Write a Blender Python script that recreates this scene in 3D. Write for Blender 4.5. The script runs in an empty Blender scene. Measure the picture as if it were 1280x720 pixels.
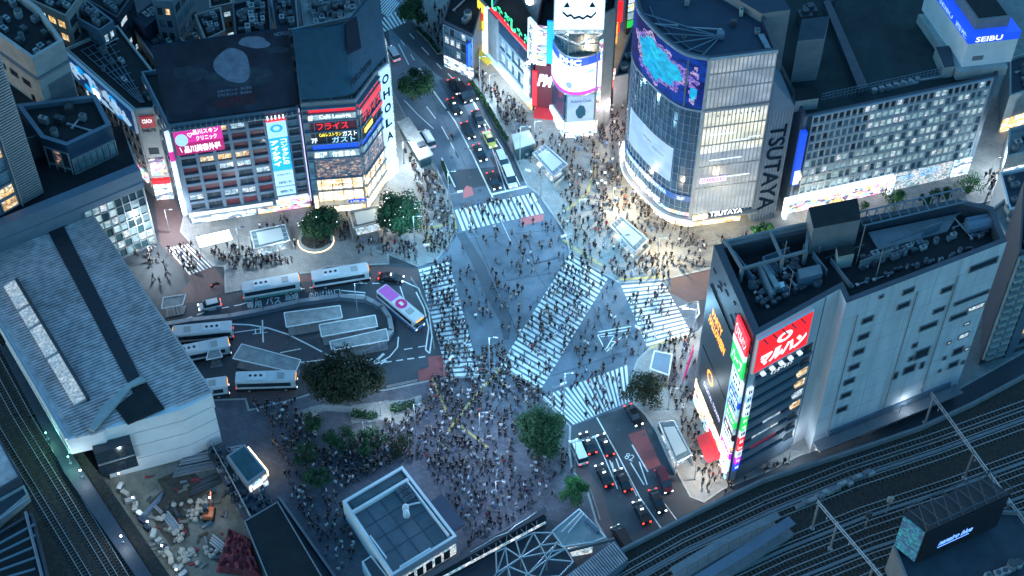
import bpy, bmesh, math, random
from mathutils import Vector, Matrix
R = math.radians
rnd = random.Random(7)
SC = bpy.context.scene
COL = SC.collection

# ------------------------------------------------------------------ camera, sky, sun, exposure
CAM_H, TILT, FPX = 229.0, R(50), 2050.0
cd = bpy.data.cameras.new('camera'); cam = bpy.data.objects.new('camera', cd); COL.objects.link(cam)
cam.location = (0, 0, CAM_H); cam.rotation_euler = (R(90) - TILT, 0, 0)
cd.sensor_width = 36; cd.lens = 36 * FPX / 1280; cd.clip_start = 1; cd.clip_end = 5000
SC.camera = cam
W = bpy.data.worlds.new('World'); SC.world = W; W.use_nodes = True
nt = W.node_tree; nt.nodes.clear()
sky = nt.nodes.new('ShaderNodeTexSky'); sky.sky_type = 'NISHITA'; sky.sun_disc = False
sky.sun_elevation = R(1.0); sky.sun_rotation = R(250); sky.air_density = 1.0; sky.dust_density = 0.6; sky.ozone_density = 4.0
bgn = nt.nodes.new('ShaderNodeBackground'); bgn.inputs[1].default_value = 1.55
tint = nt.nodes.new('ShaderNodeMix'); tint.data_type = 'RGBA'; tint.blend_type = 'MULTIPLY'; tint.inputs[0].default_value = 1
tint.inputs[7].default_value = (1.04, 1.36, 1.0, 1)
out = nt.nodes.new('ShaderNodeOutputWorld')
nt.links.new(sky.outputs[0], tint.inputs[6]); nt.links.new(tint.outputs[2], bgn.inputs[0]); nt.links.new(bgn.outputs[0], out.inputs[0])
sl = bpy.data.lights.new('sun', 'SUN'); sl.energy = 0.12; sl.angle = R(30); sl.color = (0.75, 0.88, 1.0)
so = bpy.data.objects.new('sun', sl); COL.objects.link(so); so.rotation_euler = (R(35), 0, R(160))
SC.view_settings.view_transform = 'Standard'; SC.view_settings.look = 'None'
SC.view_settings.exposure = 0.0; SC.view_settings.gamma = 1
SC.cycles.max_bounces = 4; SC.cycles.diffuse_bounces = 2; SC.cycles.glossy_bounces = 2
SC.cycles.sample_clamp_indirect = 4

# ------------------------------------------------------------------ survey helpers (the place was measured from the photo)
_c, _s = math.cos(TILT), math.sin(TILT)
def ray(u, v):
    a = (u - 640) / FPX; b = (360 - v) / FPX
    return Vector((a, _c + b * _s, -_s + b * _c))
def at(u, v, z=0.0):
    d = ray(u, v); t = (z - CAM_H) / d.z
    return Vector((d.x * t, d.y * t, z))
def proj(p):
    z = p[2] - CAM_H; dep = p[1] * _c - z * _s; up = p[1] * _s + z * _c
    return 640 + FPX * p[0] / dep, 360 - FPX * up / dep
def hgt(bu, bv, tv):
    p = at(bu, bv); lo, hi = 0.0, 150.0
    for _ in range(50):
        m = (lo + hi) / 2
        if proj((p.x, p.y, m))[1] > tv: lo = m
        else: hi = m
    return lo

# ------------------------------------------------------------------ materials
def new_mat(name):
    m = bpy.data.materials.new(name); m.use_nodes = True
    n = m.node_tree; b = n.nodes['Principled BSDF']
    return m, n, b
def mat(name, col, rough=0.8, var=0.25, scale=0.6, metal=0.0, bump=0.0, fine=True, spec=0.5):
    m, n, b = new_mat(name)
    b.inputs['Roughness'].default_value = rough; b.inputs['Metallic'].default_value = metal
    b.inputs['Specular IOR Level'].default_value = spec
    tc = n.nodes.new('ShaderNodeTexCoord')
    n1 = n.nodes.new('ShaderNodeTexNoise'); n1.inputs['Scale'].default_value = scale; n1.inputs['Detail'].default_value = 8
    n1.inputs['Roughness'].default_value = 0.7
    n.links.new(tc.outputs['Object'], n1.inputs['Vector'])
    r = n.nodes.new('ShaderNodeMapRange'); r.inputs[1].default_value = 0.3; r.inputs[2].default_value = 0.7
    r.inputs[3].default_value = 1 - var; r.inputs[4].default_value = 1 + var
    n.links.new(n1.outputs[0], r.inputs[0])
    mx = n.nodes.new('ShaderNodeVectorMath'); mx.operation = 'SCALE'; mx.inputs[0].default_value = col[:3]
    n.links.new(r.outputs[0], mx.inputs[3]); n.links.new(mx.outputs[0], b.inputs['Base Color'])
    if bump:
        bp = n.nodes.new('ShaderNodeBump'); bp.inputs['Strength'].default_value = bump; bp.inputs['Distance'].default_value = 0.1
        n2 = n.nodes.new('ShaderNodeTexNoise'); n2.inputs['Scale'].default_value = scale * 6
        n.links.new(tc.outputs['Object'], n2.inputs['Vector']); n.links.new(n2.outputs[0], bp.inputs['Height']); n.links.new(bp.outputs[0], b.inputs['Normal'])
    return m
def emi(name, col, st=2.0, base=None):
    m, n, b = new_mat(name)
    b.inputs['Base Color'].default_value = (*(base or col), 1); b.inputs['Roughness'].default_value = 0.5
    b.inputs['Emission Color'].default_value = (*col, 1); b.inputs['Emission Strength'].default_value = st
    return m
def glow(name, cols, st=2.0, scale=0.8, base=(0.1, 0.12, 0.15), ns_=2.2, lo=0.35, hi=1.5):
    """emission in cells of differing colour and brightness: lit interiors, screens, self-glowing cladding"""
    m, n, b = new_mat(name)
    b.inputs['Base Color'].default_value = (*base, 1); b.inputs['Roughness'].default_value = 0.2 if base[0] > .05 else 0.75; b.inputs['Specular IOR Level'].default_value = .5 if base[0] > .05 else .1
    tc = n.nodes.new('ShaderNodeTexCoord'); vo = n.nodes.new('ShaderNodeTexVoronoi'); vo.inputs['Scale'].default_value = scale
    mp = n.nodes.new('ShaderNodeMapping'); mp.inputs['Scale'].default_value = (1, 1, 1.7)
    n.links.new(tc.outputs['Object'], mp.inputs[0]); n.links.new(mp.outputs[0], vo.inputs['Vector'])
    sp = n.nodes.new('ShaderNodeSeparateColor'); n.links.new(vo.outputs['Color'], sp.inputs[0])
    cr = n.nodes.new('ShaderNodeValToRGB'); cr.color_ramp.interpolation = 'CONSTANT'
    el = cr.color_ramp.elements
    while len(el) < len(cols): el.new(0.5)
    for i, c in enumerate(cols):
        el[i].position = i / len(cols); el[i].color = (*c, 1)
    n.links.new(sp.outputs[0], cr.inputs[0])
    ns = n.nodes.new('ShaderNodeTexNoise'); ns.inputs['Scale'].default_value = ns_; ns.inputs['Detail'].default_value = 3
    n.links.new(mp.outputs[0], ns.inputs['Vector'])
    mr = n.nodes.new('ShaderNodeMapRange'); mr.inputs[1].default_value = 0.35; mr.inputs[2].default_value = 0.65; mr.inputs[3].default_value = lo * st; mr.inputs[4].default_value = hi * st
    n.links.new(ns.outputs[0], mr.inputs[0])
    n.links.new(cr.outputs[0], b.inputs['Emission Color']); n.links.new(mr.outputs[0], b.inputs['Emission Strength'])
    return m
def paved(name, c1, c2, mortar, bw, bh, rough=0.75, stain=0.3):
    m, n, b = new_mat(name); b.inputs['Roughness'].default_value = rough
    tc = n.nodes.new('ShaderNodeTexCoord'); mp = n.nodes.new('ShaderNodeMapping'); mp.inputs['Rotation'].default_value = (0, 0, R(28))
    n.links.new(tc.outputs['Object'], mp.inputs[0])
    br = n.nodes.new('ShaderNodeTexBrick'); br.inputs['Scale'].default_value = 1
    br.inputs['Color1'].default_value = (*c1, 1); br.inputs['Color2'].default_value = (*c2, 1); br.inputs['Mortar'].default_value = (*mortar, 1)
    br.inputs['Brick Width'].default_value = bw; br.inputs['Row Height'].default_value = bh; br.inputs['Mortar Size'].default_value = 0.03
    n.links.new(mp.outputs[0], br.inputs['Vector'])
    ns = n.nodes.new('ShaderNodeTexNoise'); ns.inputs['Scale'].default_value = 0.25; ns.inputs['Detail'].default_value = 9; ns.inputs['Roughness'].default_value = 0.75
    n.links.new(tc.outputs['Object'], ns.inputs['Vector'])
    mr = n.nodes.new('ShaderNodeMapRange'); mr.inputs[1].default_value = 0.3; mr.inputs[2].default_value = 0.7; mr.inputs[3].default_value = 1 - stain; mr.inputs[4].default_value = 1 + stain
    n.links.new(ns.outputs[0], mr.inputs[0])
    mx = n.nodes.new('ShaderNodeVectorMath'); mx.operation = 'SCALE'
    n.links.new(br.outputs[0], mx.inputs[0]); n.links.new(mr.outputs[0], mx.inputs[3]); n.links.new(mx.outputs[0], b.inputs['Base Color'])
    return m
def asphalt_mat(name, col, wear=0.3):
    m, n, b = new_mat(name); b.inputs['Roughness'].default_value = 0.7
    tc = n.nodes.new('ShaderNodeTexCoord')
    def noise(sc, det, lo, hi, a=0.3, z=0.7):
        ns = n.nodes.new('ShaderNodeTexNoise'); ns.inputs['Scale'].default_value = sc; ns.inputs['Detail'].default_value = det; ns.inputs['Roughness'].default_value = 0.7
        n.links.new(tc.outputs['Object'], ns.inputs['Vector'])
        mr = n.nodes.new('ShaderNodeMapRange'); mr.inputs[1].default_value = a; mr.inputs[2].default_value = z; mr.inputs[3].default_value = lo; mr.inputs[4].default_value = hi
        n.links.new(ns.outputs[0], mr.inputs[0]); return mr
    a = noise(0.09, 6, 1 - wear, 1 + wear); c = noise(3.0, 4, 0.85, 1.15)
    mu = n.nodes.new('ShaderNodeMath'); mu.operation = 'MULTIPLY'
    n.links.new(a.outputs[0], mu.inputs[0]); n.links.new(c.outputs[0], mu.inputs[1])
    mx = n.nodes.new('ShaderNodeVectorMath'); mx.operation = 'SCALE'; mx.inputs[0].default_value = col
    n.links.new(mu.outputs[0], mx.inputs[3]); n.links.new(mx.outputs[0], b.inputs['Base Color'])
    return m
def paint_mat(name, col, under, worn=0.42):
    """road paint worn through to the asphalt in spots"""
    m, n, b = new_mat(name); b.inputs['Roughness'].default_value = 0.7
    tc = n.nodes.new('ShaderNodeTexCoord'); ns = n.nodes.new('ShaderNodeTexNoise'); ns.inputs['Scale'].default_value = 1.3; ns.inputs['Detail'].default_value = 9; ns.inputs['Roughness'].default_value = 0.8
    n.links.new(tc.outputs['Object'], ns.inputs['Vector'])
    mr = n.nodes.new('ShaderNodeMapRange'); mr.inputs[1].default_value = worn - 0.1; mr.inputs[2].default_value = worn + 0.06; mr.inputs[3].default_value = 0.25
    n.links.new(ns.outputs[0], mr.inputs[0])
    mx = n.nodes.new('ShaderNodeMix'); mx.data_type = 'RGBA'; mx.inputs[6].default_value = (*under, 1); mx.inputs[7].default_value = (*col, 1)
    n.links.new(mr.outputs[0], mx.inputs[0]); n.links.new(mx.outputs[2], b.inputs['Base Color'])
    return m

M = {}
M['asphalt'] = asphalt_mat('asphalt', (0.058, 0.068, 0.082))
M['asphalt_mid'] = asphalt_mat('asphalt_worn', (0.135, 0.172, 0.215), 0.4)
M['asphalt_dark'] = asphalt_mat('asphalt_patch', (0.075, 0.095, 0.12), 0.2)
M['paint'] = paint_mat('road_paint', (0.86, 0.87, 0.86), (0.25, 0.27, 0.29), 0.35)
M['redpaint'] = paint_mat('red_road_paint', (0.36, 0.09, 0.09), (0.16, 0.08, 0.09), 0.42)
M['pinkpaint'] = paint_mat('pink_road_paint', (0.55, 0.16, 0.16), (0.3, 0.12, 0.12), 0.42)
M['brownroad'] = asphalt_mat('brown_road', (0.13, 0.085, 0.085), 0.25)
M['yellowpaint'] = paint_mat('tactile_yellow', (0.5, 0.4, 0.14), (0.3, 0.27, 0.2), 0.45)
M['walk'] = paved('pale_paving', (0.30, 0.30, 0.29), (0.25, 0.26, 0.26), (0.17, 0.17, 0.17), 0.9, 0.45)
M['plaza'] = paved('plaza_brick', (0.12, 0.122, 0.148), (0.095, 0.098, 0.12), (0.07, 0.07, 0.085), 1.2, 0.6, stain=0.4)
M['kerb'] = mat('kerb_stone', (0.35, 0.36, 0.36))
M['white'] = mat('white_wall', (0.74, 0.75, 0.76), 0.7, 0.12, 0.2)
def stained(name, col, var=0.14):
    m, n, b = new_mat(name); b.inputs['Roughness'].default_value = 0.65
    tc = n.nodes.new('ShaderNodeTexCoord'); last = None
    for sc, amp in (((0.5, 0.5, 0.06), var), ((0.08, 0.08, 0.08), var * .8), ((3, 3, 3), var * .3)):
        mp = n.nodes.new('ShaderNodeMapping'); mp.inputs['Scale'].default_value = sc; n.links.new(tc.outputs['Object'], mp.inputs[0])
        ns = n.nodes.new('ShaderNodeTexNoise'); ns.inputs['Scale'].default_value = 1.6; ns.inputs['Detail'].default_value = 7; n.links.new(mp.outputs[0], ns.inputs['Vector'])
        mr = n.nodes.new('ShaderNodeMapRange'); mr.inputs[1].default_value = .3; mr.inputs[2].default_value = .7; mr.inputs[3].default_value = 1 - amp; mr.inputs[4].default_value = 1 + amp; n.links.new(ns.outputs[0], mr.inputs[0])
        if last is None: last = mr
        else: mu = n.nodes.new('ShaderNodeMath'); mu.operation = 'MULTIPLY'; n.links.new(last.outputs[0], mu.inputs[0]); n.links.new(mr.outputs[0], mu.inputs[1]); last = mu
    mx = n.nodes.new('ShaderNodeVectorMath'); mx.operation = 'SCALE'; mx.inputs[0].default_value = col
    n.links.new(last.outputs[0], mx.inputs[3]); n.links.new(mx.outputs[0], b.inputs['Base Color']); return m
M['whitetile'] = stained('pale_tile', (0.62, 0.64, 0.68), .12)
M['purplemetal'] = stained('ribbed_metal', (0.54, 0.43, 0.42), .26)
M['jointline'] = mat('joint_line', (0.44, 0.46, 0.50), 0.8, 0.1)
M['concrete'] = mat('concrete', (0.20, 0.21, 0.225), 0.85, 0.18, 0.5)
M['lightconc'] = mat('light_concrete', (0.36, 0.37, 0.36), 0.85, 0.22, 0.4)
M['roofpanel'] = mat('blue_panel_roof', (0.10, 0.125, 0.15), 0.75, 0.2, 0.4)
M['beige'] = mat('beige_wall', (0.32, 0.28, 0.25), 0.85, 0.2, 0.5)
M['grey'] = mat('grey_wall', (0.20, 0.22, 0.24), 0.7, 0.2, 0.5)
M['bluegrey'] = mat('blue_grey_cladding', (0.12, 0.17, 0.225), 0.5, 0.12, 0.5)
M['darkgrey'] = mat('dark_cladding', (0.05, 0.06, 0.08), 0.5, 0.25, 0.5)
M['black'] = mat('black_finish', (0.018, 0.021, 0.028), 0.45, 0.2, 0.8)
M['roofdark'] = mat('dark_roof', (0.013, 0.015, 0.018), 0.9, 0.45, 0.35, bump=0.3)
M['roofmid'] = mat('membrane_roof', (0.045, 0.06, 0.08), 0.8, 0.3, 0.4, bump=0.2)
M['roofgreen'] = mat('green_roof', (0.022, 0.036, 0.038), 0.9, 0.5, 0.18, bump=0.3)
M['roofblue'] = mat('blue_roof', (0.018, 0.038, 0.07), 0.7, 0.2, 0.5)
M['metal'] = mat('galvanised_steel', (0.38, 0.40, 0.42), 0.45, 0.15, 1.0, 0.6)
M['darkmetal'] = mat('dark_steel', (0.08, 0.09, 0.10), 0.5, 0.2, 1.0, 0.5)
M['glass'] = mat('dark_glass', (0.02, 0.035, 0.05), 0.12, 0.3, 0.7, spec=0.8)
M['blueglass'] = mat('blue_glass', (0.022, 0.05, 0.085), 0.12, 0.3, 0.5, spec=0.8)
M['tealglass'] = mat('teal_glass', (0.03, 0.075, 0.09), 0.15, 0.5, 0.4, spec=0.8)
M['rubber'] = mat('rubber', (0.02, 0.02, 0.02), 0.8, 0.1)
M['ballast'] = mat('ballast', (0.050, 0.040, 0.034), 0.95, 0.55, 1.8, bump=0.6)
M['rail'] = mat('rail_steel', (0.42, 0.41, 0.42), 0.45, 0.2, 1, 0.4)
M['sleeper'] = mat('sleeper', (0.085, 0.070, 0.060), 0.9, 0.3, 2)
M['mud'] = mat('site_concrete', (0.16, 0.165, 0.14), 0.95, 0.5, 0.3, bump=0.4)
M['soil'] = mat('soil', (0.06, 0.055, 0.045), 0.95, 0.5, 0.8, bump=0.4)
M['bag'] = mat('sandbag', (0.42, 0.39, 0.34), 0.9, 0.15, 2)
M['redtarp'] = mat('red_tarp', (0.22, 0.03, 0.04), 0.7, 0.4, 1)
M['orange'] = mat('orange_paint', (0.38, 0.10, 0.04), 0.5, 0.2, 1)
M['bark'] = mat('bark', (0.09, 0.07, 0.05), 0.9, 0.3, 3)
M['yellowcloth'] = mat('yellow_awning', (0.75, 0.45, 0.05), 0.7, 0.1, 1)
M['redcloth'] = mat('red_awning', (0.55, 0.02, 0.03), 0.7, 0.1, 1)
M['magenta'] = emi('magenta_sign', (0.62, 0.02, 0.26), 0.9)
M['darkmagenta'] = emi('crimson_sign', (0.42, 0.01, 0.12), 0.7)
M['cyansign'] = emi('azure_sign', (0.005, 0.33, 0.80), 0.95)
M['palesign'] = emi('pale_sign', (0.42, 0.66, 0.86), 0.75)
M['whitesign'] = emi('white_sign', (0.78, 0.90, 1.0), 0.85)
M['hotwhite'] = emi('bright_white_light', (0.80, 0.93, 1.0), 2.6)
M['hotwarm'] = emi('bright_warm_light', (1.0, 0.78, 0.42), 4.0)
M['whitetext'] = emi('white_letters', (1, 1, 1), 1.1)
M['warmtext'] = emi('orange_letters', (1.0, 0.36, 0.04), 1.6)
M['yellowtext'] = emi('yellow_letters', (1.0, 0.72, 0.05), 1.3)
M['bluetext'] = emi('blue_letters', (0.15, 0.35, 1.0), 2.0)
M['greentext'] = emi('green_letters', (0.05, 0.75, 0.30), 1.6)
M['redsign'] = emi('red_sign', (0.85, 0.02, 0.03), 1.1)
M['dimred'] = emi('dim_red_sign', (0.30, 0.012, 0.02), 0.6)
M['greensign'] = emi('green_sign', (0.02, 0.60, 0.09), 1.1)
M['purplesign'] = emi('purple_sign', (0.45, 0.02, 0.65), 1.3)
M['bluesign'] = emi('blue_sign', (0.01, 0.07, 0.62), 1.0)
M['navysign'] = emi('navy_sign', (0.012, 0.05, 0.17), 0.5)
M['lilac'] = emi('lilac_screen', (0.78, 0.66, 0.98), 0.8)
M['deepred'] = mat('deep_red_panel', (0.13, 0.012, 0.022), 0.6, 0.1)
M['dimblue'] = mat('unlit_teal_billboard', (0.010, 0.060, 0.105), 0.8, 0.2, 0.6, spec=0.2)
M['dimnavy'] = mat('unlit_navy_billboard', (0.010, 0.022, 0.042), 0.8, 0.5, 0.25, spec=0.15)
M['faintred'] = mat('faint_red_print', (0.055, 0.012, 0.022), 0.8, 0.2, spec=0.15)
M['darkpatch'] = mat('dark_print', (0.008, 0.018, 0.035), 0.85, 0.2, spec=0.05)
M['palepatch'] = mat('pale_print', (0.09, 0.15, 0.235), 0.8, 0.35, 0.5, spec=.15)
M['hazepatch'] = mat('hazy_print', (0.018, 0.04, 0.062), 0.85, 0.4, spec=.1)
M['w_dark'] = mat('unlit_window', (0.025, 0.04, 0.055), 0.15, 0.4, 0.6, spec=0.8)
M['w_red'] = mat('window_with_red_blind', (0.13, 0.025, 0.035), 0.3, 0.4, 0.6)
M['w_blue'] = mat('blue_window', (0.10, 0.19, 0.24), 0.15, 0.5, 0.5, spec=0.8)
M['w_white'] = glow('white_lit_window', [(0.9, 0.95, 1), (0.6, 0.85, 1), (0.3, 0.5, 0.6), (0.8, 0.9, 0.95)], 0.8)
M['w_warm'] = glow('warm_lit_window', [(1, 0.62, 0.22), (1, 0.8, 0.5), (0.6, 0.35, 0.12)], 1.0)
M['w_cyan'] = glow('cyan_lit_window', [(0.42, 0.68, 0.74), (0.26, 0.46, 0.54), (0.62, 0.84, 0.88), (0.36, 0.60, 0.66)], 0.75, .35, ns_=.6, lo=.6, hi=1.3)
M['shopwhite'] = glow('white_shopfront', [(0.9, 0.97, 1), (1, 0.95, 0.85), (0.5, 0.8, 1), (1, 1, 1), (0.15, 0.22, 0.3)], 1.6, 0.9)
M['shopwarm'] = glow('warm_shopfront', [(1, 0.75, 0.38), (1, 0.9, 0.65), (0.7, 0.4, 0.15), (1, 0.82, 0.5)], 2.4, 0.7)
M['shopmix'] = glow('mixed_shopfront', [(1, 0.9, 0.8), (1, 0.35, 0.5), (0.3, 0.8, 1), (1, 1, 1), (0.9, 0.6, 0.2), (0.15, 0.1, 0.2)], 1.8, 1.1)
M['dimshop'] = glow('dim_dining_floor', [(0.5, 0.22, 0.12), (0.03, 0.03, 0.04), (0.22, 0.10, 0.07), (0.02, 0.02, 0.03), (0.8, 0.6, 0.4)], 0.6, 1.6)
M['ledart'] = glow('blue_led_picture', [(0.008, 0.02, 0.40), (0.02, 0.015, 0.22), (0.005, 0.06, 0.55), (0.005, 0.015, 0.28)], 0.6, 0.12, (0.005, 0.01, 0.02), ns_=.5, lo=.4, hi=1.3)
M['ledcyan'] = glow('cyan_led_picture', [(0.01, 0.45, 0.85), (0.02, 0.6, 0.95), (0.02, 0.5, 0.9)], 1.0, 0.3, (0.005,0.01,0.01), ns_=.8, lo=.7, hi=1.2)
M['ledviolet'] = glow('violet_led_picture', [(0.45, 0.3, 0.95), (0.7, 0.55, 1.0), (0.35, 0.25, 0.95)], 0.75, 0.4, (0.01,0.01,0.02), ns_=1.2, lo=.5, hi=1.2)
M['ledpale'] = glow('pale_led_picture', [(0.34, 0.56, 0.85), (0.40, 0.62, 0.88)], 0.8, 0.1, ns_=.3, lo=.85, hi=1.1)
M['ledteal'] = glow('teal_led_picture', [(0.0, 0.13, 0.22), (0.01, 0.28, 0.36), (0.005, 0.08, 0.2), (0.02, 0.18, 0.33)], 0.7, 1.2)
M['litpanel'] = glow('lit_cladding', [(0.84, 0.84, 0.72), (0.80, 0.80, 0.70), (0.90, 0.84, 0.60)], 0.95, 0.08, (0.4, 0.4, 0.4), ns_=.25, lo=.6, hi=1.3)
M['glowcladding'] = glow('glowing_fin_cladding', [(0.30, 0.36, 0.42), (0.34, 0.40, 0.46), (0.42, 0.44, 0.44)], 0.7, 0.08, (0.22, 0.25, 0.29), ns_=.25, lo=.6, hi=1.3)  # cladding glows by itself, emission standing in for light falling on it
M['skylight'] = glow('lit_skylight', [(0.75, 0.9, 0.95), (0.55, 0.75, 0.85), (0.6, 0.75, 0.8)], 0.42, 0.8, (0.3, 0.34, 0.38))
M['head'] = emi('headlamp', (0.9, 0.96, 1.0), 3.0)
M['tail'] = emi('tail_lamp', (1.0, 0.05, 0.03), 3.0)
M['lamp'] = emi('lamp_glass', (0.9, 0.96, 1.0), 14.0)
M['greenlamp'] = emi('green_lamp_glass', (0.2, 1.0, 0.65), 3.0)
M['fairy'] = emi('fairy_bulb', (0.85, 0.95, 1.0), 2.2)
for k, c in dict(c_black=(0.012, 0.013, 0.016), c_white=(0.62, 0.64, 0.65), c_silver=(0.35, 0.37, 0.4), c_yellow=(0.62, 0.55, 0.12), c_maroon=(0.10, 0.015, 0.03), c_green=(0.10, 0.28, 0.25), c_pink=(0.55, 0.12, 0.42), c_blue=(0.04, 0.12, 0.3), c_magenta=(0.65, 0.03, 0.2)).items():
    M[k] = mat(k[2:] + '_car_paint', c, 0.3, 0.05, 1)
for k, c in dict(p_black=(0.012, 0.013, 0.018), p_navy=(0.02, 0.03, 0.06), p_white=(0.75, 0.77, 0.8), p_grey=(0.16, 0.17, 0.19), p_beige=(0.42, 0.36, 0.3), p_skin=(0.45, 0.28, 0.2), p_hair=(0.015, 0.012, 0.012), p_blue=(0.12, 0.22, 0.42), p_red=(0.42, 0.04, 0.05), p_denim=(0.05, 0.08, 0.15)).items():
    m, n, b = new_mat({'p_skin': 'skin', 'p_hair': 'hair'}.get(k, k[2:] + '_cloth')); b.inputs['Base Color'].default_value = (*c, 1); b.inputs['Roughness'].default_value = 0.85; M[k] = m
def leafmat(name, c1, c2):
    m, n, b = new_mat(name); b.inputs['Roughness'].default_value = 0.8; b.inputs['Specular IOR Level'].default_value = 0.1
    tc = n.nodes.new('ShaderNodeTexCoord'); ns = n.nodes.new('ShaderNodeTexNoise'); ns.inputs['Scale'].default_value = 0.9; ns.inputs['Detail'].default_value = 6
    n.links.new(tc.outputs['Object'], ns.inputs['Vector'])
    cr = n.nodes.new('ShaderNodeValToRGB'); cr.color_ramp.elements[0].position = 0.35; cr.color_ramp.elements[1].position = 0.65
    cr.color_ramp.elements[0].color = (*c1, 1); cr.color_ramp.elements[1].color = (*c2, 1)
    n.links.new(ns.outputs[0], cr.inputs[0]); n.links.new(cr.outputs[0], b.inputs['Base Color']); return m
M['leaf_dark'] = leafmat('dark_leaves', (0.015, 0.042, 0.022), (0.042, 0.095, 0.045))
M['leaf_brown'] = leafmat('autumn_leaves', (0.022, 0.032, 0.02), (0.055, 0.055, 0.032))
M['leaf_bright'] = leafmat('bright_leaves', (0.03, 0.10, 0.04), (0.07, 0.19, 0.06))

# ------------------------------------------------------------------ mesh helpers
class MB:
    def __init__(s): s.v = []; s.f = []; s.m = []
    def face(s, pts, m=0):
        i = len(s.v); s.v += [tuple(p) for p in pts]; s.f.append(tuple(range(i, i + len(pts)))); s.m.append(m)
    def prism(s, poly, z0, z1, m=0, mt=None, bottom=True, top=True):
        poly = [(p[0], p[1]) for p in poly]
        if sum(poly[i][0] * poly[(i + 1) % len(poly)][1] - poly[(i + 1) % len(poly)][0] * poly[i][1] for i in range(len(poly))) < 0: poly = poly[::-1]
        n = len(poly); i = len(s.v)
        s.v += [(x, y, z0) for x, y in poly] + [(x, y, z1) for x, y in poly]
        for k in range(n):
            s.f.append((i + k, i + (k + 1) % n, i + n + (k + 1) % n, i + n + k)); s.m.append(m)
        if top: s.f.append(tuple(range(i + n, i + 2 * n))); s.m.append(m if mt is None else mt)
        if bottom: s.f.append(tuple(range(i + n - 1, i - 1, -1))); s.m.append(m)
    def hexa(s, p, m=0):
        i = len(s.v); s.v += [tuple(q) for q in p]
        for f in ((0, 3, 2, 1), (4, 5, 6, 7), (0, 1, 5, 4), (1, 2, 6, 5), (2, 3, 7, 6), (3, 0, 4, 7)):
            s.f.append(tuple(i + k for k in f)); s.m.append(m)
    def box(s, c, sz, rz=0, m=0):
        cx, cy, cz = c; a, b, h = sz[0] / 2, sz[1] / 2, sz[2] / 2; co, si = math.cos(rz), math.sin(rz)
        s.hexa([(cx + x * co - y * si, cy + x * si + y * co, cz + z) for z in (-h, h) for x, y in ((-a, -b), (a, -b), (a, b), (-a, b))], m)
    def tube(s, p, q, r, m=0, n=6, r2=None, cap=True):
        p, q = Vector(p), Vector(q); d = (q - p)
        if d.length < 1e-6: return
        d.normalize(); a = d.orthogonal().normalized(); b = d.cross(a); i = len(s.v); r2 = r if r2 is None else r2
        for base, rr in ((p, r), (q, r2)):
            for k in range(n):
                t = 2 * math.pi * k / n; s.v.append(tuple(base + (a * math.cos(t) + b * math.sin(t)) * rr))
        for k in range(n):
            s.f.append((i + k, i + (k + 1) % n, i + n + (k + 1) % n, i + n + k)); s.m.append(m)
        if cap:
            s.f.append(tuple(range(i + n - 1, i - 1, -1))); s.m.append(m); s.f.append(tuple(range(i + n, i + 2 * n))); s.m.append(m)
    def ball(s, c, r, m=0, nu=8, nv=5, sq=1.0):
        i = len(s.v); c = Vector(c)
        for a in range(1, nv):
            for b in range(nu):
                th = math.pi * a / nv; ph = 2 * math.pi * b / nu
                s.v.append((c.x + r * math.sin(th) * math.cos(ph), c.y + r * math.sin(th) * math.sin(ph), c.z + r * sq * math.cos(th)))
        s.v += [(c.x, c.y, c.z + r * sq), (c.x, c.y, c.z - r * sq)]; T = len(s.v) - 2
        for a in range(nv - 2):
            for b in range(nu):
                s.f.append((i + a * nu + b, i + (a + 1) * nu + b, i + (a + 1) * nu + (b + 1) % nu, i + a * nu + (b + 1) % nu)); s.m.append(m)
        for b in range(nu):
            s.f.append((T, i + b, i + (b + 1) % nu)); s.m.append(m)
            s.f.append((T + 1, i + (nv - 2) * nu + (b + 1) % nu, i + (nv - 2) * nu + b)); s.m.append(m)
    def mesh(s, name, mats):
        me = bpy.data.meshes.new(name); me.from_pydata(s.v, [], s.f)
        for m in mats: me.materials.append(M[m] if isinstance(m, str) else m)
        if len(mats) > 1: me.polygons.foreach_set('material_index', s.m)
        me.update(); return me
    def build(s, name, mats, parent=None, label=None, cat=None, group=None, kind=None, bevel=0):
        if isinstance(mats, str): mats = [mats]
        me = s.mesh(name, mats)
        if bevel:
            bm = bmesh.new(); bm.from_mesh(me); bmesh.ops.remove_doubles(bm, verts=bm.verts, dist=1e-4)
            bmesh.ops.bevel(bm, geom=list(bm.edges), offset=bevel, segments=2, affect='EDGES', clamp_overlap=True); bm.to_mesh(me); bm.free()
        return link(name, me, parent, label, cat, group, kind)
def link(name, me, parent=None, label=None, cat=None, group=None, kind=None):
    o = bpy.data.objects.new(name, me); COL.objects.link(o)
    if parent is not None:
        o.parent = parent; o.location = -parent.location if me is not None and parent.get('worldparts') else (0, 0, 0)
    tag(o, label, cat, group, kind); return o
def tag(o, label=None, cat=None, group=None, kind=None):
    if label: o['label'] = label
    if cat: o['category'] = cat
    if group: o['group'] = group
    if kind: o['kind'] = kind
def thing(name, label, cat, loc=(0, 0, 0), rz=0, group=None, world=True):
    """an Empty at the thing's base; with world=True its parts are given in world coordinates"""
    o = bpy.data.objects.new(name, None); COL.objects.link(o); o.location = loc; o.rotation_euler = (0, 0, rz)
    o.empty_display_size = 0.5; tag(o, label, cat, group)
    if world: o['worldparts'] = 1
    return o
def copy_tree(o, parent=None):
    c = o.copy(); COL.objects.link(c)
    if parent is not None: c.parent = parent
    for ch in list(o.children): copy_tree(ch, c)
    return c
def structure(name, mb, mats): return mb.build(name, mats, kind='structure')
def centroid(poly): return Vector((sum(p[0] for p in poly) / len(poly), sum(p[1] for p in poly) / len(poly), 0))
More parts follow.
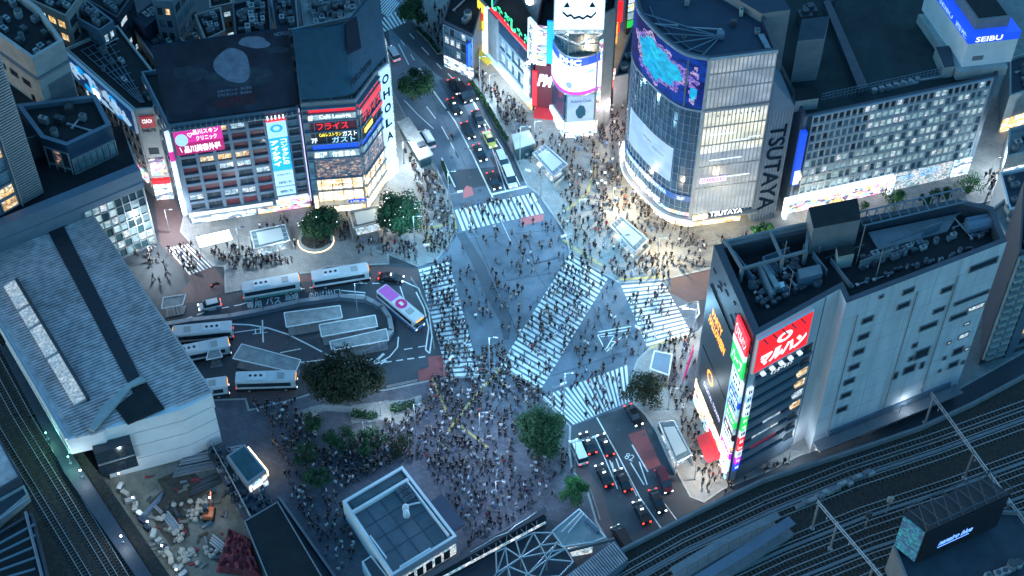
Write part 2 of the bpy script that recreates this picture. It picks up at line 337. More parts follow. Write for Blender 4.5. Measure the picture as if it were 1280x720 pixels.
def inset(poly, d):
    poly = [Vector((p[0], p[1], 0)) for p in poly]
    a = sum(poly[i].x * poly[(i + 1) % len(poly)].y - poly[(i + 1) % len(poly)].x * poly[i].y for i in range(len(poly)))
    if a < 0: poly = poly[::-1]
    n = len(poly); out_ = []
    for i in range(n):
        p0, p1, p2 = poly[i - 1], poly[i], poly[(i + 1) % n]
        e1 = (p1 - p0).normalized(); e2 = (p2 - p1).normalized()
        n1 = Vector((-e1.y, e1.x, 0)); n2 = Vector((-e2.y, e2.x, 0)); b = n1 + n2
        if b.length < 1e-4: b = n1
        b.normalize(); out_.append(p1 + b * (d / max(0.3, b.dot(n1))))
    return poly, out_
def inpoly(x, y, poly):
    r = False; j = len(poly) - 1
    for i in range(len(poly)):
        xi, yi = poly[i][0], poly[i][1]; xj, yj = poly[j][0], poly[j][1]
        if (yi > y) != (yj > y) and x < (xj - xi) * (y - yi) / (yj - yi) + xi: r = not r
        j = i
    return r
def block(root, poly, z0, z1, wall='white', roof='roofmid', par=0.9, pt=0.35, parmat=None, name='wall'):
    """walls with a parapet round a sunken roof"""
    o_, i_ = inset(poly, pt); n = len(o_); mb = MB(); zr = z1 - par; k = len(mb.v)
    mb.v += [(p.x, p.y, z0) for p in o_] + [(p.x, p.y, z1) for p in o_] + [(p.x, p.y, z1) for p in i_] + [(p.x, p.y, zr) for p in i_]
    for a in range(n):
        b = (a + 1) % n
        mb.f.append((a, b, n + b, n + a)); mb.m.append(0)
        mb.f.append((n + a, n + b, 2 * n + b, 2 * n + a)); mb.m.append(1)
        mb.f.append((2 * n + a, 2 * n + b, 3 * n + b, 3 * n + a)); mb.m.append(1)
    w = mb.build(name, [wall, parmat or wall], root)
    rb = MB(); rb.face([(p.x, p.y, zr) for p in i_]); r = rb.build('roof', roof, root)
    return w, r
class Fac:
    """an upright facade plane; t runs left to right as seen from the street, d outwards"""
    def __init__(s, a, b, out=None):
        s.a = Vector((a[0], a[1], 0)); b = Vector((b[0], b[1], 0)); s.L = (b - s.a).length; s.u = (b - s.a).normalized()
        s.n = Vector((s.u.y, -s.u.x, 0))
        if out is not None and s.n.dot(Vector((out[0], out[1], 0)) - s.a) < 0: s.n = -s.n
    def p(s, t, z, d=0): q = s.a + s.u * t + s.n * d; return Vector((q.x, q.y, z))
    def box(s, mb, t0, t1, z0, z1, d0, d1, m=0):
        q = [s.p(t0, z0, d1), s.p(t1, z0, d1), s.p(t1, z0, d0), s.p(t0, z0, d0)]
        mb.hexa(q + [s.p(t0, z1, d1), s.p(t1, z1, d1), s.p(t1, z1, d0), s.p(t0, z1, d0)], m)
    def hit(s, u, v, d=0.0):
        r = ray(u, v); o = Vector((0, 0, CAM_H)); a = s.a + s.n * d
        k = (a - o).dot(s.n) / r.dot(s.n); q = o + r * k
        return (q - a).dot(s.u), q.z
    def rect(s, u0, v0, u1, v1):
        a, b = s.hit(u0, v0), s.hit(u1, v1)
        return min(a[0], b[0]), max(a[0], b[0]), min(a[1], b[1]), max(a[1], b[1])
    def panel(s, root, name, t0, t1, z0, z1, d0, d1, mats, label=None, frame=None):
        mb = MB(); s.box(mb, t0, t1, z0, z1, d0, d1)
        if frame:
            w = frame
            for q in ((t0 - w, t1 + w, z1, z1 + w), (t0 - w, t1 + w, z0 - w, z0), (t0 - w, t0, z0, z1), (t1, t1 + w, z0, z1)):
                s.box(mb, *q, d0, d1 + 0.08, 1)
        return mb.build(name, [mats] if isinstance(mats, str) else mats, root, label)
class Arc:
    """a curved upright facade following a polyline, left to right"""
    def __init__(s, pts):
        s.q = [Vector((p[0], p[1], 0)) for p in pts]; s.c = [0.0]
        for a, b in zip(s.q, s.q[1:]): s.c.append(s.c[-1] + (b - a).length)
        s.L = s.c[-1]; s.nn = []
        seg = [Vector(((b - a).y, -(b - a).x, 0)).normalized() for a, b in zip(s.q, s.q[1:])]
        for i in range(len(s.q)): s.nn.append((seg[max(0, i - 1)] + seg[min(len(seg) - 1, i)]).normalized())
    def p(s, t, z, d=0):
        i = 0
        while i < len(s.q) - 2 and t > s.c[i + 1]: i += 1
        k = (t - s.c[i]) / (s.c[i + 1] - s.c[i]); q = s.q[i] + (s.q[i + 1] - s.q[i]) * k; n = s.nn[i] + (s.nn[i + 1] - s.nn[i]) * max(0, min(1, k)); q = q + n * d
        return Vector((q.x, q.y, z))
    def box(s, mb, t0, t1, z0, z1, d0, d1, m=0):
        n = max(1, int((t1 - t0) / 0.8))
        for k in range(n):
            a, b = t0 + (t1 - t0) * k / n, t0 + (t1 - t0) * (k + 1) / n
            mb.hexa([s.p(a, z0, d1), s.p(b, z0, d1), s.p(b, z0, d0), s.p(a, z0, d0), s.p(a, z1, d1), s.p(b, z1, d1), s.p(b, z1, d0), s.p(a, z1, d0)], m)
    def panel(s, root, name, t0, t1, z0, z1, d0, d1, mats, label=None):
        mb = MB(); s.box(mb, t0, t1, z0, z1, d0, d1); return mb.build(name, [mats] if isinstance(mats, str) else mats, root, label)
def smooth(pts, n=4):
    out_ = []; p = [pts[0] * 2 - pts[1]] + pts + [pts[-1] * 2 - pts[-2]]
    for i in range(1, len(p) - 2):
        for k in range(n):
            t = k / n; out_.append(0.5 * (2 * p[i] + (p[i + 1] - p[i - 1]) * t + (2 * p[i - 1] - 5 * p[i] + 4 * p[i + 1] - p[i + 2]) * t * t + (3 * p[i] - p[i - 1] - 3 * p[i + 1] + p[i + 2]) * t ** 3))
    return out_ + [pts[-1]]
_txt = {}
def text_tris(body, bold=0.0):
    key = (body, bold)
    if key not in _txt:
        c = bpy.data.curves.new('lettering', 'FONT'); c.body = body; c.offset = bold; c.resolution_u = 3
        o = bpy.data.objects.new('lettering', c); COL.objects.link(o); bpy.context.view_layer.update()
        me = bpy.data.meshes.new_from_object(o.evaluated_get(bpy.context.evaluated_depsgraph_get()))
        vs = [(v.co.x, v.co.y) for v in me.vertices]; fs = [tuple(p.vertices) for p in me.polygons]
        bpy.data.objects.remove(o); bpy.data.curves.remove(c); bpy.data.meshes.remove(me)
        x0 = min(v[0] for v in vs); x1 = max(v[0] for v in vs); y0 = min(v[1] for v in vs); y1 = max(v[1] for v in vs)
        _txt[key] = ([((x - x0) / (x1 - x0), (y - y0) / (y1 - y0)) for x, y in vs], fs)
    return _txt[key]
def letters(fac, root, body, t0, t1, z0, z1, d, m='whitetext', rot=False, bold=0.02, shear=0.0, mb=None):
    """lettering filling the rectangle; rot = turned a quarter clockwise, reading downwards"""
    vs, fs = text_tris(body, bold); own = mb is None; mb = mb or MB(); i = len(mb.v)
    for x, y in vs:
        if rot: t, z = t0 + (t1 - t0) * y, z1 - (z1 - z0) * x
        else: t, z = t0 + (t1 - t0) * (x + shear * y), z0 + (z1 - z0) * y
        mb.v.append(tuple(fac.p(t, z, d)))
    for f in fs: mb.f.append(tuple(i + k for k in f)); mb.m.append(0)
    if own: return mb.build('lettering', m, root)
def column_letters(fac, root, body, t0, t1, z0, z1, d, m='whitetext', bold=0.02):
    mb = MB(); n = len(body); h = (z1 - z0) / n
    for k, ch in enumerate(body):
        if ch.strip(): letters(fac, root, ch, t0, t1, z1 - (k + 0.92) * h, z1 - (k + 0.08) * h, d, m, bold=bold, mb=mb)
    return mb.build('lettering', m, root)
def ground_letters(body, p, ux, uy, w, h, z, mb):
    vs, fs = text_tris(body, 0.0); i = len(mb.v)
    for x, y in vs: mb.v.append((p[0] + ux[0] * x * w + uy[0] * y * h, p[1] + ux[1] * x * w + uy[1] * y * h, z))
    for f in fs: mb.f.append(tuple(i + k for k in f)); mb.m.append(0)
def marks(F, parent, t0, t1, z0, z1, d, seed, m='darkpatch', n=4, upright=False):
    """small print on a sign, too small to read"""
    r = random.Random(seed); mb = MB()
    for k in range(n):
        a = t0 + (t1 - t0) * (.1 + .8 * k / n); b = a + (t1 - t0) * .8 / n * r.uniform(.5, .85); zl = z0 + (z1 - z0) * r.uniform(.15, .4); zh = z0 + (z1 - z0) * r.uniform(.55, .85)
        mb.face([F.p(a, zl, d), F.p(b, zl, d), F.p(b, zh, d), F.p(a, zh, d)])
    return mb.build('small_print', m, parent)
def bars_and_windows(root, F, t0, t1, z0, z1, cols, rows, pier=0.35, span=0.9, depth=0.3, wmats=None, barmat='bluegrey', mb=None, cap=100, mull=1, wname='window', seed=1, skip=None, span_d=None, wframe='darkmetal'):
    """piers and spandrels standing proud of the wall, a window in each bay between them"""
    r = random.Random(seed); own = mb is None; mb = mb or MB(); cw = (t1 - t0) / cols; rh = (z1 - z0) / rows
    for c in range(cols + 1): F.box(mb, t0 + c * cw - pier / 2, t0 + c * cw + pier / 2, z0, z1, 0.0, depth)
    for k in range(rows + 1):
        for c in range(cols): F.box(mb, t0 + c * cw + pier / 2, t0 + (c + 1) * cw - pier / 2, z0 + k * rh - (span / 2 if k else 0), z0 + k * rh + (span / 2 if k < rows else 0), 0.0, span_d or depth - 0.02)
    if own: mb.build('facade_frame', barmat, root)
    cnt = 0; rest = MB(); order = []; made = {}
    for k in range(rows - 1, -1, -1):
        for c in range(cols):
            if skip and skip(c, k): continue
            a = t0 + c * cw + pier / 2 + 0.03; b = t0 + (c + 1) * cw - pier / 2 - 0.03
            zl = z0 + k * rh + (span / 2 if k else 0) + 0.03; zh = z0 + (k + 1) * rh - (span / 2 if k < rows - 1 else span / 2) - 0.03
            wm = wmats(c, k, r) if callable(wmats) else r.choice(wmats)
            if cnt < cap:
                wb = MB(); F.box(wb, a, b, zl, zh, 0.01, 0.06)
                F.box(wb, a, b, zl, zl + 0.10, 0.062, 0.11, 1); F.box(wb, a, b, zh - 0.10, zh, 0.062, 0.11, 1)
                for q in range(mull + 1):
                    x = a + (b - a - 0.08) * q / max(1, mull) if mull else a
                    F.box(wb, x, x + 0.08, zl + 0.1, zh - 0.1, 0.062, 0.11, 1)
                wb.build(wname, [wm, wframe], root)
            else:
                key = wm
                if key not in made: made[key] = len(made)
                F.box(rest, a, b, zl, zh, 0.01, 0.06, made[key])
            cnt += 1
    if rest.v: rest.build(wname, list(made), root, kind='stuff')
def roof_units(root, poly, z, n, seed, big=1.0, mats=('concrete', 'metal', 'lightconc', 'darkmetal')):
    """air conditioners, tanks and ducts standing on a roof"""
    r = random.Random(seed); _, q = inset(poly, 1.3); xs = [p.x for p in q]; ys = [p.y for p in q]; k = 0; tries = 0; placed = []
    e = (q[1] - q[0]).normalized(); rz = math.atan2(e.y, e.x)
    while k < n and tries < n * 40:
        tries += 1; x = r.uniform(min(xs), max(xs)); y = r.uniform(min(ys), max(ys))
        if not inpoly(x, y, q) or any(abs(x - a) + abs(y - b) < 1.45 * big for a, b in placed): continue
        placed.append((x, y)); kind = r.random(); mb = MB(); m = r.choice(mats)
        w, d, h = r.uniform(0.8, 1.9) * big, r.uniform(0.7, 1.3) * big, r.uniform(0.7, 1.6) * big
        if kind < 0.6:
            mb.box((x, y, z + 0.12 + h / 2), (w, d, h), rz); mb.box((x, y, z + 0.06), (w * .8, d * .8, 0.12), rz, 1)
            mb.tube((x, y, z + h + 0.12), (x, y, z + h + 0.24), min(w, d) * 0.36, 1, 10)
            mb.build('air_conditioner', [m, 'darkmetal'], root)
        elif kind < 0.8:
            L_ = r.uniform(3, 7) * big; a = rz + (math.pi / 2 if r.random() < .5 else 0)
            p0 = Vector((x, y, z + 0.35)); p1 = p0 + Vector((math.cos(a), math.sin(a), 0)) * L_
            if not inpoly(p1.x, p1.y, q): continue
            mb.tube(p0, p1, 0.18 * big); mb.box((p0.x, p0.y, z + 0.2), (0.5, 0.5, 0.4), rz); mb.box((p1.x, p1.y, z + 0.2), (0.5, 0.5, 0.4), rz); mb.build('pipe', 'metal', root)
        else:
            mb.tube((x, y, z), (x, y, z + h * 1.1), w * 0.5, 0, 12); mb.tube((x, y, z + h * 1.1), (x, y, z + h * 1.1 + 0.2), w * 0.42, 1, 12); mb.build('water_tank', [m, 'darkmetal'], root)
        k += 1
# ------------------------------------------------------------------ ground, roads, pavements
def pix(pts, z=0.0): return [at(u, v, z) for u, v in pts]
g = MB(); g.face([(-3000, -600, -0.004), (3000, -600, -0.004), (3000, 4000, -0.004), (-3000, 4000, -0.004)]); structure('ground', g, 'asphalt')
def sheet(name, pts, z, m):
    mb = MB(); q = [Vector((p.x, p.y, z)) for p in pix(pts)]
    if sum(q[i].x * q[(i + 1) % len(q)].y - q[(i + 1) % len(q)].x * q[i].y for i in range(len(q))) < 0: q = q[::-1]
    mb.face(q); bm = bmesh.new(); me = mb.mesh(name, [m]); bm.from_mesh(me); bmesh.ops.triangulate(bm, faces=bm.faces); bm.to_mesh(me); bm.free()
    o = link(name, me); o['kind'] = 'structure'; return o
S1 = [(281, 367), (280, 334), (268, 333), (239, 306), (225, 290), (232, 255), (300, 200), (430, 110), (478, 40), (488, 62), (490, 112), (510, 150), (535, 195), (560, 238), (567, 262), (571, 288), (562, 306), (545, 327), (522, 334), (486, 319), (487, 331), (409, 334), (392, 341), (362, 345), (372, 350)]
S2 = [(470, -40), (500, 0), (516, 26), (549, 65), (585, 97), (613, 133), (641, 194), (658, 233), (672, 243), (690, 268), (705, 290), (712, 318), (745, 338), (775, 355), (828, 351), (890, 336), (960, 322), (1100, 282), (1290, 240), (1290, -60)]
S3 = [(255, 500), (308, 498), (312, 512), (372, 497), (400, 488), (482, 487), (524, 478), (560, 471), (602, 470), (626, 458), (674, 486), (680, 498), (714, 533), (713, 562), (716, 587), (735, 612), (747, 653), (760, 675), (800, 760), (100, 760), (120, 590)]
S4 = [(872, 414), (812, 434), (796, 450), (788, 472), (791, 505), (806, 520), (818, 537), (835, 570), (852, 603), (862, 622), (880, 629), (905, 612), (960, 590), (1000, 570), (1080, 545), (1150, 515), (1230, 470), (1300, 430), (1300, 300), (1000, 330), (900, 380)]
SIDE = []
def raised(name, pts, mat_top, h=0.12):
    q = pix(pts); o_, i_ = inset(q, 0.35); SIDE.append([(p.x, p.y) for p in o_])
    mb = MB(); n = len(o_)
    for a in range(n):
        b = (a + 1) % n
        mb.face([(o_[a].x, o_[a].y, 0), (o_[b].x, o_[b].y, 0), (o_[b].x, o_[b].y, h), (o_[a].x, o_[a].y, h)], 1)
        mb.face([(o_[a].x, o_[a].y, h), (o_[b].x, o_[b].y, h), (i_[b].x, i_[b].y, h), (i_[a].x, i_[a].y, h)], 1)
    mb.face([(p.x, p.y, h) for p in i_], 0)
    me = mb.mesh(name, [mat_top, 'kerb']); bm = bmesh.new(); bm.from_mesh(me)
    bmesh.ops.triangulate(bm, faces=[f for f in bm.faces if len(f.verts) > 4]); bm.to_mesh(me); bm.free()
    o = link(name, me); o['kind'] = 'structure'
raised('pavement', S1, 'walk'); raised('pavement', S2, 'walk'); raised('plaza', S3, 'plaza'); raised('pavement', S4, 'walk')
# worn grey carriageway of the crossing and the upper road, darker lanes, trench patches
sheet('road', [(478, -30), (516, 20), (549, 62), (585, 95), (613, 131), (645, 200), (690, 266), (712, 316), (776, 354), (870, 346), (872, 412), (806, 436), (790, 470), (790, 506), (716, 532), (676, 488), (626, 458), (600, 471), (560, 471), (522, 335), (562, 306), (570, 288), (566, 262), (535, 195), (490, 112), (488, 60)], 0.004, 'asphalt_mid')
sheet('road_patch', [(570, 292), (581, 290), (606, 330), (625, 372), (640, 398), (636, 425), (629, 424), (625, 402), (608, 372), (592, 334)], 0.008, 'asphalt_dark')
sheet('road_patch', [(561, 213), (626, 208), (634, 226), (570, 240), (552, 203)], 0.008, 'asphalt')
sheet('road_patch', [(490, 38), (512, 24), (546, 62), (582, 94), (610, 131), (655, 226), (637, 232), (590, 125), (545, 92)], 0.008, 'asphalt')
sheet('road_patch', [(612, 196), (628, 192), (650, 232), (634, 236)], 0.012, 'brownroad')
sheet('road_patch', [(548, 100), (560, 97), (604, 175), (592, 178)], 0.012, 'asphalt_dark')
sheet('road', [(838, 347), (893, 333), (893, 372), (860, 378), (838, 366)], 0.008, 'brownroad')
sheet('road', [(893, 337), (1300, 244), (1300, 292), (900, 380)], 0.008, 'asphalt_mid')
sheet('road', [(192, 245), (215, 243), (236, 290), (268, 333), (280, 352), (279, 366), (246, 378), (216, 380), (238, 350), (200, 305)], 0.004, 'brownroad')
sheet('road', [(362, 337), (392, 335), (409, 335), (484, 333), (522, 336), (524, 352), (500, 352), (360, 352)], 0.008, 'brownroad')
sheet('road', [(716, 582), (735, 588), (752, 612), (764, 650), (782, 690), (760, 690), (748, 652), (736, 612)], 0.008, 'brownroad')
sheet('road', [(296, 490), (372, 486), (372, 496), (314, 508)], 0.008, 'brownroad')
# red painted boxes
red = MB()
def mark(mb, pts, z=0.013):
    q = pix(pts); 
    if len(q) > 2 and sum(q[i].x * q[(i + 1) % len(q)].y - q[(i + 1) % len(q)].x * q[i].y for i in range(len(q))) < 0: q = q[::-1]
    mb.face([(p.x, p.y, z) for p in q])
mark(red, [(522, 463), (536, 459), (558, 457), (561, 470), (558, 472), (524, 477)]); mark(red, [(535, 446), (552, 444), (557, 457.2), (536, 459.2)])
mark(red, [(785, 543), (806, 537), (826, 581), (808, 589)])
structure('red_road_marking', red, 'redpaint')
pk = MB(); mark(pk, [(650, 274), (662, 269), (680, 268), (679, 276), (652, 283)]); mark(pk, [(579, 238), (583, 232), (590, 234), (592, 244), (579, 248)])
structure('pink_road_marking', pk, 'pinkpaint')

# ------------------------------------------------------------------ zebra crossings and lane lines
def zebra(q, n, along, fill=0.5):
    """q = four corners; along=0: stripes spaced from corner 0 to 1, each running 0 to 3; along=1: spaced 0 to 3, running 0 to 1"""
    p = pix(q); mb = MB(); r = random.Random(n)
    if along: p = [p[0], p[3], p[2], p[1]]
    for k in range(n):
        a, b = (k + 0.5 - fill / 2) / n, (k + 0.5 + fill / 2) / n
        c = [p[0].lerp(p[1], a), p[0].lerp(p[1], b), p[3].lerp(p[2], b), p[3].lerp(p[2], a)]
        if along: c = c[::-1]
        mb.face([(x.x, x.y, 0.014) for x in c])
    bm = bmesh.new(); me = mb.mesh('zebra_crossing', ['paint']); bm.from_mesh(me); bmesh.ops.recalc_face_normals(bm, faces=bm.faces); bm.to_mesh(me); bm.free()
    o = link('zebra_crossing', me); o['kind'] = 'structure'
zebra([(567, 263), (668, 241), (681, 266), (577, 289)], 17, 0, .56)
zebra([(523, 336), (561, 326), (600, 470), (560, 472)], 25, 1, 0.6)
zebra([(712, 318), (760, 348), (676, 487), (625, 457)], 27, 1, 0.6)
zebra([(776, 356), (829, 352), (865, 418), (809, 434)], 15, 1, 0.6)
zebra([(676, 496), (785, 456), (788, 502), (716, 531)], 19, 0, .56)
zebra([(207, 310), (240, 304), (270, 332), (236, 344)], 8, 0, 0.55)
zebra([(468, 27), (500, 12), (508, 28), (480, 40)], 7, 0); zebra([(466, 10), (483, -8), (500, 4), (486, 22)], 8, 1)
mh = MB(); r = random.Random(77)
for k in range(46):
    u, v = r.choice([(r.uniform(560, 780), r.uniform(285, 450)), (r.uniform(540, 620), r.uniform(110, 240)), (r.uniform(740, 830), r.uniform(520, 660)), (r.uniform(300, 500), r.uniform(395, 470))]); c = at(u, v); q = r.uniform(.3, .42)
    mh.face([(c.x + q * math.cos(a * .628), c.y + q * math.sin(a * .628), .0165 + k * .0002) for a in range(10)])
structure('manhole_covers', mh, 'asphalt_dark')
sm = MB()
def seam(pts, w):
    q = pix(pts)
    for a, b in zip(q, q[1:]):
        d = (b - a).normalized(); nrm = Vector((-d.y, d.x, 0)) * w / 2; sm.face([(x.x, x.y, .0095) for x in (a - nrm, b - nrm, b + nrm, a + nrm)])
for pts, w in (([(592, 292), (640, 400), (655, 440)], .12), ([(636, 286), (690, 372)], .12), ([(575, 300), (700, 286)], .1), ([(600, 356), (700, 340)], .1), ([(690, 470), (780, 440)], .12), ([(740, 380), (770, 450)], .12), ([(660, 300), (668, 330), (700, 322)], .3), ([(700, 400), (735, 470)], .12), ([(540, 120), (590, 225)], .1)): seam(pts, w)
structure('road_seams', sm, 'asphalt')
ln = MB()
def line(pts, w=0.18, dash=None, z=0.015, mb=None):
    mb = mb or ln; q = pix(pts)
    for a, b in zip(q, q[1:]):
        d = (b - a); L = d.length; d.normalize(); nrm = Vector((-d.y, d.x, 0)) * w / 2; s = 0
        while s < L:
            e = min(L, s + (dash[0] if dash else L)); p0, p1 = a + d * s, a + d * e
            mb.face([(x.x, x.y, z) for x in (p0 - nrm, p1 - nrm, p1 + nrm, p0 + nrm)]); s = e + (dash[1] if dash else 1)
line([(524, 85), (544, 117), (569, 152), (591, 194), (616, 247)], 0.28); line([(573, 98), (587, 119), (607, 160), (632, 238)], 0.2)
line([(560, 92), (591, 125), (633, 194), (650, 232)], 0.16, (3, 3))
line([(505, 125), (522, 143), (542, 161)], 0.2); line([(533, 133), (552, 158), (573, 197)], 0.18, (4, 3)); line([(563, 178), (573, 197)], 0.18); line([(552, 197), (569, 234)], 0.25)
line([(498, 55), (511, 81)], 0.2); line([(512, 42), (530, 62), (552, 86)], 0.15, (2, 3)); line([(501, 50), (520, 78)], 0.15, (2, 3))
line([(615, 243), (659, 233)], 0.5); line([(613, 247), (640, 305)], 0.1)
# lower right road
line([(746, 522), (773, 570), (800, 622), (829, 664)], 0.22); line([(744, 547), (757, 575), (772, 611)], 0.18); line([(790, 556), (810, 590)], 0.25); line([(829, 627), (846, 650)], 0.16)
line([(726, 553), (742, 546), (758, 543)], 0.4); line([(786, 600), (796, 620)], 0.15); line([(812, 560), (788, 583)], 0.0001)
for a, b in (((788, 578), (805, 606)), ((799, 577), (809, 606))): line([a, b], 0.22)
line([(762, 575), (768, 592), (765, 578)], 0.2); line([(770, 573), (776, 590)], 0.2)
# triangular arrow painted on the crossing
for t in ([(747, 419), (758, 440), (770, 427), (788, 412), (747, 419)], [(751, 421), (768, 419), (763, 427), (758, 436)], [(763, 427), (770, 427)], [(748, 415), (789, 408)]): line(t, 0.2)
line([(858, 381), (872, 378), (874, 392), (869, 398)], 0.3); line([(849, 384), (873, 377)], 0.3)
# bus station lines
line([(217, 404), (262, 388), (300, 381), (345, 366), (372, 362), (420, 355), (478, 354)], 0.22, (1.3, 0.9))
line([(219, 408), (287, 405), (312, 406), (335, 410), (360, 418), (386, 431), (420, 449)], 0.28)
line([(290, 416), (327, 411)], 0.18); line([(328, 400), (329, 428)], 0.25); line([(350, 441), (376, 436)], 0.18); line([(376, 453), (420, 448)], 0.2)
line([(426, 363), (457, 366)], 0.25); line([(434, 368), (456, 369)], 0.25)
line([(501, 350), (523, 360), (536, 390), (540, 420), (537, 442), (532, 437), (536, 410), (530, 385), (520, 365)], 0.25); line([(500, 358), (506, 376), (500, 380)], 0.2)
line([(481, 453), (537, 445)], 0.22, (1.2, 0.8)); line([(498, 421), (497, 434), (487, 446), (470, 455)], 0.25); line([(505, 437), (534, 432)], 0.18, (1.5, 1))
for k in range(4): line([(456 + k * 9, 447 + 1.0 * k), (449 + k * 9, 455)], 0.4)
line([(480, 442), (468, 453)], 0.5)
line([(395, 465), (440, 452), (462, 450)], 0.2); line([(382, 466), (398, 462)], 0.2)
for k, (body, u, v, w) in enumerate((('専用', 309, 386, 2.6), ('バス', 333, 381, 2.6), ('路線', 357, 376, 2.4), ('のりば', 387, 374, 2.8), ('出口', 408, 371, 2.6), ('止', 316, 418, 2.6))):
    p = at(u, v); ux = (at(u + 30, v - 4) - p).normalized(); uy = Vector((-ux.y, ux.x, 0)); ground_letters(body, p, ux, uy, w * 1.0, 1.6, 0.015, ln)
ground_letters('82', at(780, 573), (0.9, -0.43), (0.43, 0.9), 1.5, 1.3, 0.015, ln)
structure('road_marking', ln, 'paint')
ty = MB()
for pts in ([(747, 194), (741, 220), (735, 240), (722, 253), (704, 266)], [(567, 268), (570, 286)], [(524, 285), (545, 284), (562, 280)], [(532, 286), (540, 312)], [(775, 350), (790, 349), (828, 346)], [(812, 436), (830, 428), (862, 421)], [(704, 300), (720, 312), (752, 332)], [(540, 472), (560, 520), (610, 560)], [(625, 462), (590, 500), (560, 540)]):
    line(pts, 0.45, None, 0.135, ty)
structure('tactile_paving', ty, 'yellowpaint')

# ------------------------------------------------------------------ tower block with unlit billboards (left of centre)
zF = 25.8
bl, br = at(238, 280), at(391, 257.5); bk = (at(205, 213) - bl); bk.z = 0
poly = [bl, br, br + bk * 1.05, bl + bk]
bF = thing('office_building', 'office block with grid of windows under dark portrait billboard and pink clinic sign', 'building', centroid(poly))
block(bF, poly, 0, zF, 'bluegrey', 'roofdark')
F = Fac(bl, br); W_ = F.L
def wm(c, k, r):
    x = r.random()
    return 'w_warm' if (c, k) in ((1, 5), (2, 5), (3, 5), (2, 8)) else 'w_white' if (c, k) in ((2, 4), (3, 4), (3, 8), (0, 1), (2, 1), (3, 1), (4, 3)) else 'w_red' if x < .35 else 'w_dark'
bars_and_windows(bF, F, 0.6, 16.7, 3.6, zF - 0.9, 5, 9, 0.6, 0.62, 0.5, wm, mull=2)
bars_and_windows(bF, F, 20.6, W_ - 0.4, 3.6, zF - 0.6, 1, 11, 0.3, 0.35, 0.4, ['w_blue', 'w_dark'], mull=1)
t0, t1, z0, z1 = 0.7, 8.6, 0, 0
a = F.hit(222, 190); b = F.hit(222, 160); c = F.hit(282, 152)
s1 = F.panel(bF, 'clinic_sign', 0.5, 9.0, 21.7, 25.0, 0.55, 0.8, ['magenta', 'white'], 'pink clinic sign', 0.0)
s2 = F.panel(bF, 'clinic_sign', 0.5, 9.0, 18.9, 21.6, 0.55, 0.8, ['darkmagenta', 'white'], 'crimson clinic sign', 0.0)
letters(F, s1, '品川スキン', 3.9, 8.4, 23.5, 24.7, 0.83); letters(F, s1, 'クリニック', 4.3, 8.0, 21.95, 23.2, 0.83); letters(F, s1, '♡', 2.9, 3.8, 23.0, 24.1, 0.83)
letters(F, s2, '品川美容外科', 1.9, 8.4, 19.3, 21.1, 0.83, bold=0.03); letters(F, s2, '\\', 1.1, 1.5, 19.6, 20.9, 0.83)
mb = MB()
pts = [F.p(1.75 + 1.15 * math.cos(x * math.pi / 8), 22.6 + 1.5 * math.sin(x * math.pi / 8), 0.84) for x in range(16)]; mb.face(pts); mb.build('oval_print', 'palesign', s1)
s3 = F.panel(bF, 'contact_lens_sign', 16.9, 20.4, 11.6, 19.9, 0.55, 0.85, 'cyansign', 'tall azure contact lens shop sign')
column_letters(F, s3, 'コンタクトの', 18.95, 20.1, 12.9, 19.6, 0.87); column_letters(F, s3, 'アイシティ', 17.15, 18.6, 12.7, 19.4, 0.87, bold=0.05)
s4 = F.panel(bF, 'lens_logo_sign', 16.9, 20.4, 20.0, 23.9, 0.55, 0.85, 'palesign', 'pale sign with a blue ring')
mb = MB()
for q in range(16):
    a0, a1 = q * math.pi / 8, (q + 1) * math.pi / 8
    mb.face([F.p(18.6 + rr * 1.15 * math.cos(x), 22.3 + rr * math.sin(x), 0.87) for rr, x in ((0.55, a0), (1.0, a0), (1.0, a1), (0.55, a1))])
mb.build('ring_mark', 'cyansign', s4)
s5 = F.panel(bF, 'red_sign', 16.9, 20.4, 24.0, 24.9, 0.55, 0.8, 'redsign'); 
for q in range(5): F.panel(bF, 'lamp_arm', 17.2 + q * .7, 17.4 + q * .7, 24.95, 25.15, 0.5, 1.3, 'hotwhite')
for z, h in ((9.6, 1.7), (7.4, 2.0), (5.0, 2.0)):
    s = F.panel(bF, 'lower_sign', 16.9, 20.4, z, z + h, 0.55, 0.8, 'palesign'); letters(F, s, '営業時間のご案内' if h > 1.8 else 'EYECITY', 17.5, 19.9, z + 0.5, z + h - 0.7, 0.82, 'dimblue')
F.panel(bF, 'violet_edge_light', W_ - 0.25, W_ - 0.05, 2, zF, 0.3, 0.5, 'lilac')
mb = MB(); r = random.Random(3)
for q in range(26):
    t = 0.8 + q * 0.95
    if t < W_: F.box(mb, t, t + 0.12, zF - 0.7, zF - 0.1, 0.3, 0.9)
F.box(mb, 0, W_, zF - 0.85, zF - 0.7, 0.3, 1.0); mb.build('maintenance_walkway', 'metal', bF)
# ground floor
F.panel(bF, 'shopfront', 0.4, 12.5, 0.3, 3.1, 0.05, 0.3, 'shopwhite'); F.panel(bF, 'shopfront', 12.9, W_ - 0.4, 0.3, 3.1, 0.05, 0.3, 'shopmix')
F.panel(bF, 'canopy', 0.2, 16.5, 3.15, 3.4, 0.0, 1.6, 'lightconc'); F.panel(bF, 'sign_band', 1.0, 15.8, 3.42, 4.1, 1.2, 1.4, 'whitesign'); F.panel(bF, 'sign_band', 17.0, W_ - .6, 3.2, 3.9, 0.2, .5, 'whitesign')
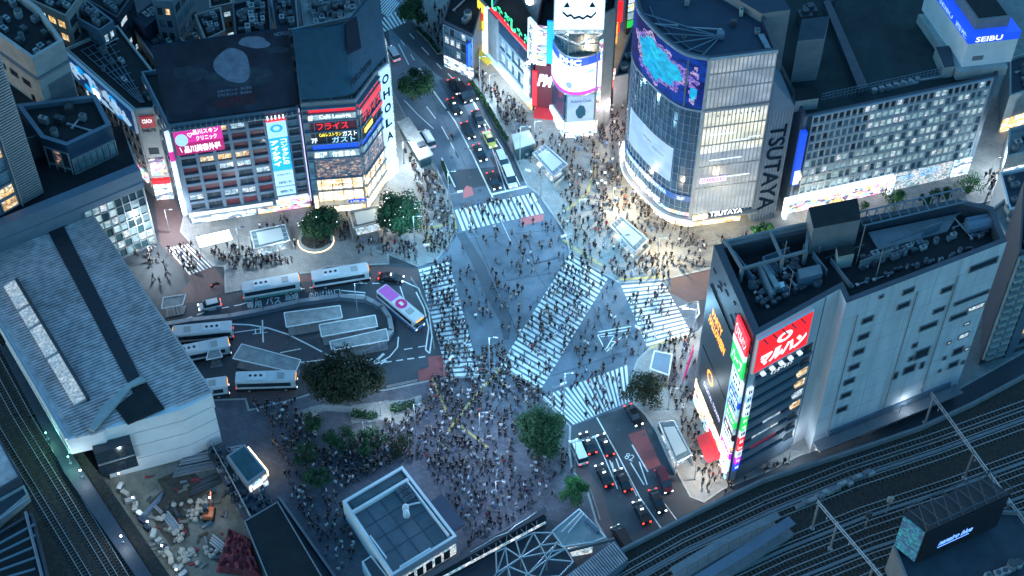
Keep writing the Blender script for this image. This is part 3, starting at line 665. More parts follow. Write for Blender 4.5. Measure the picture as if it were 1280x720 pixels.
# side wall with stacked blade signs
G_ = Fac(bl + bk, bl, out=(bl.x - 60, bl.y))
bars_and_windows(bF, G_, 0.4, G_.L - 1.2, 3.5, zF - 1, 5, 8, 0.5, 1.0, 0.25, ['w_dark', 'w_white', 'w_dark', 'w_cyan'], mull=1)
zz = 2.5; cols = ['whitesign', 'whitesign', 'palesign', 'whitesign', 'whitesign', 'whitesign', 'magenta', 'whitesign', 'whitesign']
for q, cc in enumerate(cols):
    h = 2.2; G_.panel(bF, 'blade_sign', G_.L - 0.9, G_.L - 0.15, zz, zz + h, 0.1, 0.9, cc); zz += h + 0.2
# rooftop billboards
zt = 44.0
bbA = thing('rooftop_billboard', 'big unlit navy billboard with a pale oval print on the office block roof', 'billboard', F.p(W_ / 2, zF + .3))
mb = MB(); F.box(mb, 0.0, W_ - 0.1, zF + 0.6, zt, -0.6, -0.1); pan = mb.build('billboard_panel', 'dimnavy', bbA)
mb = MB()
for q in range(7):
    t = 0.6 + q * (W_ - 1.2) / 6
    mb.tube(F.p(t, zF - 0.9, -0.9), F.p(t, zt - 0.4, -0.9), 0.14); mb.tube(F.p(t, zF - 0.9, -6), F.p(t, zt - 3, -0.95), 0.12)
for z in (zF + 3, zF + 8, zF + 13, zt - 0.5): mb.tube(F.p(0.2, z, -0.95), F.p(W_ - 0.3, z, -0.95), 0.09)
mb.build('steel_frame', 'darkmetal', bbA)
def pf(fac, parent, pts, m, name, d=-0.07):
    mb = MB(); mb.face([fac.p(*fac.hit(u, v, d), d) for u, v in pts]); return mb.build(name, m, parent)
def oval(cu, cv, ru, rv, n=18, rot=0.0): return [(cu + ru * math.cos(2 * math.pi * k / n) * math.cos(rot) - rv * math.sin(2 * math.pi * k / n) * math.sin(rot), cv + ru * math.cos(2 * math.pi * k / n) * math.sin(rot) + rv * math.sin(2 * math.pi * k / n) * math.cos(rot)) for k in range(n)]
def rough_oval(cu, cv, ru, rv, seed, n=30):
    r = random.Random(seed); f = [r.uniform(0, 6) for _ in range(3)]
    W__ = lambda a: 1 + .10 * math.sin(2 * a + f[0]) + .07 * math.sin(3 * a + f[1]) + .03 * math.sin(5 * a + f[2])
    return [(cu + ru * W__(2 * math.pi * k / n) * math.cos(2 * math.pi * k / n), cv + rv * W__(2 * math.pi * k / n) * math.sin(2 * math.pi * k / n)) for k in range(n)]
pf(F, pan, rough_oval(291, 82, 21, 23, 1), 'palepatch', 'pale_print'); pf(F, pan, rough_oval(318, 53, 20, 7, 2), 'palepatch', 'pale_print', -0.065); pf(F, pan, rough_oval(238, 92, 20, 11, 3), 'hazepatch', 'hazy_print'); pf(F, pan, rough_oval(345, 62, 15, 5, 4), 'hazepatch', 'hazy_print'); pf(F, pan, rough_oval(300, 96, 44, 12, 5), 'hazepatch', 'hazy_print', -.085)
a, b = F.hit(272, 133); letters(F, pan, 'NETFLIX', a, a + 6.9, b - 0.5, b + 1.6, -0.06, 'faintred', bold=0.01)
a, b = F.hit(343, 44); letters(F, pan, 'NETFLIX', a, a + 2.6, b - 0.3, b + 0.5, -0.06, 'palepatch')
for v in (116, 121): a, b = F.hit(272, v); letters(F, pan, '世界が見ている・独占配信', a, a + 6, b - 0.2, b + 0.5, -0.06, 'palepatch')
# ------------------------------------------------------------------ curved restaurant block beside it
cur = [at(392, 252, 3), at(457, 247, 3), at(481, 212, 3), at(495, 200, 3)]
for p in cur: p.z = 0
back = Vector((-2.5, 16, 0)); poly = [cur[0], cur[1], cur[2], cur[3], cur[3] + back * 0.9, cur[0] + back * 1.25]
zG = 28.3
bG = thing('restaurant_building', 'faceted restaurant block with stacked red neon signs and a warm lit cafe floor', 'building', centroid(poly))
block(bG, poly, 0, zG, 'grey', 'roofmid')
fa, fb, fc = Fac(cur[0], cur[1]), Fac(cur[1], cur[2]), Fac(cur[2], cur[3])
floors = [(0.2, 3.0, 'shopwarm'), (3.3, 5.9, 'shopwarm'), (6.4, 8.9, 'shopwarm'), (9.6, 14.2, 'dimshop'), (14.8, 16.6, 'w_cyan'), (17.0, 18.4, 'bluesign'), (18.7, 21.4, 'black'), (21.7, 24.0, 'deepred'), (24.3, 26.0, 'w_cyan'), (26.2, 27.0, 'redsign')]
mbf = MB()
for i, fx in enumerate((fa, fb)):
    lo = 1.2 if i == 0 else 0.3
    for z0, z1, m in floors: fx.panel(bG, 'floor_front', lo, fx.L - 0.15, z0, z1, 0.05, 0.35, m)
    for z in [q[0] - 0.25 for q in floors] + [27.2]: fx.box(mbf, 0.0, fx.L, z, z + 0.18, 0.0, 0.75)
    for q in range(int(fx.L / 1.9) + 1): fx.box(mbf, min(fx.L - 0.14, q * 1.9), min(fx.L, q * 1.9 + 0.14), 3.0, 27.5, 0.36, 0.5)
mbf.build('facade_frame', 'bluegrey', bG)
fa.panel(bG, 'violet_column', 0.1, 1.0, 0.3, 14, 0.05, 0.5, 'w_blue'); fa.panel(bG, 'yellow_light', 0.25, 0.9, 0.3, 5.0, 0.55, 0.7, 'hotwarm')
letters(fa, bG, 'フライス', 2.4, 8.0, 22.0, 23.7, 0.56, 'redsign'); letters(fb, bG, 'フライス', 1.0, 7.6, 22.0, 23.7, 0.56, 'redsign')
letters(fa, bG, 'Caféレストラン', 2.6, 6.6, 20.3, 21.2, 0.56, 'yellowtext'); letters(fa, bG, 'ガスト', 6.8, 9.4, 20.1, 21.4, 0.56); letters(fa, bG, 'ガスト', 4.8, 9.0, 18.6, 20.1, 0.56, 'palesign'); letters(fa, bG, '7F', 1.1, 2.2, 18.8, 20.0, 0.56)
letters(fa, bG, '8F', 1.0, 2.0, 24.4, 25.6, 0.56); letters(fa, bG, 'Café Lounge', 3.0, 8.6, 24.5, 25.7, 0.56, 'whitetext'); letters(fa, bG, '居酒屋', 1.4, 3.6, 15.0, 16.4, 0.56); letters(fa, bG, '個室 宴会', 4.6, 8.8, 15.0, 16.4, 0.56)
fb.panel(bG, 'slanted_sign', 0.8, 8.0, 24.3, 25.6, 0.55, 0.7, 'redsign'); fb.panel(bG, 'slanted_sign', 1.0, 4.0, 19.4, 20.4, 0.55, 0.7, 'yellowtext'); fb.panel(bG, 'slanted_sign', 4.2, 8.2, 20.6, 21.4, 0.55, 0.7, 'redsign')
letters(fa, bG, 'Lounge', 3.4, 6.8, 7.0, 8.3, 0.56, 'deepred'); letters(fb, bG, 'NEON DINING', 1, 7, 7.0, 8.3, 0.56, 'deepred')
sgn = fa.panel(bG, 'entrance_sign', fa.L - 3.2, fa.L + 0.1, 2.6, 3.7, 0.8, 1.0, 'bluesign'); letters(fa, sgn, '109-2', fa.L - 2.8, fa.L - 0.2, 2.8, 3.5, 1.02)
fa.panel(bG, 'entrance_canopy', 1.0, fa.L, 3.05, 3.25, 0.0, 1.6, 'metal')
tw = MB(); fc.box(tw, 0.35, fc.L - .3, 4.0, zG - .3, 0.05, 0.45); st = tw.build('letter_tower', 'palesign', bG)
for k, ch in enumerate('OHOLA'): letters(fc, st, ch, 0.75, fc.L - 0.7, 24.4 - k * 3.6, 26.6 - k * 3.6, 0.48, 'darkpatch', bold=.04)
fc.panel(bG, 'shopfront', 0.1, fc.L, 0.2, 3.8, 0.1, 0.5, 'hotwhite')
fr_ = Fac(cur[3], cur[3] + back * 0.9, out=(cur[3].x + 60, cur[3].y)); fr_.panel(bG, 'side_lights', 0.2, 9, 3.0, 26, 0.05, 0.3, 'w_white')
# curved teal billboard over it
arc = [cur[0] + Vector((0.25, 0, 0)), cur[0].lerp(cur[1], .45) + Vector((0, -.1, 0)), cur[0].lerp(cur[1], .9) + Vector((0, .4, 0)), cur[1].lerp(cur[2], .25) + Vector((-.3, .3, 0)), cur[1].lerp(cur[2], .6) + Vector((-.2, .2, 0)), cur[2] + Vector((0, .3, 0)), cur[3] + Vector((-.6, .2, 0))]
bbB = thing('curved_billboard', 'unlit teal curved billboard wrapping the restaurant block roof', 'billboard', centroid(arc) + Vector((0, 0, zG)))
mb = MB(); mf = MB(); CB = Arc(smooth(arc, 3)); CB.box(mb, 0, CB.L, zG + 0.9, 45.2, -0.3, 0.0)
for k in range(12):
    t = CB.L * (k + .02) / 11.5; mf.tube(CB.p(t, zG - .9, -0.7), CB.p(t, 44.8, -0.7), 0.13); mf.tube(CB.p(t, zG - .9, -5), CB.p(t, 42, -0.7), 0.11); mf.box(CB.p(t, zG + .5, .2), (.15, .15, .7))
for z in (33, 37, 41, 44.6): CB.box(mf, 0, CB.L, z, z + .15, -0.8, -.65)
pan = mb.build('billboard_panel', 'dimblue', bbB); mf.build('steel_frame', 'darkmetal', bbB)
fx = Fac(arc[4], arc[5]); a, b = fx.hit(441, 47); pf(fx, pan, [(432, 28), (446, 20), (452, 60), (434, 69)], 'darkpatch', 'dark_print', 0.03)
fx = Fac(arc[3], arc[4]); a, b = fx.hit(430, 105); letters(fx, pan, 'Yokohama', -3.0, 4.6, 31.2, 33.2, 0.06, 'darkpatch')

# ------------------------------------------------------------------ glass block with curved screen (right of centre)
K = at(863, 287); Rt = at(967, 277); top = 43.8
bot = [K] + [Vector((p.x, p.y, 0)) for p in (at(837, 265, 4.5), at(814, 248, 4.5), at(797, 230, 4.5), at(785.5, 215, 4.5))]
bot[0] = Vector((33.2, 205.6, 0)); bot += [bot[-1] + Vector((-0.5, 3.2, 0)), bot[-1] + Vector((-.2, 7.5, 0))]
FF = Fac(bot[0], Rt); tA = FF.hit(964, 111)[0]; tB = FF.L
kA = FF.p(tA, 0); 
rear = Vector((-2.0, 13.0, 0)); poly = smooth(bot, 4)[::-1] + [kA, kA + rear, bot[-1] + Vector((6, 8, 0))]
bQ = thing('corner_glass_building', 'curved glass block with glowing blue video screen and lettered side wall', 'building', centroid(poly))
block(bQ, poly, 4.2, top, 'blueglass', 'roofblue', 1.2, 0.5, 'darkgrey')
_, low = inset(poly, 1.4); mb = MB(); mb.prism(low, 0.0, 4.2); mb.build('ground_floor', 'shopwarm', bQ)
_, can = inset(poly, -0.9); mb = MB(); mb.prism(can, 4.0, 4.35); mb.build('canopy', 'metal', bQ)
CA = Arc(smooth(bot, 4)[::-1]); LA = CA.L; zl = 31.8; tS_ = CA.c[0] + 8.5      # the straight tail at the back is 8.5 m or so
mb = MB()
for k in range(int(LA / 1.1)): t = k * LA / int(LA / 1.1); CA.box(mb, t, t + 0.09, 4.6, zl - 0.6, 0.0, 0.14)
for z in [6.6 + 2.1 * k for k in range(12)]: CA.box(mb, 0, LA, z, z + 0.12, 0.0, 0.11)
CA.box(mb, 0, LA, zl - 0.5, zl, 0.0, 0.3); CA.box(mb, 0, LA, top - 0.5, top + .05, 0.02, 0.35); mb.build('mullions', 'bluegrey', bQ)
scr = CA.panel(bQ, 'video_screen', 0.2, LA - .1, zl + 0.3, top - 0.8, 0.05, 0.3, 'ledart')
ps = CA.panel(bQ, 'pale_screen', LA - 17.5, LA - 4.6, 12.5, 21.0, 0.16, 0.22, 'ledpale')
CA.panel(bQ, 'ticker', 3, LA - .1, 8.5, 10.0, 0.16, 0.2, 'navysign'); letters(CA, bQ, 'STARBUCKS COFFEE   TSUTAYA', LA - 18, LA - 5.2, 8.8, 9.7, 0.23, 'palesign', bold=.02); letters(CA, bQ, 'BOOK MUSIC GAME', LA - 17.5, LA - 6.5, 5.6, 6.6, 0.2, 'whitetext', bold=.02); letters(CA, bQ, '2F', LA - 3, LA - 1.6, 8.8, 9.5, .23, 'palesign')
CA.panel(bQ, 'lit_floor', 1, LA - .1, 4.7, 5.5, 0.05, 0.13, 'shopmix'); CA.panel(bQ, 'canopy_edge', 1, LA + .6, 4.1, 4.4, 0.85, 1.0, 'palesign'); letters(CA, bQ, 'TSUTAYA', LA - 7.2, LA - .8, 3.3, 4.6, 1.2, bold=.03)
letters(CA, ps, 'Supreme', LA - 9.6, LA - 6.6, 17.4, 18.0, 0.25, 'navysign'); letters(CA, ps, 'collection', LA - 12.6, LA - 10, 18.3, 18.7, 0.25, 'deepred')
# picture on the screen: a lagoon ringed with violet surf
def cells(test, dd, name, m):
    mb = MB(); st = .3; nx = int(LA / st)
    for i in range(nx):
        for j in range(int(10.8 / st)):
            t, z = i * st, zl + .4 + j * st
            if test(t, z): mb.face([CA.p(t, z, dd), CA.p(t + st, z, dd), CA.p(t + st, z + st, dd), CA.p(t, z + st, dd)])
    mb.build(name, m, scr)
def lag(t, z, k, cx=None, rx=6.0, rz=4.1):
    cx = LA - 10.6 if cx is None else cx; a = math.atan2(z - 37.6, t - cx); w = 1 + .10 * math.sin(3 * a + 1) + .08 * math.sin(7 * a) + .05 * math.sin(13 * a + 2); return ((t - cx) / rx) ** 2 + ((z - 37.6) / rz) ** 2 < (w * k) ** 2
cells(lambda t, z: lag(t, z, 1.14) and math.sin(t * 5) * math.sin(z * 6) < .5, .32, 'violet_surf', 'ledviolet'); cells(lambda t, z: lag(t, z, .9), .34, 'cyan_lagoon', 'ledcyan'); cells(lambda t, z: lag(t, z, 1, LA - 2.4, .75, 4.4) and math.sin(z * 4 + t * 3) < .6, .32, 'violet_streak', 'ledviolet'); cells(lambda t, z: lag(t, z + 2.2, .8, LA - 2.3, .7, 1.8), .34, 'cyan_drop', 'ledcyan')
CA.panel(bQ, 'screen_gap', LA - 3.7, LA - 3.4, zl + .3, top - .8, .36, .4, 'darkgrey')
def blob(mb, fx, ct, cz, rt, rz, seed, d):
    r = random.Random(seed); mb.face([fx.p(ct + rt * (0.8 + .3 * r.random()) * math.cos(2 * math.pi * k / 20), cz + rz * (0.8 + .3 * r.random()) * math.sin(2 * math.pi * k / 20), d) for k in range(20)])
# flat lit front
mb = MB()
for k in range(17):
    t = k * (tA - 0.15) / 16; FF.box(mb, t, t + 0.13, 5.2, top - 0.2, 0.1, 0.32)
for z in (12, 17.5, 23, 27.5, 36.5, 40): FF.box(mb, 0, tA, z, z + 0.2, 0.1, 0.28)
FF.box(mb, -0.3, tA, zl - 0.2, zl + 0.25, 0.1, 0.6); FF.box(mb, -.2, tA, top - .3, top + .06, 0.1, 0.5); FF.box(mb, -0.5, 0.0, 4.4, top - .1, -0.3, 0.45)
mb.build('mullions', 'metal', bQ)
FF.panel(bQ, 'upper_cladding', 0.02, tA, zl + 0.3, top - 0.3, 0.02, 0.1, 'glowcladding'); FF.panel(bQ, 'lit_cladding', 0.02, tA, 21, zl - 0.25, 0.02, 0.1, 'litpanel'); FF.panel(bQ, 'lower_cladding', 0.02, tA, 5.2, 20.98, 0.02, 0.1, 'glowcladding')
for t, z, w in ((5.5, 23.6, 3.4), (8.6, 24.0, 2.2), (2.0, 19.2, 6.0), (3.0, 14.5, 7.0), (1.0, 25.6, 5.0)): FF.panel(bQ, 'light_strip', t, t + w, z, z + 0.22, 0.33, 0.38, 'whitesign')
s = FF.panel(bQ, 'pink_light_sign', 0.7, 5.6, 13.6, 14.9, 0.33, 0.4, 'lilac'); letters(FF, s, 'STARBUCKS', 1.0, 5.3, 13.8, 14.7, 0.42, 'magenta')
FF.panel(bQ, 'entrance_lights', 0.2, 3, 4.4, 5.2, 0.3, 0.9, 'shopwarm'); letters(FF, bQ, 'TSUTAYA', 3.3, 9.6, 4.6, 5.9, 0.7, 'whitetext', bold=0.03)
for k in range(8): FF.panel(bQ, 'spot_lamp', 2.4 + k * 1.05, 2.6 + k * 1.05, zl - 1.6, zl - 1.4, 0.33, 0.5, 'black')
# lettered wall with raked top
t_, zR = FF.hit(990, 133); _, zS = FF.hit(966, 100)
p4 = [(tA + 0.02, 1.0), (tB, 1.0), (tB, zR), (tA + 0.02, zS)]
mb = MB(); mb.hexa([FF.p(p4[0][0], p4[0][1], 0.0), FF.p(p4[1][0], p4[1][1], 0.0), FF.p(p4[1][0], p4[1][1], -12), FF.p(p4[0][0], p4[0][1], -12), FF.p(p4[3][0], p4[3][1], 0.0), FF.p(p4[2][0], p4[2][1], 0.0), FF.p(p4[2][0], p4[2][1], -12), FF.p(p4[3][0], p4[3][1], -12)])
wg = mb.build('lettered_wall', 'bluegrey', bQ)
mb = MB()
for k in range(9): t = tA + 0.1 + k * (tB - tA - 0.2) / 8; FF.box(mb, t, t + 0.05, 1.2, zR - .5, 0.0, 0.06)
mb.build('fins', 'metal', wg); letters(FF, bQ, 'TSUTAYA', tA + (tB - tA) * .22, tA + (tB - tA) * .86, FF.hit(952, 262)[1], FF.hit(968, 156)[1], 0.12, 'darkpatch', rot=True, bold=0.02)
# roof frames of the screens, rear block
mb = MB(); q0 = FF.p(3, 0, -4)
for k in range(6):
    t = LA - 1.5 - k * 3.0; a = CA.p(t, top - 0.1, -.3); b = CA.p(t - 3, top - .1, -.3); mb.tube(a, (q0.x, q0.y + 2, top - 1.0), 0.12); mb.tube(CA.p(t, top - 1, -2.2), CA.p(t - 3, top - 1, -2.2), 0.1)
mb.box((q0.x, q0.y + 2, top - .6), (1.2, 1.2, 1.2)); mb.build('screen_frame', 'bluegrey', bQ)
roof_units(bQ, poly, top - 1.2, 9, 5, 0.8)
sk = MB(); sk.hexa([FF.p(tA - 1.6, top - 0.9, -1.3), FF.p(tA - .7, top - .9, -1.2), FF.p(tA - .9, top - .9, -5), FF.p(tA - 1.9, top - .9, -5)] + [FF.p(tA - 1.6, top - 0.6, -1.3), FF.p(tA - .7, top - .6, -1.2), FF.p(tA - .9, top - .6, -5), FF.p(tA - 1.9, top - .6, -5)]); sk.build('skylight', 'w_blue', bQ)
u0, u1 = at(952, 17, 44.5), at(988, 12, 44.5)
pr = [Vector((p.x, p.y, 0)) for p in (u0, u1)]; pr += [pr[1] + Vector((-4, 14, 0)), pr[0] + Vector((-14, 14, 0))]
rb = MB(); o_, i_ = inset(pr, .4); rb.prism(o_, 20, 44.5, 0, 1); rb.build('rear_block', ['concrete', 'roofblue'], bQ)
M['paleframe'] = mat('pale_window_frame', (0.34, 0.40, 0.44), 0.6, 0.1)
# ------------------------------------------------------------------ department store (right)
dl, dr = at(983, 267), at(1211, 216); zD = 25.4
bkD = Vector((-14, 62, 0)); poly = [dl, dr, dr + Vector((4, 62, 0)), dl + bkD]
bD = thing('department_store', 'long department store with rows of pale lit windows and broad dark green roof', 'building', centroid(poly))
block(bD, poly, 0, zD, 'bluegrey', 'roofgreen', 1.3, 0.5, 'darkgrey')
FD = Fac(dl, dr)
def wmD(c, k, r):
    if k == 8: return 'w_white' if r.random() < .12 else 'w_dark'
    if c < 9 and k > 3: return r.choice(['w_blue', 'w_dark', 'w_blue'])
    return r.choice(['w_cyan', 'w_blue', 'w_cyan', 'w_blue', 'w_white' if r.random() < .4 else 'w_cyan'])
bars_and_windows(bD, FD, 1.6, FD.L - 1.2, 5.0, zD - 0.2, 28, 9, 0.26, 0.55, 0.35, wmD, 'paleframe', mull=0, wframe='paleframe')
FD.panel(bD, 'blue_banner', -0.6, 0.5, 9.0, 22.5, 0.3, 1.3, 'bluesign'); FD.panel(bD, 'banner_light', -0.7, 0.4, 9.5, 13.0, 1.32, 1.45, 'whitesign')
FD.panel(bD, 'corner_strip', 0.6, 1.4, 5, zD - .3, 0.0, 0.3, 'w_dark')
t0, z0 = 0, 0
mb = MB(); FD.box(mb, -1.2, 21.0, 4.4, 5.0, 0.3, 1.4); FD.box(mb, -1.2, -0.6, 0, 4.4, 0.3, 1.4); FD.box(mb, 20.4, 21.0, 0, 4.4, 0.3, 1.4); mb.build('lit_portal', 'hotwhite', bD)
FD.panel(bD, 'shopfront', -0.4, 20.2, 0.2, 4.2, 0.05, 0.3, 'shopmix'); s = FD.panel(bD, 'entrance_sign', 2.6, 19, 3.2, 4.3, 0.31, .5, 'navysign'); letters(FD, s, 'SEIBU A館', 10, 14.5, 3.4, 4.1, 0.53)
FD.panel(bD, 'red_sign', 6, 8, 3.3, 4.1, 0.5, 0.6, 'redsign')
s = FD.panel(bD, 'window_posters', 21.6, 33.5, 0.3, 4.6, 0.05, 0.4, 'w_white'); letters(FD, s, 'LOFT', 26.8, 31.0, 2.8, 4.3, 0.43, 'bluetext'); letters(FD, s, 'SALE 秋', 22.4, 25.6, 2.8, 4.0, 0.43, 'bluetext')
FD.panel(bD, 'window_posters', 33.9, FD.L - .5, 0.3, 4.6, 0.05, 0.4, 'shopwhite')
# roof fittings
def roofbox(root, name, pts, z0, z1, mats):
    mb = MB(); mb.prism(pix(pts, z0), z0, z1, 0, 1 if len(mats) > 1 else None); return mb.build(name, mats, root)
zr = zD - 1.3
roofbox(bD, 'stair_tower', [(988, 103), (1020, 100), (1027, 72), (993, 76)], zr, zr + 10, ['concrete', 'roofmid'])
roofbox(bD, 'lift_house', [(992, 140), (1021, 136), (1019, 122), (990, 124)], zr, zr + 2.6, ['lightconc', 'roofdark'])
roofbox(bD, 'roof_duct', [(1072, 118), (1084, 115), (1036, 6), (1028, 8)], zr, zr + 1.3, ['darkgrey'])
roofbox(bD, 'roof_duct', [(1036, 8), (1044, 6), (1028, -30), (1018, -30)], zr, zr + 1.3, ['darkgrey'])
mb = MB()
for k in range(34):
    a = at(1026 + k * 4.7, 128 - k * 1.02, zr); mb.tube(a, a + Vector((0, 0, 2.2)), 0.08, n=4)
for z in (0.7, 1.4, 2.1): mb.tube(at(1026, 128, zr) + Vector((0, 0, z)), at(1186, 93, zr) + Vector((0, 0, z)), 0.06)
mb.build('roof_fence', 'bluegrey', bD)
mb = MB(); mb.box(at(1118, 110, zr) + Vector((0, 0, .3)), (9, .5, .5), R(14)); mb.box(at(1150, 102, zr) + Vector((0, 0, .3)), (9, .4, .4), R(14)); mb.build('roof_rail', 'metal', bD)
for k in range(7): mb = MB(); a = at(1092 + k * 9, 116 - k * 2.2, zr); mb.box(a + Vector((0, 0, .5)), (.9, .7, 1), R(14)); mb.tube(a + Vector((0, 0, 1)), a + Vector((0, 0, 1.15)), .3, 0, 8); mb.build('air_conditioner', 'metal', bD)
for u, v in ((1012, 60), (1004, 30), (1010, 24)): a = at(u, v, zr); mb = MB(); mb.box(a + Vector((0, 0, 1.4)), (2.4, 2.2, 2.8), R(14)); mb.box(a + Vector((0, 0, 3.2)), (1.2, 1.2, .8), R(14)); mb.build('plant_room', 'darkgrey', bD)
# white penthouse with blue band
base = [(1186, 101), (1262, 88), (1262, 20), (1172, 30)]
zz = zr
pA, pB, pC = at(1202, 84, zz + 2), at(1264, 77, zz + 2), at(1152, 12, zz + 2)
d1, d2 = pB - pA, pC - pA
pp = [pA, pB, pB + d2, pC]; ph = thing('sign_penthouse', 'white penthouse with blue lettered band on the department store roof', 'penthouse', Vector((pA.x, pA.y, zr)))
mb = MB(); mb.prism([p + Vector((d1.normalized() + d2.normalized())) * -1.2 for p in pp], zr, zr + 2); mb.build('terrace', 'lightconc', ph)
mb = MB(); mb.prism(pp, zr + 2, zr + 7.6); mb.build('wall', 'white', ph); _, ii = inset(pp, -0.08)
mb = MB(); mb.prism(ii, zr + 7.6, zr + 9.4); bd = mb.build('blue_band', 'bluesign', ph); _, ii = inset(pp, 1.6)
mb = MB(); mb.prism(ii, zr + 9.4, zr + 11.6); mb.build('upper_wall', 'concrete', ph); _, i2 = inset(pp, 2.1)
mb = MB(); mb.prism(i2, zr + 11.6, zr + 11.8); mb.build('roof', 'roofdark', ph)
fx = Fac(pA, pB); letters(fx, bd, 'SEIBU', 1.2, 6.2, zr + 7.9, zr + 9.1, 0.14); fx.panel(ph, 'vent', 1.6, 3.6, zr + 3.4, zr + 4.4, 0.0, 0.1, 'concrete')
fy = Fac(pC, pA, out=(0, 0)); letters(fy, bd, 'SEIBU  西武', fy.L * .3, fy.L * .95, zr + 7.9, zr + 9.1, 0.14, 'palesign')
roofbox(ph, 'roof_box', [(1177, 98), (1190, 96), (1184, 70), (1166, 72)], zr, zr + 2.6, ['lightconc', 'roofmid'])

# ------------------------------------------------------------------ sign-covered corner block (right foreground)
H = 39.5
A, B, C, D, E_, Fp, Gp = [at(u, v, H) for u, v in ((895, 306), (945, 419), (1050, 361), (1058, 379), (1259, 302), (1241, 258), (1150, 262))]
for p in (A, B, C, D, E_, Fp, Gp): p.z = 0
poly = [A, B, C, D, E_, Fp, at(1196, 249, H), A]
poly = [Vector((p.x, p.y, 0)) for p in poly[:-1]]
bM = thing('sign_tower_building', 'long pale corner block with red and green lit signs and cluttered dark roof', 'building', centroid(poly))
block(bM, poly, 0, H, 'whitetile', 'roofdark', 2.4, 0.9, 'darkgrey')
zr = H - 2.4
FW = Fac(A, B); FS = Fac(B, C); FR = Fac(D, E_)
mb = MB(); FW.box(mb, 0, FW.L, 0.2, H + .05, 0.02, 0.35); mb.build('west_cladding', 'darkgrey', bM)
mb = MB()
FW.box(mb, 1.0, FW.L - 4.6, 17, 31.5, 0.36, 0.6); FW.box(mb, 1.5, FW.L - 4.6, 6.5, 16.6, 0.36, 0.6); sb = mb.build('black_billboard', 'black', bM)
mb = MB(); r = random.Random(4)
for k in range(26):
    t = 0.4 + r.random() * (FW.L - 1); z = 30 + r.random() * 8.5; FW.box(mb, t, min(FW.L, t + 0.5 + r.random() * 2.4), z, z + 0.18, 0.36, 0.5)
mb.build('louvres', 'blueglass', bM)
letters(FW, sb, 'HALLOWEEN', 2.6, 10.0, 24.2, 26.4, 0.64, 'warmtext', bold=0.05, shear=0.05); letters(FW, sb, 'PARTY', 3.6, 8.4, 26.8, 28.6, 0.64, 'warmtext', bold=0.05)
letters(FW, sb, 'DIGITAL TOWN', 4.4, 12.4, 9.4, 10.5, 0.64, 'lilac'); mb = MB()
for q in range(12):
    a0, a1 = q * math.pi / 6 + .4, (q + .8) * math.pi / 6 + .4
    mb.face([FW.p(6.5 + rr * 1.5 * math.cos(x), 13.9 + rr * 1.5 * math.sin(x), 0.64) for rr, x in ((0.62, a0), (1.0, a0), (1.0, a1), (0.62, a1))])
mb.build('ring_mark', 'warmtext', sb)
FW.panel(bM, 'lit_floor', 0.6, FW.L - 4.4, 3.6, 6.2, 0.36, 0.5, 'shopwarm'); FW.panel(bM, 'shopfront', 1, FW.L - .6, 0.3, 3.2, 0.36, 0.6, 'shopmix')
letters(FW, bM, 'CAFE & STORE', 6.5, 12, 4.2, 5.2, 0.62, 'palesign')
# corner sign strip, west side
zz = 3.4
for q, m in enumerate(['whitesign', 'whitesign', 'purplesign', 'shopmix', 'whitesign', 'deepred', 'w_cyan', 'greensign', 'w_cyan', 'palesign', 'bluesign', 'palesign', 'whitesign', 'whitesign']):
    h = 1.55; FW.panel(bM, 'tenant_sign', FW.L - 4.1, FW.L - 0.15, zz, zz + h, 0.36, 0.75, m); marks(FW, bM, FW.L - 4.1, FW.L - 0.15, zz, zz + h, 0.76, q, 'darkpatch' if m in ('whitesign', 'palesign') else 'whitetext', 4 + q % 3); zz += h + 0.18
FW.panel(bM, 'edge_light', FW.L - 4.4, FW.L - 4.2, 1, 27.5, 0.36, 0.8, 'palesign')
zz = 4.0
for q, m in enumerate(['bluesign', 'purplesign', 'whitesign', 'redsign', 'redsign', 'whitesign', 'greensign', 'greensign', 'whitesign', 'whitesign', 'palesign', 'whitesign']):
    h = 1.75; FS.panel(bM, 'tenant_sign', 0.15, 1.15, zz, zz + h, 0.1, 0.5, m); marks(FS, bM, .15, 1.15, zz, zz + h, .51, q, 'darkpatch' if m in ('whitesign', 'palesign') else 'whitetext', 2); zz += h + 0.12
# red and green roof-level signs
sL = FS.hit(1011, 400)[0]
s = FS.panel(bM, 'red_billboard', 0.25, sL, 30.4, 38.6, 0.1, 0.55, ['redsign', 'white'], 'red lit billboard with white lettering', 0.12)
mb = MB()
for q in range(20):
    a0, a1 = q * math.pi / 10, (q + 1) * math.pi / 10
    mb.face([FS.p(5.6 + rr * 1.5 * math.cos(x), 36.0 + rr * 1.15 * math.sin(x), 0.6) for rr, x in ((0.5, a0), (1.0, a0), (1.0, a1), (0.5, a1))])
mb.build('ring_mark', 'whitetext', s); letters(FS, s, 'マルハン', 0.9, sL - 0.8, 31.2, 34.2, 0.6, bold=0.08, shear=0.06)
for q in range(5): FS.panel(s, 'lamp_arm', 1.2 + q * 1.8, 1.35 + q * 1.8, 38.0, 38.15, 0.55, 1.5, 'darkmetal')
s = FW.panel(bM, 'red_billboard', FW.L - 5.0, FW.L - 0.1, 34.4, 38.6, 0.7, 1.1, 'redsign', 'red lit sign facing the crossing'); letters(FW, s, '〇マルハン', FW.L - 4.7, FW.L - .4, 35, 37.6, 1.13)
FW.panel(bM, 'white_strip_sign', FW.L - 5.0, FW.L - 0.1, 33.0, 34.3, 0.7, 1.2, 'whitesign')
s = FW.panel(bM, 'green_billboard', FW.L - 5.0, FW.L - 0.1, 28.6, 32.9, 0.7, 1.1, 'greensign'); letters(FW, s, 'ハーブ', FW.L - 4.6, FW.L - .5, 29.2, 32.2, 1.13)
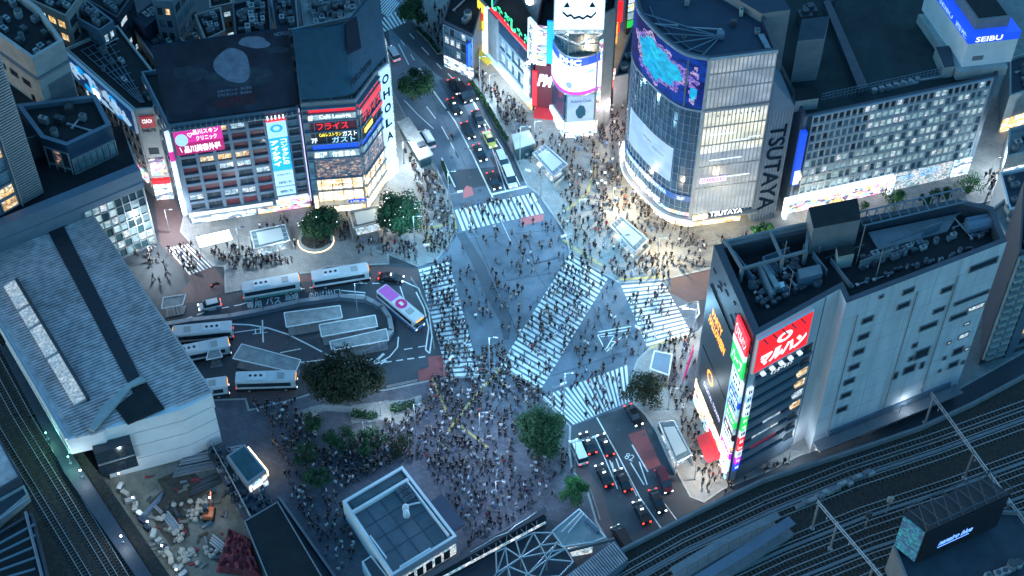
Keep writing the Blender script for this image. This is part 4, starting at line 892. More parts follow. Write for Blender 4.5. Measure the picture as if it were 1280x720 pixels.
# striped front: bands of window and panel
nfl = 9; z_lo = 3.0; rh = (29.0 - z_lo) / nfl; tS = sL - 0.2
mbp = MB()
for k in range(nfl):
    z = z_lo + k * rh; FS.box(mbp, 1.4, tS, z, z + rh * 0.55, 0.0, 0.45); FS.box(mbp, tS + 0.1, tS + 2.3, z, z + rh * .25, 0.0, 0.3)
    w1 = ['w_dark', 'w_dark', 'w_dark', 'w_white', 'w_dark', 'w_dark', 'w_dark', 'w_dark', 'w_dark'][k]
    n_ = 5; cw = (tS - 1.5) / n_
    for c_ in range(n_):
        m = 'w_white' if (k, c_) in ((3, 2), (3, 3), (2, 2), (2, 1), (2, 3)) else 'dimred' if (k, c_) in ((1, 1), (1, 2), (1, 3)) else 'w_dark'
        wb = MB(); FS.box(wb, 1.5 + c_ * cw, 1.5 + (c_ + 1) * cw - 0.08, z + rh * 0.55 + .02, z + rh * 0.98, 0.02, 0.1); wb.build('window', m, bM)
    wb = MB(); FS.box(wb, tS + 0.15, tS + 2.2, z + rh * .27, z + rh * .97, 0.02, 0.12); wb.build('window', 'w_warm' if k in (3, 5, 6) else 'w_white' if k in (4,) else 'w_dark', bM)
FS.box(mbp, 1.3, tS, 29.0, 30.2, 0.0, 0.5); FS.box(mbp, 1.3, tS + 2.4, 0.2, 3.0, 0.0, 0.3); mbp.build('spandrel_panels', 'bluegrey', bM)
for q in range(5): FS.panel(bM, 'sign_lamp', 1.8 + q * 1.8, 2.5 + q * 1.8, 29.3, 29.7, 0.5, 1.2, 'whitesign')
letters(FS, bM, 'インターネット', 4.2, 8.6, 27.0, 28.2, 0.5)
mb = MB(); FS.box(mb, sL + 2.6, sL + 2.75, 0.5, H - .1, 0, .08); mb.build('wall_joint', 'concrete', bM)
# windows of the long wall
def win(u0, v0, u1, v1, m='w_dark', fac=FR):
    a, b = fac.hit(u0, v0), fac.hit(u1, v1); t0, t1 = sorted((a[0], b[0])); zm = (a[1] + b[1]) / 2
    return t0, t1, zm
def lw(u, v, w, h, m='w_dark'):
    t, z = FR.hit(u, v); t = min(t, FR.L - .4 - w / 2); mb = MB(); FR.box(mb, t - w / 2, t + w / 2, z - h / 2, z + h / 2, 0.01, 0.05)
    fr = 0.09
    for q in ((t - w / 2 - fr, t + w / 2 + fr, z + h / 2, z + h / 2 + fr), (t - w / 2 - fr, t + w / 2 + fr, z - h / 2 - fr, z - h / 2), (t - w / 2 - fr, t - w / 2, z - h / 2, z + h / 2), (t + w / 2, t + w / 2 + fr, z - h / 2, z + h / 2)): FR.box(mb, *q, 0.01, 0.22, 1)
    mb.build('window', [m, 'concrete'], bM)
for u, v in ((1084, 399), (1079, 420), (1073, 439), (1067, 458), (1061, 476), (1057, 493), (1052, 511)): lw(u, v, 1.9, 1.25)
for u, v, w, h in ((1135, 363, 2.0, 1.1), (1129, 381, 2.2, 1.2), (1183, 361, 2.1, 1.2), (1173, 387, 2.1, 1.0), (1101, 370, .7, .6), (1143, 431, .9, 1.0), (1152, 441, 2.6, 2.3), (1138, 448, .8, 1), (1136, 461, 2.2, 1.8), (1119, 469, .7, 1.6), (1152, 456, .7, 1.6), (1197, 438, 2.0, 1.7), (1180, 447, .6, .8), (1191, 455, 1.9, 1.4), (1174, 463, .5, .6), (1209, 450, .5, .8)): lw(u, v, w, h)
lw(1218, 370, 6.6, .8); lw(1198, 394, 3.3, 1.1); lw(1223, 382, 3.2, 1.1, 'w_white'); lw(1160, 407, 3.3, 1.2); lw(1229, 330, 5.2, 1.4); lw(1204, 419, 1.9, 1.2, 'w_white'); lw(1208, 404, 1.0, .6, 'w_white'); lw(1217, 432, .8, .6, 'w_white'); lw(1186, 428, .6, .6, 'w_white')
mb = MB()
for k in range(1, 9): FR.box(mb, 0.3, FR.L - .3, 4.4 * k, 4.4 * k + .07, .004, .03)
for k in range(1, 7): FR.box(mb, FR.L * k / 7, FR.L * k / 7 + .07, 3, H - .2, .004, .025)
mb.build('panel_joints', 'jointline', bM)
mb = MB()
for t in (2.6, 13.5, 21): mb.tube(FR.p(t, 4, .2), FR.p(t, H - 4, .2), .09, n=5)
mb.build('drain_pipe', 'concrete', bM)
mb = MB(); FR.box(mb, 3.0, FR.L - 2, 3.2, 4.6, 0.0, 0.35); FR.box(mb, 0.2, FR.L - 0.4, 2.6, 3.0, 0.0, 2.2, 1); mb.build('canopy', ['bluegrey', 'concrete'], bM)
FR.panel(bM, 'shopfront', 1.0, 12, 0.3, 2.5, 0.02, 0.3, 'w_white'); FR.panel(bM, 'garage_door', 14, 28, 0.3, 2.5, 0.02, 0.15, 'darkgrey')
# roof clutter
roofbox(bM, 'penthouse', [(1010, 318), (1068, 307), (1064, 280), (1004, 292)], zr, zr + 6.0, ['concrete', 'roofdark'])
mb = MB(); 
for (u, v) in ((905, 318), (960, 306), (1008, 295), (925, 352), (975, 340), (1004, 330)): a = at(u, v, zr); mb.box(a + Vector((0, 0, 1.6)), (.5, .5, 3.2), R(25))
for p, q in (((905, 318), (1008, 295)), ((925, 352), (1004, 330)), ((905, 318), (925, 352)), ((960, 306), (975, 340)), ((1008, 295), (1004, 330))): mb.tube(at(*p, zr) + Vector((0, 0, 3)), at(*q, zr) + Vector((0, 0, 3)), .3, n=4)
mb.build('roof_frame', 'concrete', bM)
roofbox(bM, 'roof_wall', [(905, 322), (1006, 299), (1005, 296), (904, 319)], zr, zr + 2.6, ['concrete'])
roofbox(bM, 'roof_wall', [(945, 340), (962, 378), (965, 377), (948, 338)], zr, zr + 2.2, ['concrete']); roofbox(bM, 'duct', [(950, 337), (956, 336), (974, 366), (967, 368)], zr, zr + 1.6, ['lightconc']); roofbox(bM, 'duct', [(966, 368), (980, 364), (978, 358), (964, 361)], zr, zr + 1.2, ['white'])
roofbox(bM, 'cooling_tower', [(998, 360), (1026, 353), (1022, 342), (995, 348)], zr, zr + 2.2, ['bluegrey', 'concrete'])
roofbox(bM, 'plant_box', [(1044, 337), (1064, 333), (1062, 321), (1042, 325)], zr, zr + 3.0, ['lightconc', 'roofdark'])
# tennis-court like fenced deck
roofbox(bM, 'deck', [(1098, 314), (1184, 290), (1198, 268), (1085, 292)], zr + .02, zr + 0.3, ['concrete'])
mb = MB()
for k in range(12): a = at(1068 + k * 11.6, 284 - k * 2.7, zr); mb.tube(a, a + Vector((0, 0, 3.4)), .12, n=5); mb.tube(a + Vector((0, 0, 3.4)), a + Vector((.5, -2.6, 3.2)), .1, n=5)
a, b = at(1068, 284, zr), at(1196, 254, zr); mb.tube(a + Vector((0, 0, 3.4)), b + Vector((0, 0, 3.4)), .14); mb.tube(a + Vector((.5, -2.6, 3.2)), b + Vector((.5, -2.6, 3.2)), .14); mb.build('roof_truss', 'bluegrey', bM)
for k in range(2): mb = MB(); a = at(1206, 291 - k * 8, zr) + Vector((0, 0, 1.2)); b = at(1240, 284 - k * 8, zr) + Vector((0, 0, 1.2)); mb.tube(a, b, 1.0 - .4 * k, 0, 10); mb.build('storage_tank', 'bluegrey', bM)
rr_ = [Vector((p.x, p.y, 0)) for p in (at(1068, 350, zr), at(1215, 300, zr), at(1192, 286, zr), at(1066, 318, zr))]
roof_units(bM, rr_, zr, 60, 11, 0.7, ('concrete', 'bluegrey', 'darkgrey', 'lightconc'))
rr_ = [Vector((p.x, p.y, 0)) for p in (at(950, 400, zr), at(1040, 358, zr), at(1000, 320, zr), at(910, 330, zr))]
roof_units(bM, rr_, zr, 46, 12, 0.7, ('concrete', 'bluegrey', 'darkgrey', 'darkmetal'))
rr_ = [Vector((p.x, p.y, 0)) for p in (at(1210, 312, zr), at(1252, 296, zr), at(1236, 268, zr), at(1196, 280, zr))]
roof_units(bM, rr_, zr, 14, 13, 0.7, ('concrete', 'bluegrey', 'darkgrey'))
rr_ = [Vector((p.x, p.y, 0)) for p in (at(1040, 374, zr), at(1230, 312, zr), at(1224, 304, zr), at(1030, 362, zr))]
roof_units(bM, rr_, zr, 20, 14, 0.5, ('concrete', 'lightconc', 'darkgrey'))
r = random.Random(15)
for k in range(26):
    u = r.uniform(915, 1225); v = 400 - (u - 915) * .30 - r.uniform(10, 62); p = at(u, v, zr)
    if not inpoly(p.x, p.y, inset(poly, 2)[1]): continue
    mb = MB(); l = r.uniform(2, 6); a = R(25) + (math.pi / 2 if r.random() < .4 else 0)
    if r.random() < .5: mb.box((p.x, p.y, zr + .5 + r.random()), (l, .15, 1 + r.random()), a); mb.build('roof_screen', r.choice(['bluegrey', 'concrete', 'darkmetal']), bM)
    else: mb.tube((p.x, p.y, zr + .4), (p.x + math.cos(a) * l, p.y + math.sin(a) * l, zr + .4), .13); mb.box((p.x, p.y, zr + .2), (.4, .4, .4), a); mb.build('pipe', r.choice(['metal', 'concrete']), bM)
mb = MB()
for u, v, h in ((975, 345, 8), (1070, 330, 9), (985, 372, 6), (1094, 350, 7)): a = at(u, v, zr); mb.tube(a, a + Vector((0, 0, h)), .09, n=5)
mb.build('mast', 'metal', bM)
aw = thing('shop_awning', 'sloping red awning edged with red neon at foot of sign-covered corner block', 'awning', FW.p(FW.L - 6.5, 0))
mb = MB(); mb.hexa([FW.p(FW.L - 8.6, 2.3, 3.0), FW.p(FW.L - 3.2, 2.3, 3.0), FW.p(FW.L - 3.2, 2.9, .8), FW.p(FW.L - 8.6, 2.9, .8), FW.p(FW.L - 8.6, 2.4, 3.0), FW.p(FW.L - 3.2, 2.4, 3.0), FW.p(FW.L - 3.2, 3.4, .8), FW.p(FW.L - 8.6, 3.4, .8)]); mb.build('cloth', 'redcloth', aw)
mb = MB(); FW.box(mb, FW.L - 8.6, FW.L - 3.2, 3.5, 4.1, .8, 1.0); mb.build('neon_strip', 'redsign', aw)
mb = MB(); 
for t in (FW.L - 8.5, FW.L - 3.3): mb.tube(FW.p(t, 0.1, 2.9), FW.p(t, 2.3, 2.9), .05)
mb.build('post', 'metal', aw)
aw = thing('banner_screen', 'long pink banner beside dark west wall of sign-covered corner block', 'banner', FW.p(.5, 0))
mb = MB(); a, b = at(867, 434, 2.5), at(854, 474, 2.5); fx = Fac(a, b); fx.box(mb, 0, fx.L, 1.0, 3.2, -.08, .08); mb.build('cloth', 'darkmagenta', aw); mb = MB(); mb.tube(fx.p(0, .1), fx.p(0, 3.3), .08); mb.tube(fx.p(fx.L, .1), fx.p(fx.L, 3.3), .08); mb.build('post', 'metal', aw)

# ------------------------------------------------------------------ striped block at the right edge
a, b = at(1223, 457), at(1300, 430); poly = [a, b, b + Vector((2, 16, 0)), a + Vector((4, 16, 0))]
b0 = thing('striped_building', 'dark narrow block with chequered balconies right behind long pale wall', 'building', centroid(poly)); block(b0, poly, 0, 30, 'darkgrey', 'roofdark')
fx = Fac(a, b); bars_and_windows(b0, fx, 0.3, 4.4, 2, 29, 2, 14, .3, .7, .5, ['w_dark', 'w_dark', 'black'], 'lightconc', mull=0, span_d=.9); fx.panel(b0, 'grey_pillar', 5.0, 6.6, 0.2, 29.6, 0.0, .5, 'bluegrey'); bars_and_windows(b0, fx, 6.9, fx.L, 2, 29, 2, 9, .3, .9, .4, ['w_dark', 'w_warm', 'w_dark'], 'grey', mull=0)
roof_units(b0, poly, 29.1, 12, 66)
# low lit buildings beyond on the right edge
def simple(name, label, pts, z, wall, roof, units=5, seed=1, z0=0.0, fac=None, big=1.0, cat='building', par=.8):
    q = [Vector((p.x, p.y, 0)) for p in pix(pts, z)]
    root = thing(name, label, cat, centroid(q) + Vector((0, 0, z0))); block(root, q, z0, z, wall, roof, par); roof_units(root, q, z - par, units, seed, big); return root, q
rt, q = simple('shop_building', 'low pale-roofed shop beyond right end of long pale block', [(1262, 262), (1300, 252), (1300, 205), (1250, 215)], 9, 'white', 'roofmid', 6, 31)
rt, q = simple('shop_building', 'flat white shop roof next to lit street at right edge', [(1238, 262), (1262, 300), (1290, 290), (1266, 240)], 8, 'lightconc', 'walk', 4, 32)
rt, q = simple('small_office', 'small teal-roofed building touching right picture edge', [(1256, 335), (1300, 322), (1300, 292), (1250, 305)], 12, 'tealglass', 'roofmid', 14, 33)
rt, q = simple('lit_building', 'white lit low building across street right of department store', [(1262, 120), (1300, 108), (1300, 60), (1262, 72)], 10, 'lightconc', 'roofmid', 5, 34)
fx = Fac(q[0], q[1]); fx.panel(rt, 'shopfront', .3, fx.L, .3, 3.5, .02, .3, 'shopwarm')
rt, q = simple('lit_building', 'pale building with white lit front on side street at right edge', [(1258, 196), (1300, 186), (1300, 150), (1262, 160)], 7, 'lightconc', 'walk', 5, 35)
fx = Fac(q[0], q[1]); fx.panel(rt, 'shopfront', .3, fx.L, .3, 3.5, .02, .3, 'shopwhite')

# ------------------------------------------------------------------ chemist tower with round screens (top centre)
P0, P1, P2 = at(691, 150), at(706, 172), at(742, 169)
zH = 46; bkH = Vector((4.5, 16, 0)); poly = [P0, P1, P2, P2 + bkH, P0 + Vector((2, 16, 0))]
bH = thing('screen_tower', 'narrow tower with smiling pumpkin screen and curved white screen above crossing', 'building', centroid(poly)); block(bH, poly, 0, zH, 'tealglass', 'roofdark')
f0, f1, f2 = Fac(P0, P1), Fac(P1, P2), Fac(P2, P2 + bkH, out=(P2.x + 50, P2.y))
mb = MB()
for fx in (f0, f1, f2):
    for k in range(int(fx.L / 1.4) + 1): fx.box(mb, min(k * 1.4, fx.L - .1), min(k * 1.4, fx.L - .1) + .1, 4, zH - 1, 0, .12)
    for z in range(6, 46, 3): fx.box(mb, 0, fx.L, z, z + .15, 0, .1)
mb.build('mullions', 'bluegrey', bH)
# curved bands: arc in plan bulging out
ctr = (P0 + P2) / 2; 
def arcpts(out_, n=10, a=P0 + Vector((-.6, 0, 0)), b=P2 + Vector((.9, .6, 0))):
    u = (b - a); nrm = Vector((u.y, -u.x, 0)).normalized(); return [a + u * (k / n) + nrm * (out_ * 4 * (k / n) * (1 - k / n)) for k in range(n + 1)]
ar = arcpts(3.9)
def band(name, z0, z1, m, th=.35, pts=ar):
    mb = MB()
    for p, q in zip(pts, pts[1:]): fx = Fac(p, q); fx.box(mb, 0, fx.L, z0, z1, -th, 0)
    return mb.build(name, m, bH)
sc2 = band('curved_screen', 12.9, 19.4, 'lilac'); band('violet_band', 12.2, 12.8, 'purplesign', .5); nb = band('navy_band', 19.5, 21.3, 'bluesign', .45); band('ledge', 21.4, 21.8, 'metal', 1.2); band('ledge', 11.7, 12.1, 'metal', 1.5)
CT = Arc(ar); letters(CT, nb, 'DHC', CT.L * .32, CT.L * .66, 19.7, 21.2, .08, bold=.05)
for p, q in ((ar[0], ar[1]), (ar[8], ar[9])): fx = Fac(p, q); fx.panel(bH, 'screen_tag', .1, fx.L, 17.3, 18.0, .02, .05, 'bluetext')
mb = MB(); blob(mb, Fac(ar[4], ar[6]), 1.0, 14.6, .7, .8, 3, .22); mb.build('screen_picture', 'ledpale', sc2)
# pumpkin screen
fP = Fac(P1 + Vector((-2.7, .4, 0)), P2 + Vector((0.6, -.2, 0)))
s = fP.panel(bH, 'pumpkin_screen', 0, fP.L, 28.8, 37.2, 1.0, 1.4, ['whitesign', 'metal'], 'white screen with a smiling pumpkin face', .15); fP.panel(bH, 'cyan_band', 0, fP.L, 37.4, 38.9, 1.0, 1.4, 'cyansign')
mb = MB(); L_ = fP.L
for ct in (.24, .76): mb.face([fP.p(L_ * ct - .6, 34.1, 1.45), fP.p(L_ * ct + .6, 34.1, 1.45), fP.p(L_ * ct + (.1 if ct < .5 else -.1), 35.4, 1.45)])
zig = [(.16, 33.0), (.26, 32.0), (.33, 32.3), (.40, 31.5), (.50, 31.9), (.58, 31.4), (.66, 32.1), (.74, 31.7), (.84, 32.9)]
for (a, za), (b, zb) in zip(zig, zig[1:]): mb.face([fP.p(L_ * a, za - .28, 1.45), fP.p(L_ * b, zb - .28, 1.45), fP.p(L_ * b, zb + .28, 1.45), fP.p(L_ * a, za + .28, 1.45)])
mb.build('pumpkin_face', 'darkpatch', s)
mb = MB(); fP.box(mb, 0, L_, 27.6, 28.2, .1, 1.2); mb.tube(fP.p(.2, 27.5, 1.2), fP.p(L_ / 2, 25.0, 1.2), .16); mb.tube(fP.p(L_ / 2, 25, 1.2), fP.p(L_ - .2, 27.5, 1.2), .16); mb.build('lit_brackets', 'w_white', bH)
s = f1.panel(bH, 'poster_screen', .2, f1.L - .3, 4.6, 11.4, .15, .5, 'ledpale'); letters(f1, s, 'Autumn Coats', .8, f1.L - .9, 9.7, 10.5, .53, 'navysign'); mb = MB(); blob(mb, f1, f1.L / 2, 7.2, 1.1, 1.8, 8, .53); mb.build('poster_figure', 'dimblue', s)
f0.panel(bH, 'dark_panel', .2, f0.L - .2, 4.6, 11.4, .15, .4, 'blueglass')
for fx in (f0, f1): fx.panel(bH, 'shop_sign', 0, fx.L, 2.3, 4.4, .2, .8, 'whitesign'); fx.panel(bH, 'shopfront', .1, fx.L - .1, .15, 2.2, .05, .3, 'shopwhite')
f2.panel(bH, 'side_sign', .5, 3, 6, 24, .1, .6, 'shopmix'); f2.panel(bH, 'side_sign', 4, 6, 5, 14, .1, .6, 'redsign'); f2.panel(bH, 'shopfront', .5, f2.L, .2, 3.2, .05, .4, 'shopmix')
# left wing of red panels
Q0 = at(668, 147); wing = [Q0, P0 + Vector((-.1, -.1, 0)), P0 + Vector((1.4, 9, 0)), Q0 + Vector((1.4, 9, 0))]
bR = thing('red_fronted_building', 'slim building with deep red front and white script between tower and green-lettered block', 'building', centroid(wing)); block(bR, wing, 0, 24, 'deepred', 'roofdark')
fR2 = Fac(Q0, P0); s = fR2.panel(bR, 'red_front', .1, fR2.L - .1, 3.2, 14.5, .05, .3, 'deepred'); letters(fR2, s, 'PM', .5, fR2.L - .6, 9.0, 12.2, .33, bold=.05, shear=.2)
fR2.panel(bR, 'stacked_sign', 0.3, 2.2, 14.8, 24.5, .3, .7, 'shopmix'); fR2.panel(bR, 'cyan_sign', 2.3, fR2.L, 15.5, 26, .3, .7, 'cyansign'); fR2.panel(bR, 'neon_column', -.4, .5, 4, 13, .3, .8, 'redsign'); fR2.panel(bR, 'shopfront', .1, fR2.L - .1, .2, 3.0, .05, .3, 'shopmix')
aw = thing('entrance_awning', 'small bright red awning under the deep red front', 'awning', fR2.p(2, 0)); mb = MB(); mb.hexa([fR2.p(.2, 2.4, 2.6), fR2.p(4.2, 2.4, 2.6), fR2.p(4.2, 2.9, .35), fR2.p(.2, 2.9, .35), fR2.p(.2, 2.5, 2.6), fR2.p(4.2, 2.5, 2.6), fR2.p(4.2, 3.4, .35), fR2.p(.2, 3.4, .35)]); mb.build('cloth', 'redcloth', aw)
# green-lettered block
g0, g1 = at(615, 79), at(666, 138); gb = Vector((12, 14, 0)); poly = [g0, g1, g1 + Vector((4, 15, 0)), g0 + Vector((6, 17, 0))]
bI = thing('green_lettered_building', 'glass fronted shop block with big green neon letters along roof edge', 'building', centroid(poly)); block(bI, poly, 0, 15.0, 'bluegrey', 'roofdark')
fI = Fac(g0, g1)
sg = fI.panel(bI, 'neon_sign', .6, fI.L - .3, 15.1, 15.5, .1, .7, 'redsign'); letters(fI, sg, 'しゃぶしゃぶ', .9, fI.L - .6, 15.6, 18.6, .5, 'greentext', bold=.08)
fI.panel(bI, 'plain_wall', 0.1, 3.6, 3, 14.8, 0, .9, 'concrete')
bars_and_windows(bI, fI, 3.8, fI.L - .2, 3.4, 14.8, 5, 3, .18, .9, .5, ['w_white', 'w_white', 'w_warm', 'w_cyan'], mull=1); fI.panel(bI, 'glass_band', 3.8, fI.L, 11.4, 14.4, .52, .6, 'blueglass')
fI.panel(bI, 'shopfront', .1, fI.L - .1, .2, 2.9, .02, .3, 'shopwarm'); fI.panel(bI, 'canopy', 0, fI.L, 3.0, 3.3, .0, 1.8, 'palesign'); fI.panel(bI, 'white_column_sign', fI.L - 1.6, fI.L - .2, 4, 11, .8, 1.2, 'whitesign')
up = [poly[0] + Vector((5, 6, 0)), poly[1] + Vector((2.3, 5.5, 0)), poly[2], poly[3]]
bJ = thing('spotlit_building', 'tall set-back block with huge round white lights behind green neon letters', 'building', centroid(up)); block(bJ, up, 0, 30, 'bluegrey', 'roofdark'); fJ = Fac(up[0], up[1])
for k in range(9):
    mb = MB(); mb.ball(fJ.p(1.0 + (k % 5) * 1.9, 18.4 + (k // 5) * 3.4 + (k % 2) * 1.2, .5), .95, 0, 10, 6); mb.build('round_light', 'hotwhite', bJ)
kj = Fac(fI.p(fI.L - .3, 0), fI.p(fI.L + 2.0, 0)); s = kj.panel(bJ, 'kanji_sign', 0, 2.4, 14.5, 24.5, .6, 1.2, 'whitesign'); column_letters(kj, s, '大阪王将', .4, 2.0, 15, 24, 1.24, 'darkpatch')
# yellow shop
y0, y1 = at(599, 60), at(615, 77); poly = [y0, y1, y1 + Vector((5, 14, 0)), y0 + Vector((4, 15, 0))]
bY = thing('yellow_shop', 'small shop building with yellow hoarding and tall white blade sign', 'building', centroid(poly)); block(bY, poly, 0, 13.5, 'grey', 'roofdark'); fY = Fac(y0, y1)
s = fY.panel(bY, 'yellow_sign', .1, fY.L - 1.4, 6.6, 13, .05, .3, 'yellowtext'); fY.panel(s, 'red_mark', 1, 2.4, 9, 11, .32, .4, 'redsign'); fY.panel(bY, 'blade_sign', fY.L - 1.2, fY.L - .2, 3.5, 14, .1, 1.0, 'whitesign'); fY.panel(bY, 'shopfront', .1, fY.L - .2, 3.2, 6, .05, .4, 'whitesign'); fY.panel(bY, 'shopfront', .1, fY.L - .2, .2, 2.6, .05, .3, 'shopwarm')
aw = thing('yellow_awning', 'bright yellow awning over pavement below yellow hoarding', 'awning', fY.p(1, 0)); mb = MB(); q = [at(591, 65, 2.6), at(609, 82, 2.6), at(616, 78, 3.3), at(599, 60, 3.3)]; mb.hexa(q + [p + Vector((0, 0, .15)) for p in q]); mb.build('cloth', 'yellowcloth', aw)
# alley right of the tower
al = [at(757, 170), at(764, 120), at(776, 40), at(790, -20)]
rt, q = simple('alley_building', 'dark shop building left of the neon alley behind screen tower', [(751, 20), (770, 10), (775, -40), (752, -40)], 30, 'grey', 'roofdark', 3, 41)
a0, a1 = at(748, 122), at(769, 40); fx = Fac(a1, a0, out=(60, a0.y)); b1 = thing('alley_shop_row', 'row of pink and white neon shop fronts lining the alley', 'building', fx.p(fx.L / 2, 0))
mb = MB(); fx.box(mb, 0, fx.L, 0, 9.5, -1.4, 0); mb.build('wall', 'grey', b1); r = random.Random(5)
for k in range(6):
    t = fx.L * k / 6; fx.panel(b1, 'shopfront', t + .1, t + fx.L / 6 - .2, .2, 3.2, .02, .3, r.choice(['shopmix', 'shopwhite', 'shopwarm'])); fx.panel(b1, 'blade_sign', t + .4, t + .8, 3.6, 9, .1, 1.4, r.choice(['lilac', 'whitesign', 'redsign', 'whitesign', 'warmtext']))
fl = thing('red_flag', 'red flag hanging over the neon alley', 'flag', at(771, 120)); mb = MB(); a = at(769, 106, 5); mb.box((a.x + .4, a.y, 5.2), (1.7, .12, 2.4), R(10)); mb.build('cloth', 'redsign', fl); mb = MB(); mb.tube((a.x + 1.4, a.y, .1), (a.x + 1.4, a.y, 6.8), .06); mb.build('pole', 'metal', fl)
s_ = Fac(at(782, 44), at(797, 40)); b2 = thing('stacked_screens', 'column of small green and cyan lit screens beside the curved glass block', 'screen', s_.p(1, 0)); mb = MB(); s_.box(mb, 0, s_.L, 0, 15, -1, 0); mb.build('core', 'darkgrey', b2)
for k in range(6): s_.panel(b2, 'screen', .15, s_.L - .15, 2 + k * 2.2, 3.8 + k * 2.2, .02, .2, ['greensign', 'w_cyan', 'shopmix', 'whitesign', 'greensign', 'w_cyan'][k])
rt, q = simple('long_roof_building', 'grey ridged roof running along the alley left of curved glass block', [(768, 96), (786, 92), (806, 28), (790, 32)], 9, 'grey', 'roofmid', 2, 42)
rt, q = simple('dark_building', 'dark block with pale stripe behind yellow shop', [(553, 26), (592, 44), (605, 0), (570, -30)], 12, 'darkgrey', 'roofdark', 4, 43); fx = Fac(q[0], q[1]); bars_and_windows(rt, fx, .3, fx.L - .3, 3.5, 11.5, 5, 3, .2, .7, .3, ['w_blue', 'w_white', 'w_dark'], mull=0); fx.panel(rt, 'shopfront', .2, fx.L - .2, .2, 3.0, .02, .3, 'shopwhite'); fx.panel(rt, 'blade_sign', fx.L - 1, fx.L - .6, 4, 10, .1, 1.2, 'bluesign')
# ------------------------------------------------------------------ left: ribbed station roof, glass hall, tower, blocks
zA = 13.5
e0, e1 = at(110, 262, zA), at(265, 491, zA)      # right eave
w0, w1 = at(0, 404, zA), at(84, 550, zA)
dirE = (e1 - e0).normalized(); top_l = at(-120, 330, zA)
Lf = [Vector((p.x, p.y, 0)) for p in (e0, e1, at(205, 512, zA), at(160, 500, zA), at(128, 540, zA), w1, at(-110, 215 + 0, zA))]
Lf[-1] = Vector((w1.x, w1.y, 0)) - Vector((dirE.x, dirE.y, 0)) * 62
bA = thing('station_building', 'big ribbed lilac-grey metal roof with long dark slot and glowing skylight strip', 'building', centroid(Lf))
mb = MB(); mb.prism(Lf, 9.5, zA, 0); mb.build('wall', 'white', bA)
Dv = Vector((dirE.x, dirE.y, 0)); Wv = Vector((w1.x - e1.x, w1.y - e1.y, 0)); Wn = (Vector((w1.x, w1.y, 0)) - Vector((e1.x, e1.y, 0))); wid = abs(Wn.cross(Dv).z); 
# ribs run across the roof, parallel to the front edge
acr = (at(0, 470, zA) - at(150, 410, zA)); acr.z = 0; acr.normalize()
mb = MB(); E1 = Vector((e1.x, e1.y, 0)); n = 0
Lr = (e1 - e0).length
def onroof(s, w): # s back along eave from e1, w across to the left
    return E1 - Dv * s + acr * w
Wtot = (w1 - e1).length * .93
sheetm = MB()
for k in range(int(Lr / 0.62) + 40):
    s = -2 + k * 0.62
    for wa, wb_ in ((0, Wtot * .36), (Wtot * .40, Wtot * 1.0)):
        q = [onroof(s, wa), onroof(s, wb_)]
        while not inpoly(*onroof(s, wb_ - .1).xy, [(p.x, p.y) for p in Lf]) and wb_ > wa + .4: wb_ -= .3
        while not inpoly(*onroof(s, wa + .1).xy, [(p.x, p.y) for p in Lf]) and wb_ > wa + .4: wa += .3
        if wb_ - wa < .6: continue
        a, b = onroof(s, wa), onroof(s, wb_); 
        mb.hexa([(a.x, a.y, zA), (b.x, b.y, zA), (b.x + Dv.x * .34, b.y + Dv.y * .34, zA), (a.x + Dv.x * .34, a.y + Dv.y * .34, zA), (a.x, a.y, zA + .3), (b.x, b.y, zA + .3), (b.x + Dv.x * .34, b.y + Dv.y * .34, zA + .3), (a.x + Dv.x * .34, a.y + Dv.y * .34, zA + .3)])
mb.build('roof_ribs', 'purplemetal', bA)
mb = MB(); o_, i_ = inset(Lf, .5); mb.prism(i_, zA + .002, zA + .08); mb.build('roof_deck', 'purplemetal', bA)
q = pix([(60, 290), (80, 284), (183, 487), (166, 491)], zA); mb = MB(); mb.prism(q, zA + .09, zA + .42); mb.build('dark_gutter', 'black', bA)
q = pix([(145, 512), (183, 480), (190, 490), (206, 512), (160, 532)], zA); mb = MB(); mb.prism(q, zA + .1, zA + .55); mb.build('dark_recess', 'roofdark', bA)
q = pix([(165, 488), (184, 480), (178, 474), (160, 484), (128, 512), (112, 540), (118, 543), (146, 512)], zA); mb = MB(); mb.prism(q, zA + .56, zA + 1.0); mb.build('roof_upstand', 'lightconc', bA)
skm = MB(); a, b = at(6, 362, zA), at(94, 510, zA); d_ = (b - a); nn = Vector((d_.y, -d_.x, 0)).normalized() * -1.3
if nn.x < 0: nn = -nn
N = 44
for k in range(N):
    if k in (9, 16, 27): continue
    p, q = a + d_ * (k / N), a + d_ * ((k + .58) / N); sk = [p, q, q + nn * 1.6, p + nn * 1.6]
    skm.hexa([(x.x, x.y, zA + .2) for x in sk] + [(x.x, x.y, zA + .9) for x in (sk[0], sk[1])] + [(x.x, x.y, zA + 1.25) for x in (sk[2], sk[3])])
skm.build('skylight', 'skylight', bA)
mb = MB(); c1, c2 = a + nn * 1.65, b + nn * 1.65; mb.hexa([(c1.x, c1.y, zA), (c2.x, c2.y, zA), (c2.x + nn.x * .4, c2.y + nn.y * .4, zA), (c1.x + nn.x * .4, c1.y + nn.y * .4, zA), (c1.x, c1.y, zA + 1.4), (c2.x, c2.y, zA + 1.4), (c2.x + nn.x * .4, c2.y + nn.y * .4, zA + 1.4), (c1.x + nn.x * .4, c1.y + nn.y * .4, zA + 1.4)]); mb.build('skylight_frame', 'darkmetal', bA); mb = MB(); mb.hexa([(x.x, x.y, zA + .1) for x in (a, b, c2, c1)] + [(x.x, x.y, zA + z_) for x, z_ in ((a, .5), (b, .5), (c2, .8), (c1, .8))]); mb.build('skylight_base', 'metal', bA)
mb = MB(); 
for p, q in ((e0, e1),): mb.tube(p + Vector((.1, 0, .1)), q + Vector((.1, 0, .1)), .22, n=6)
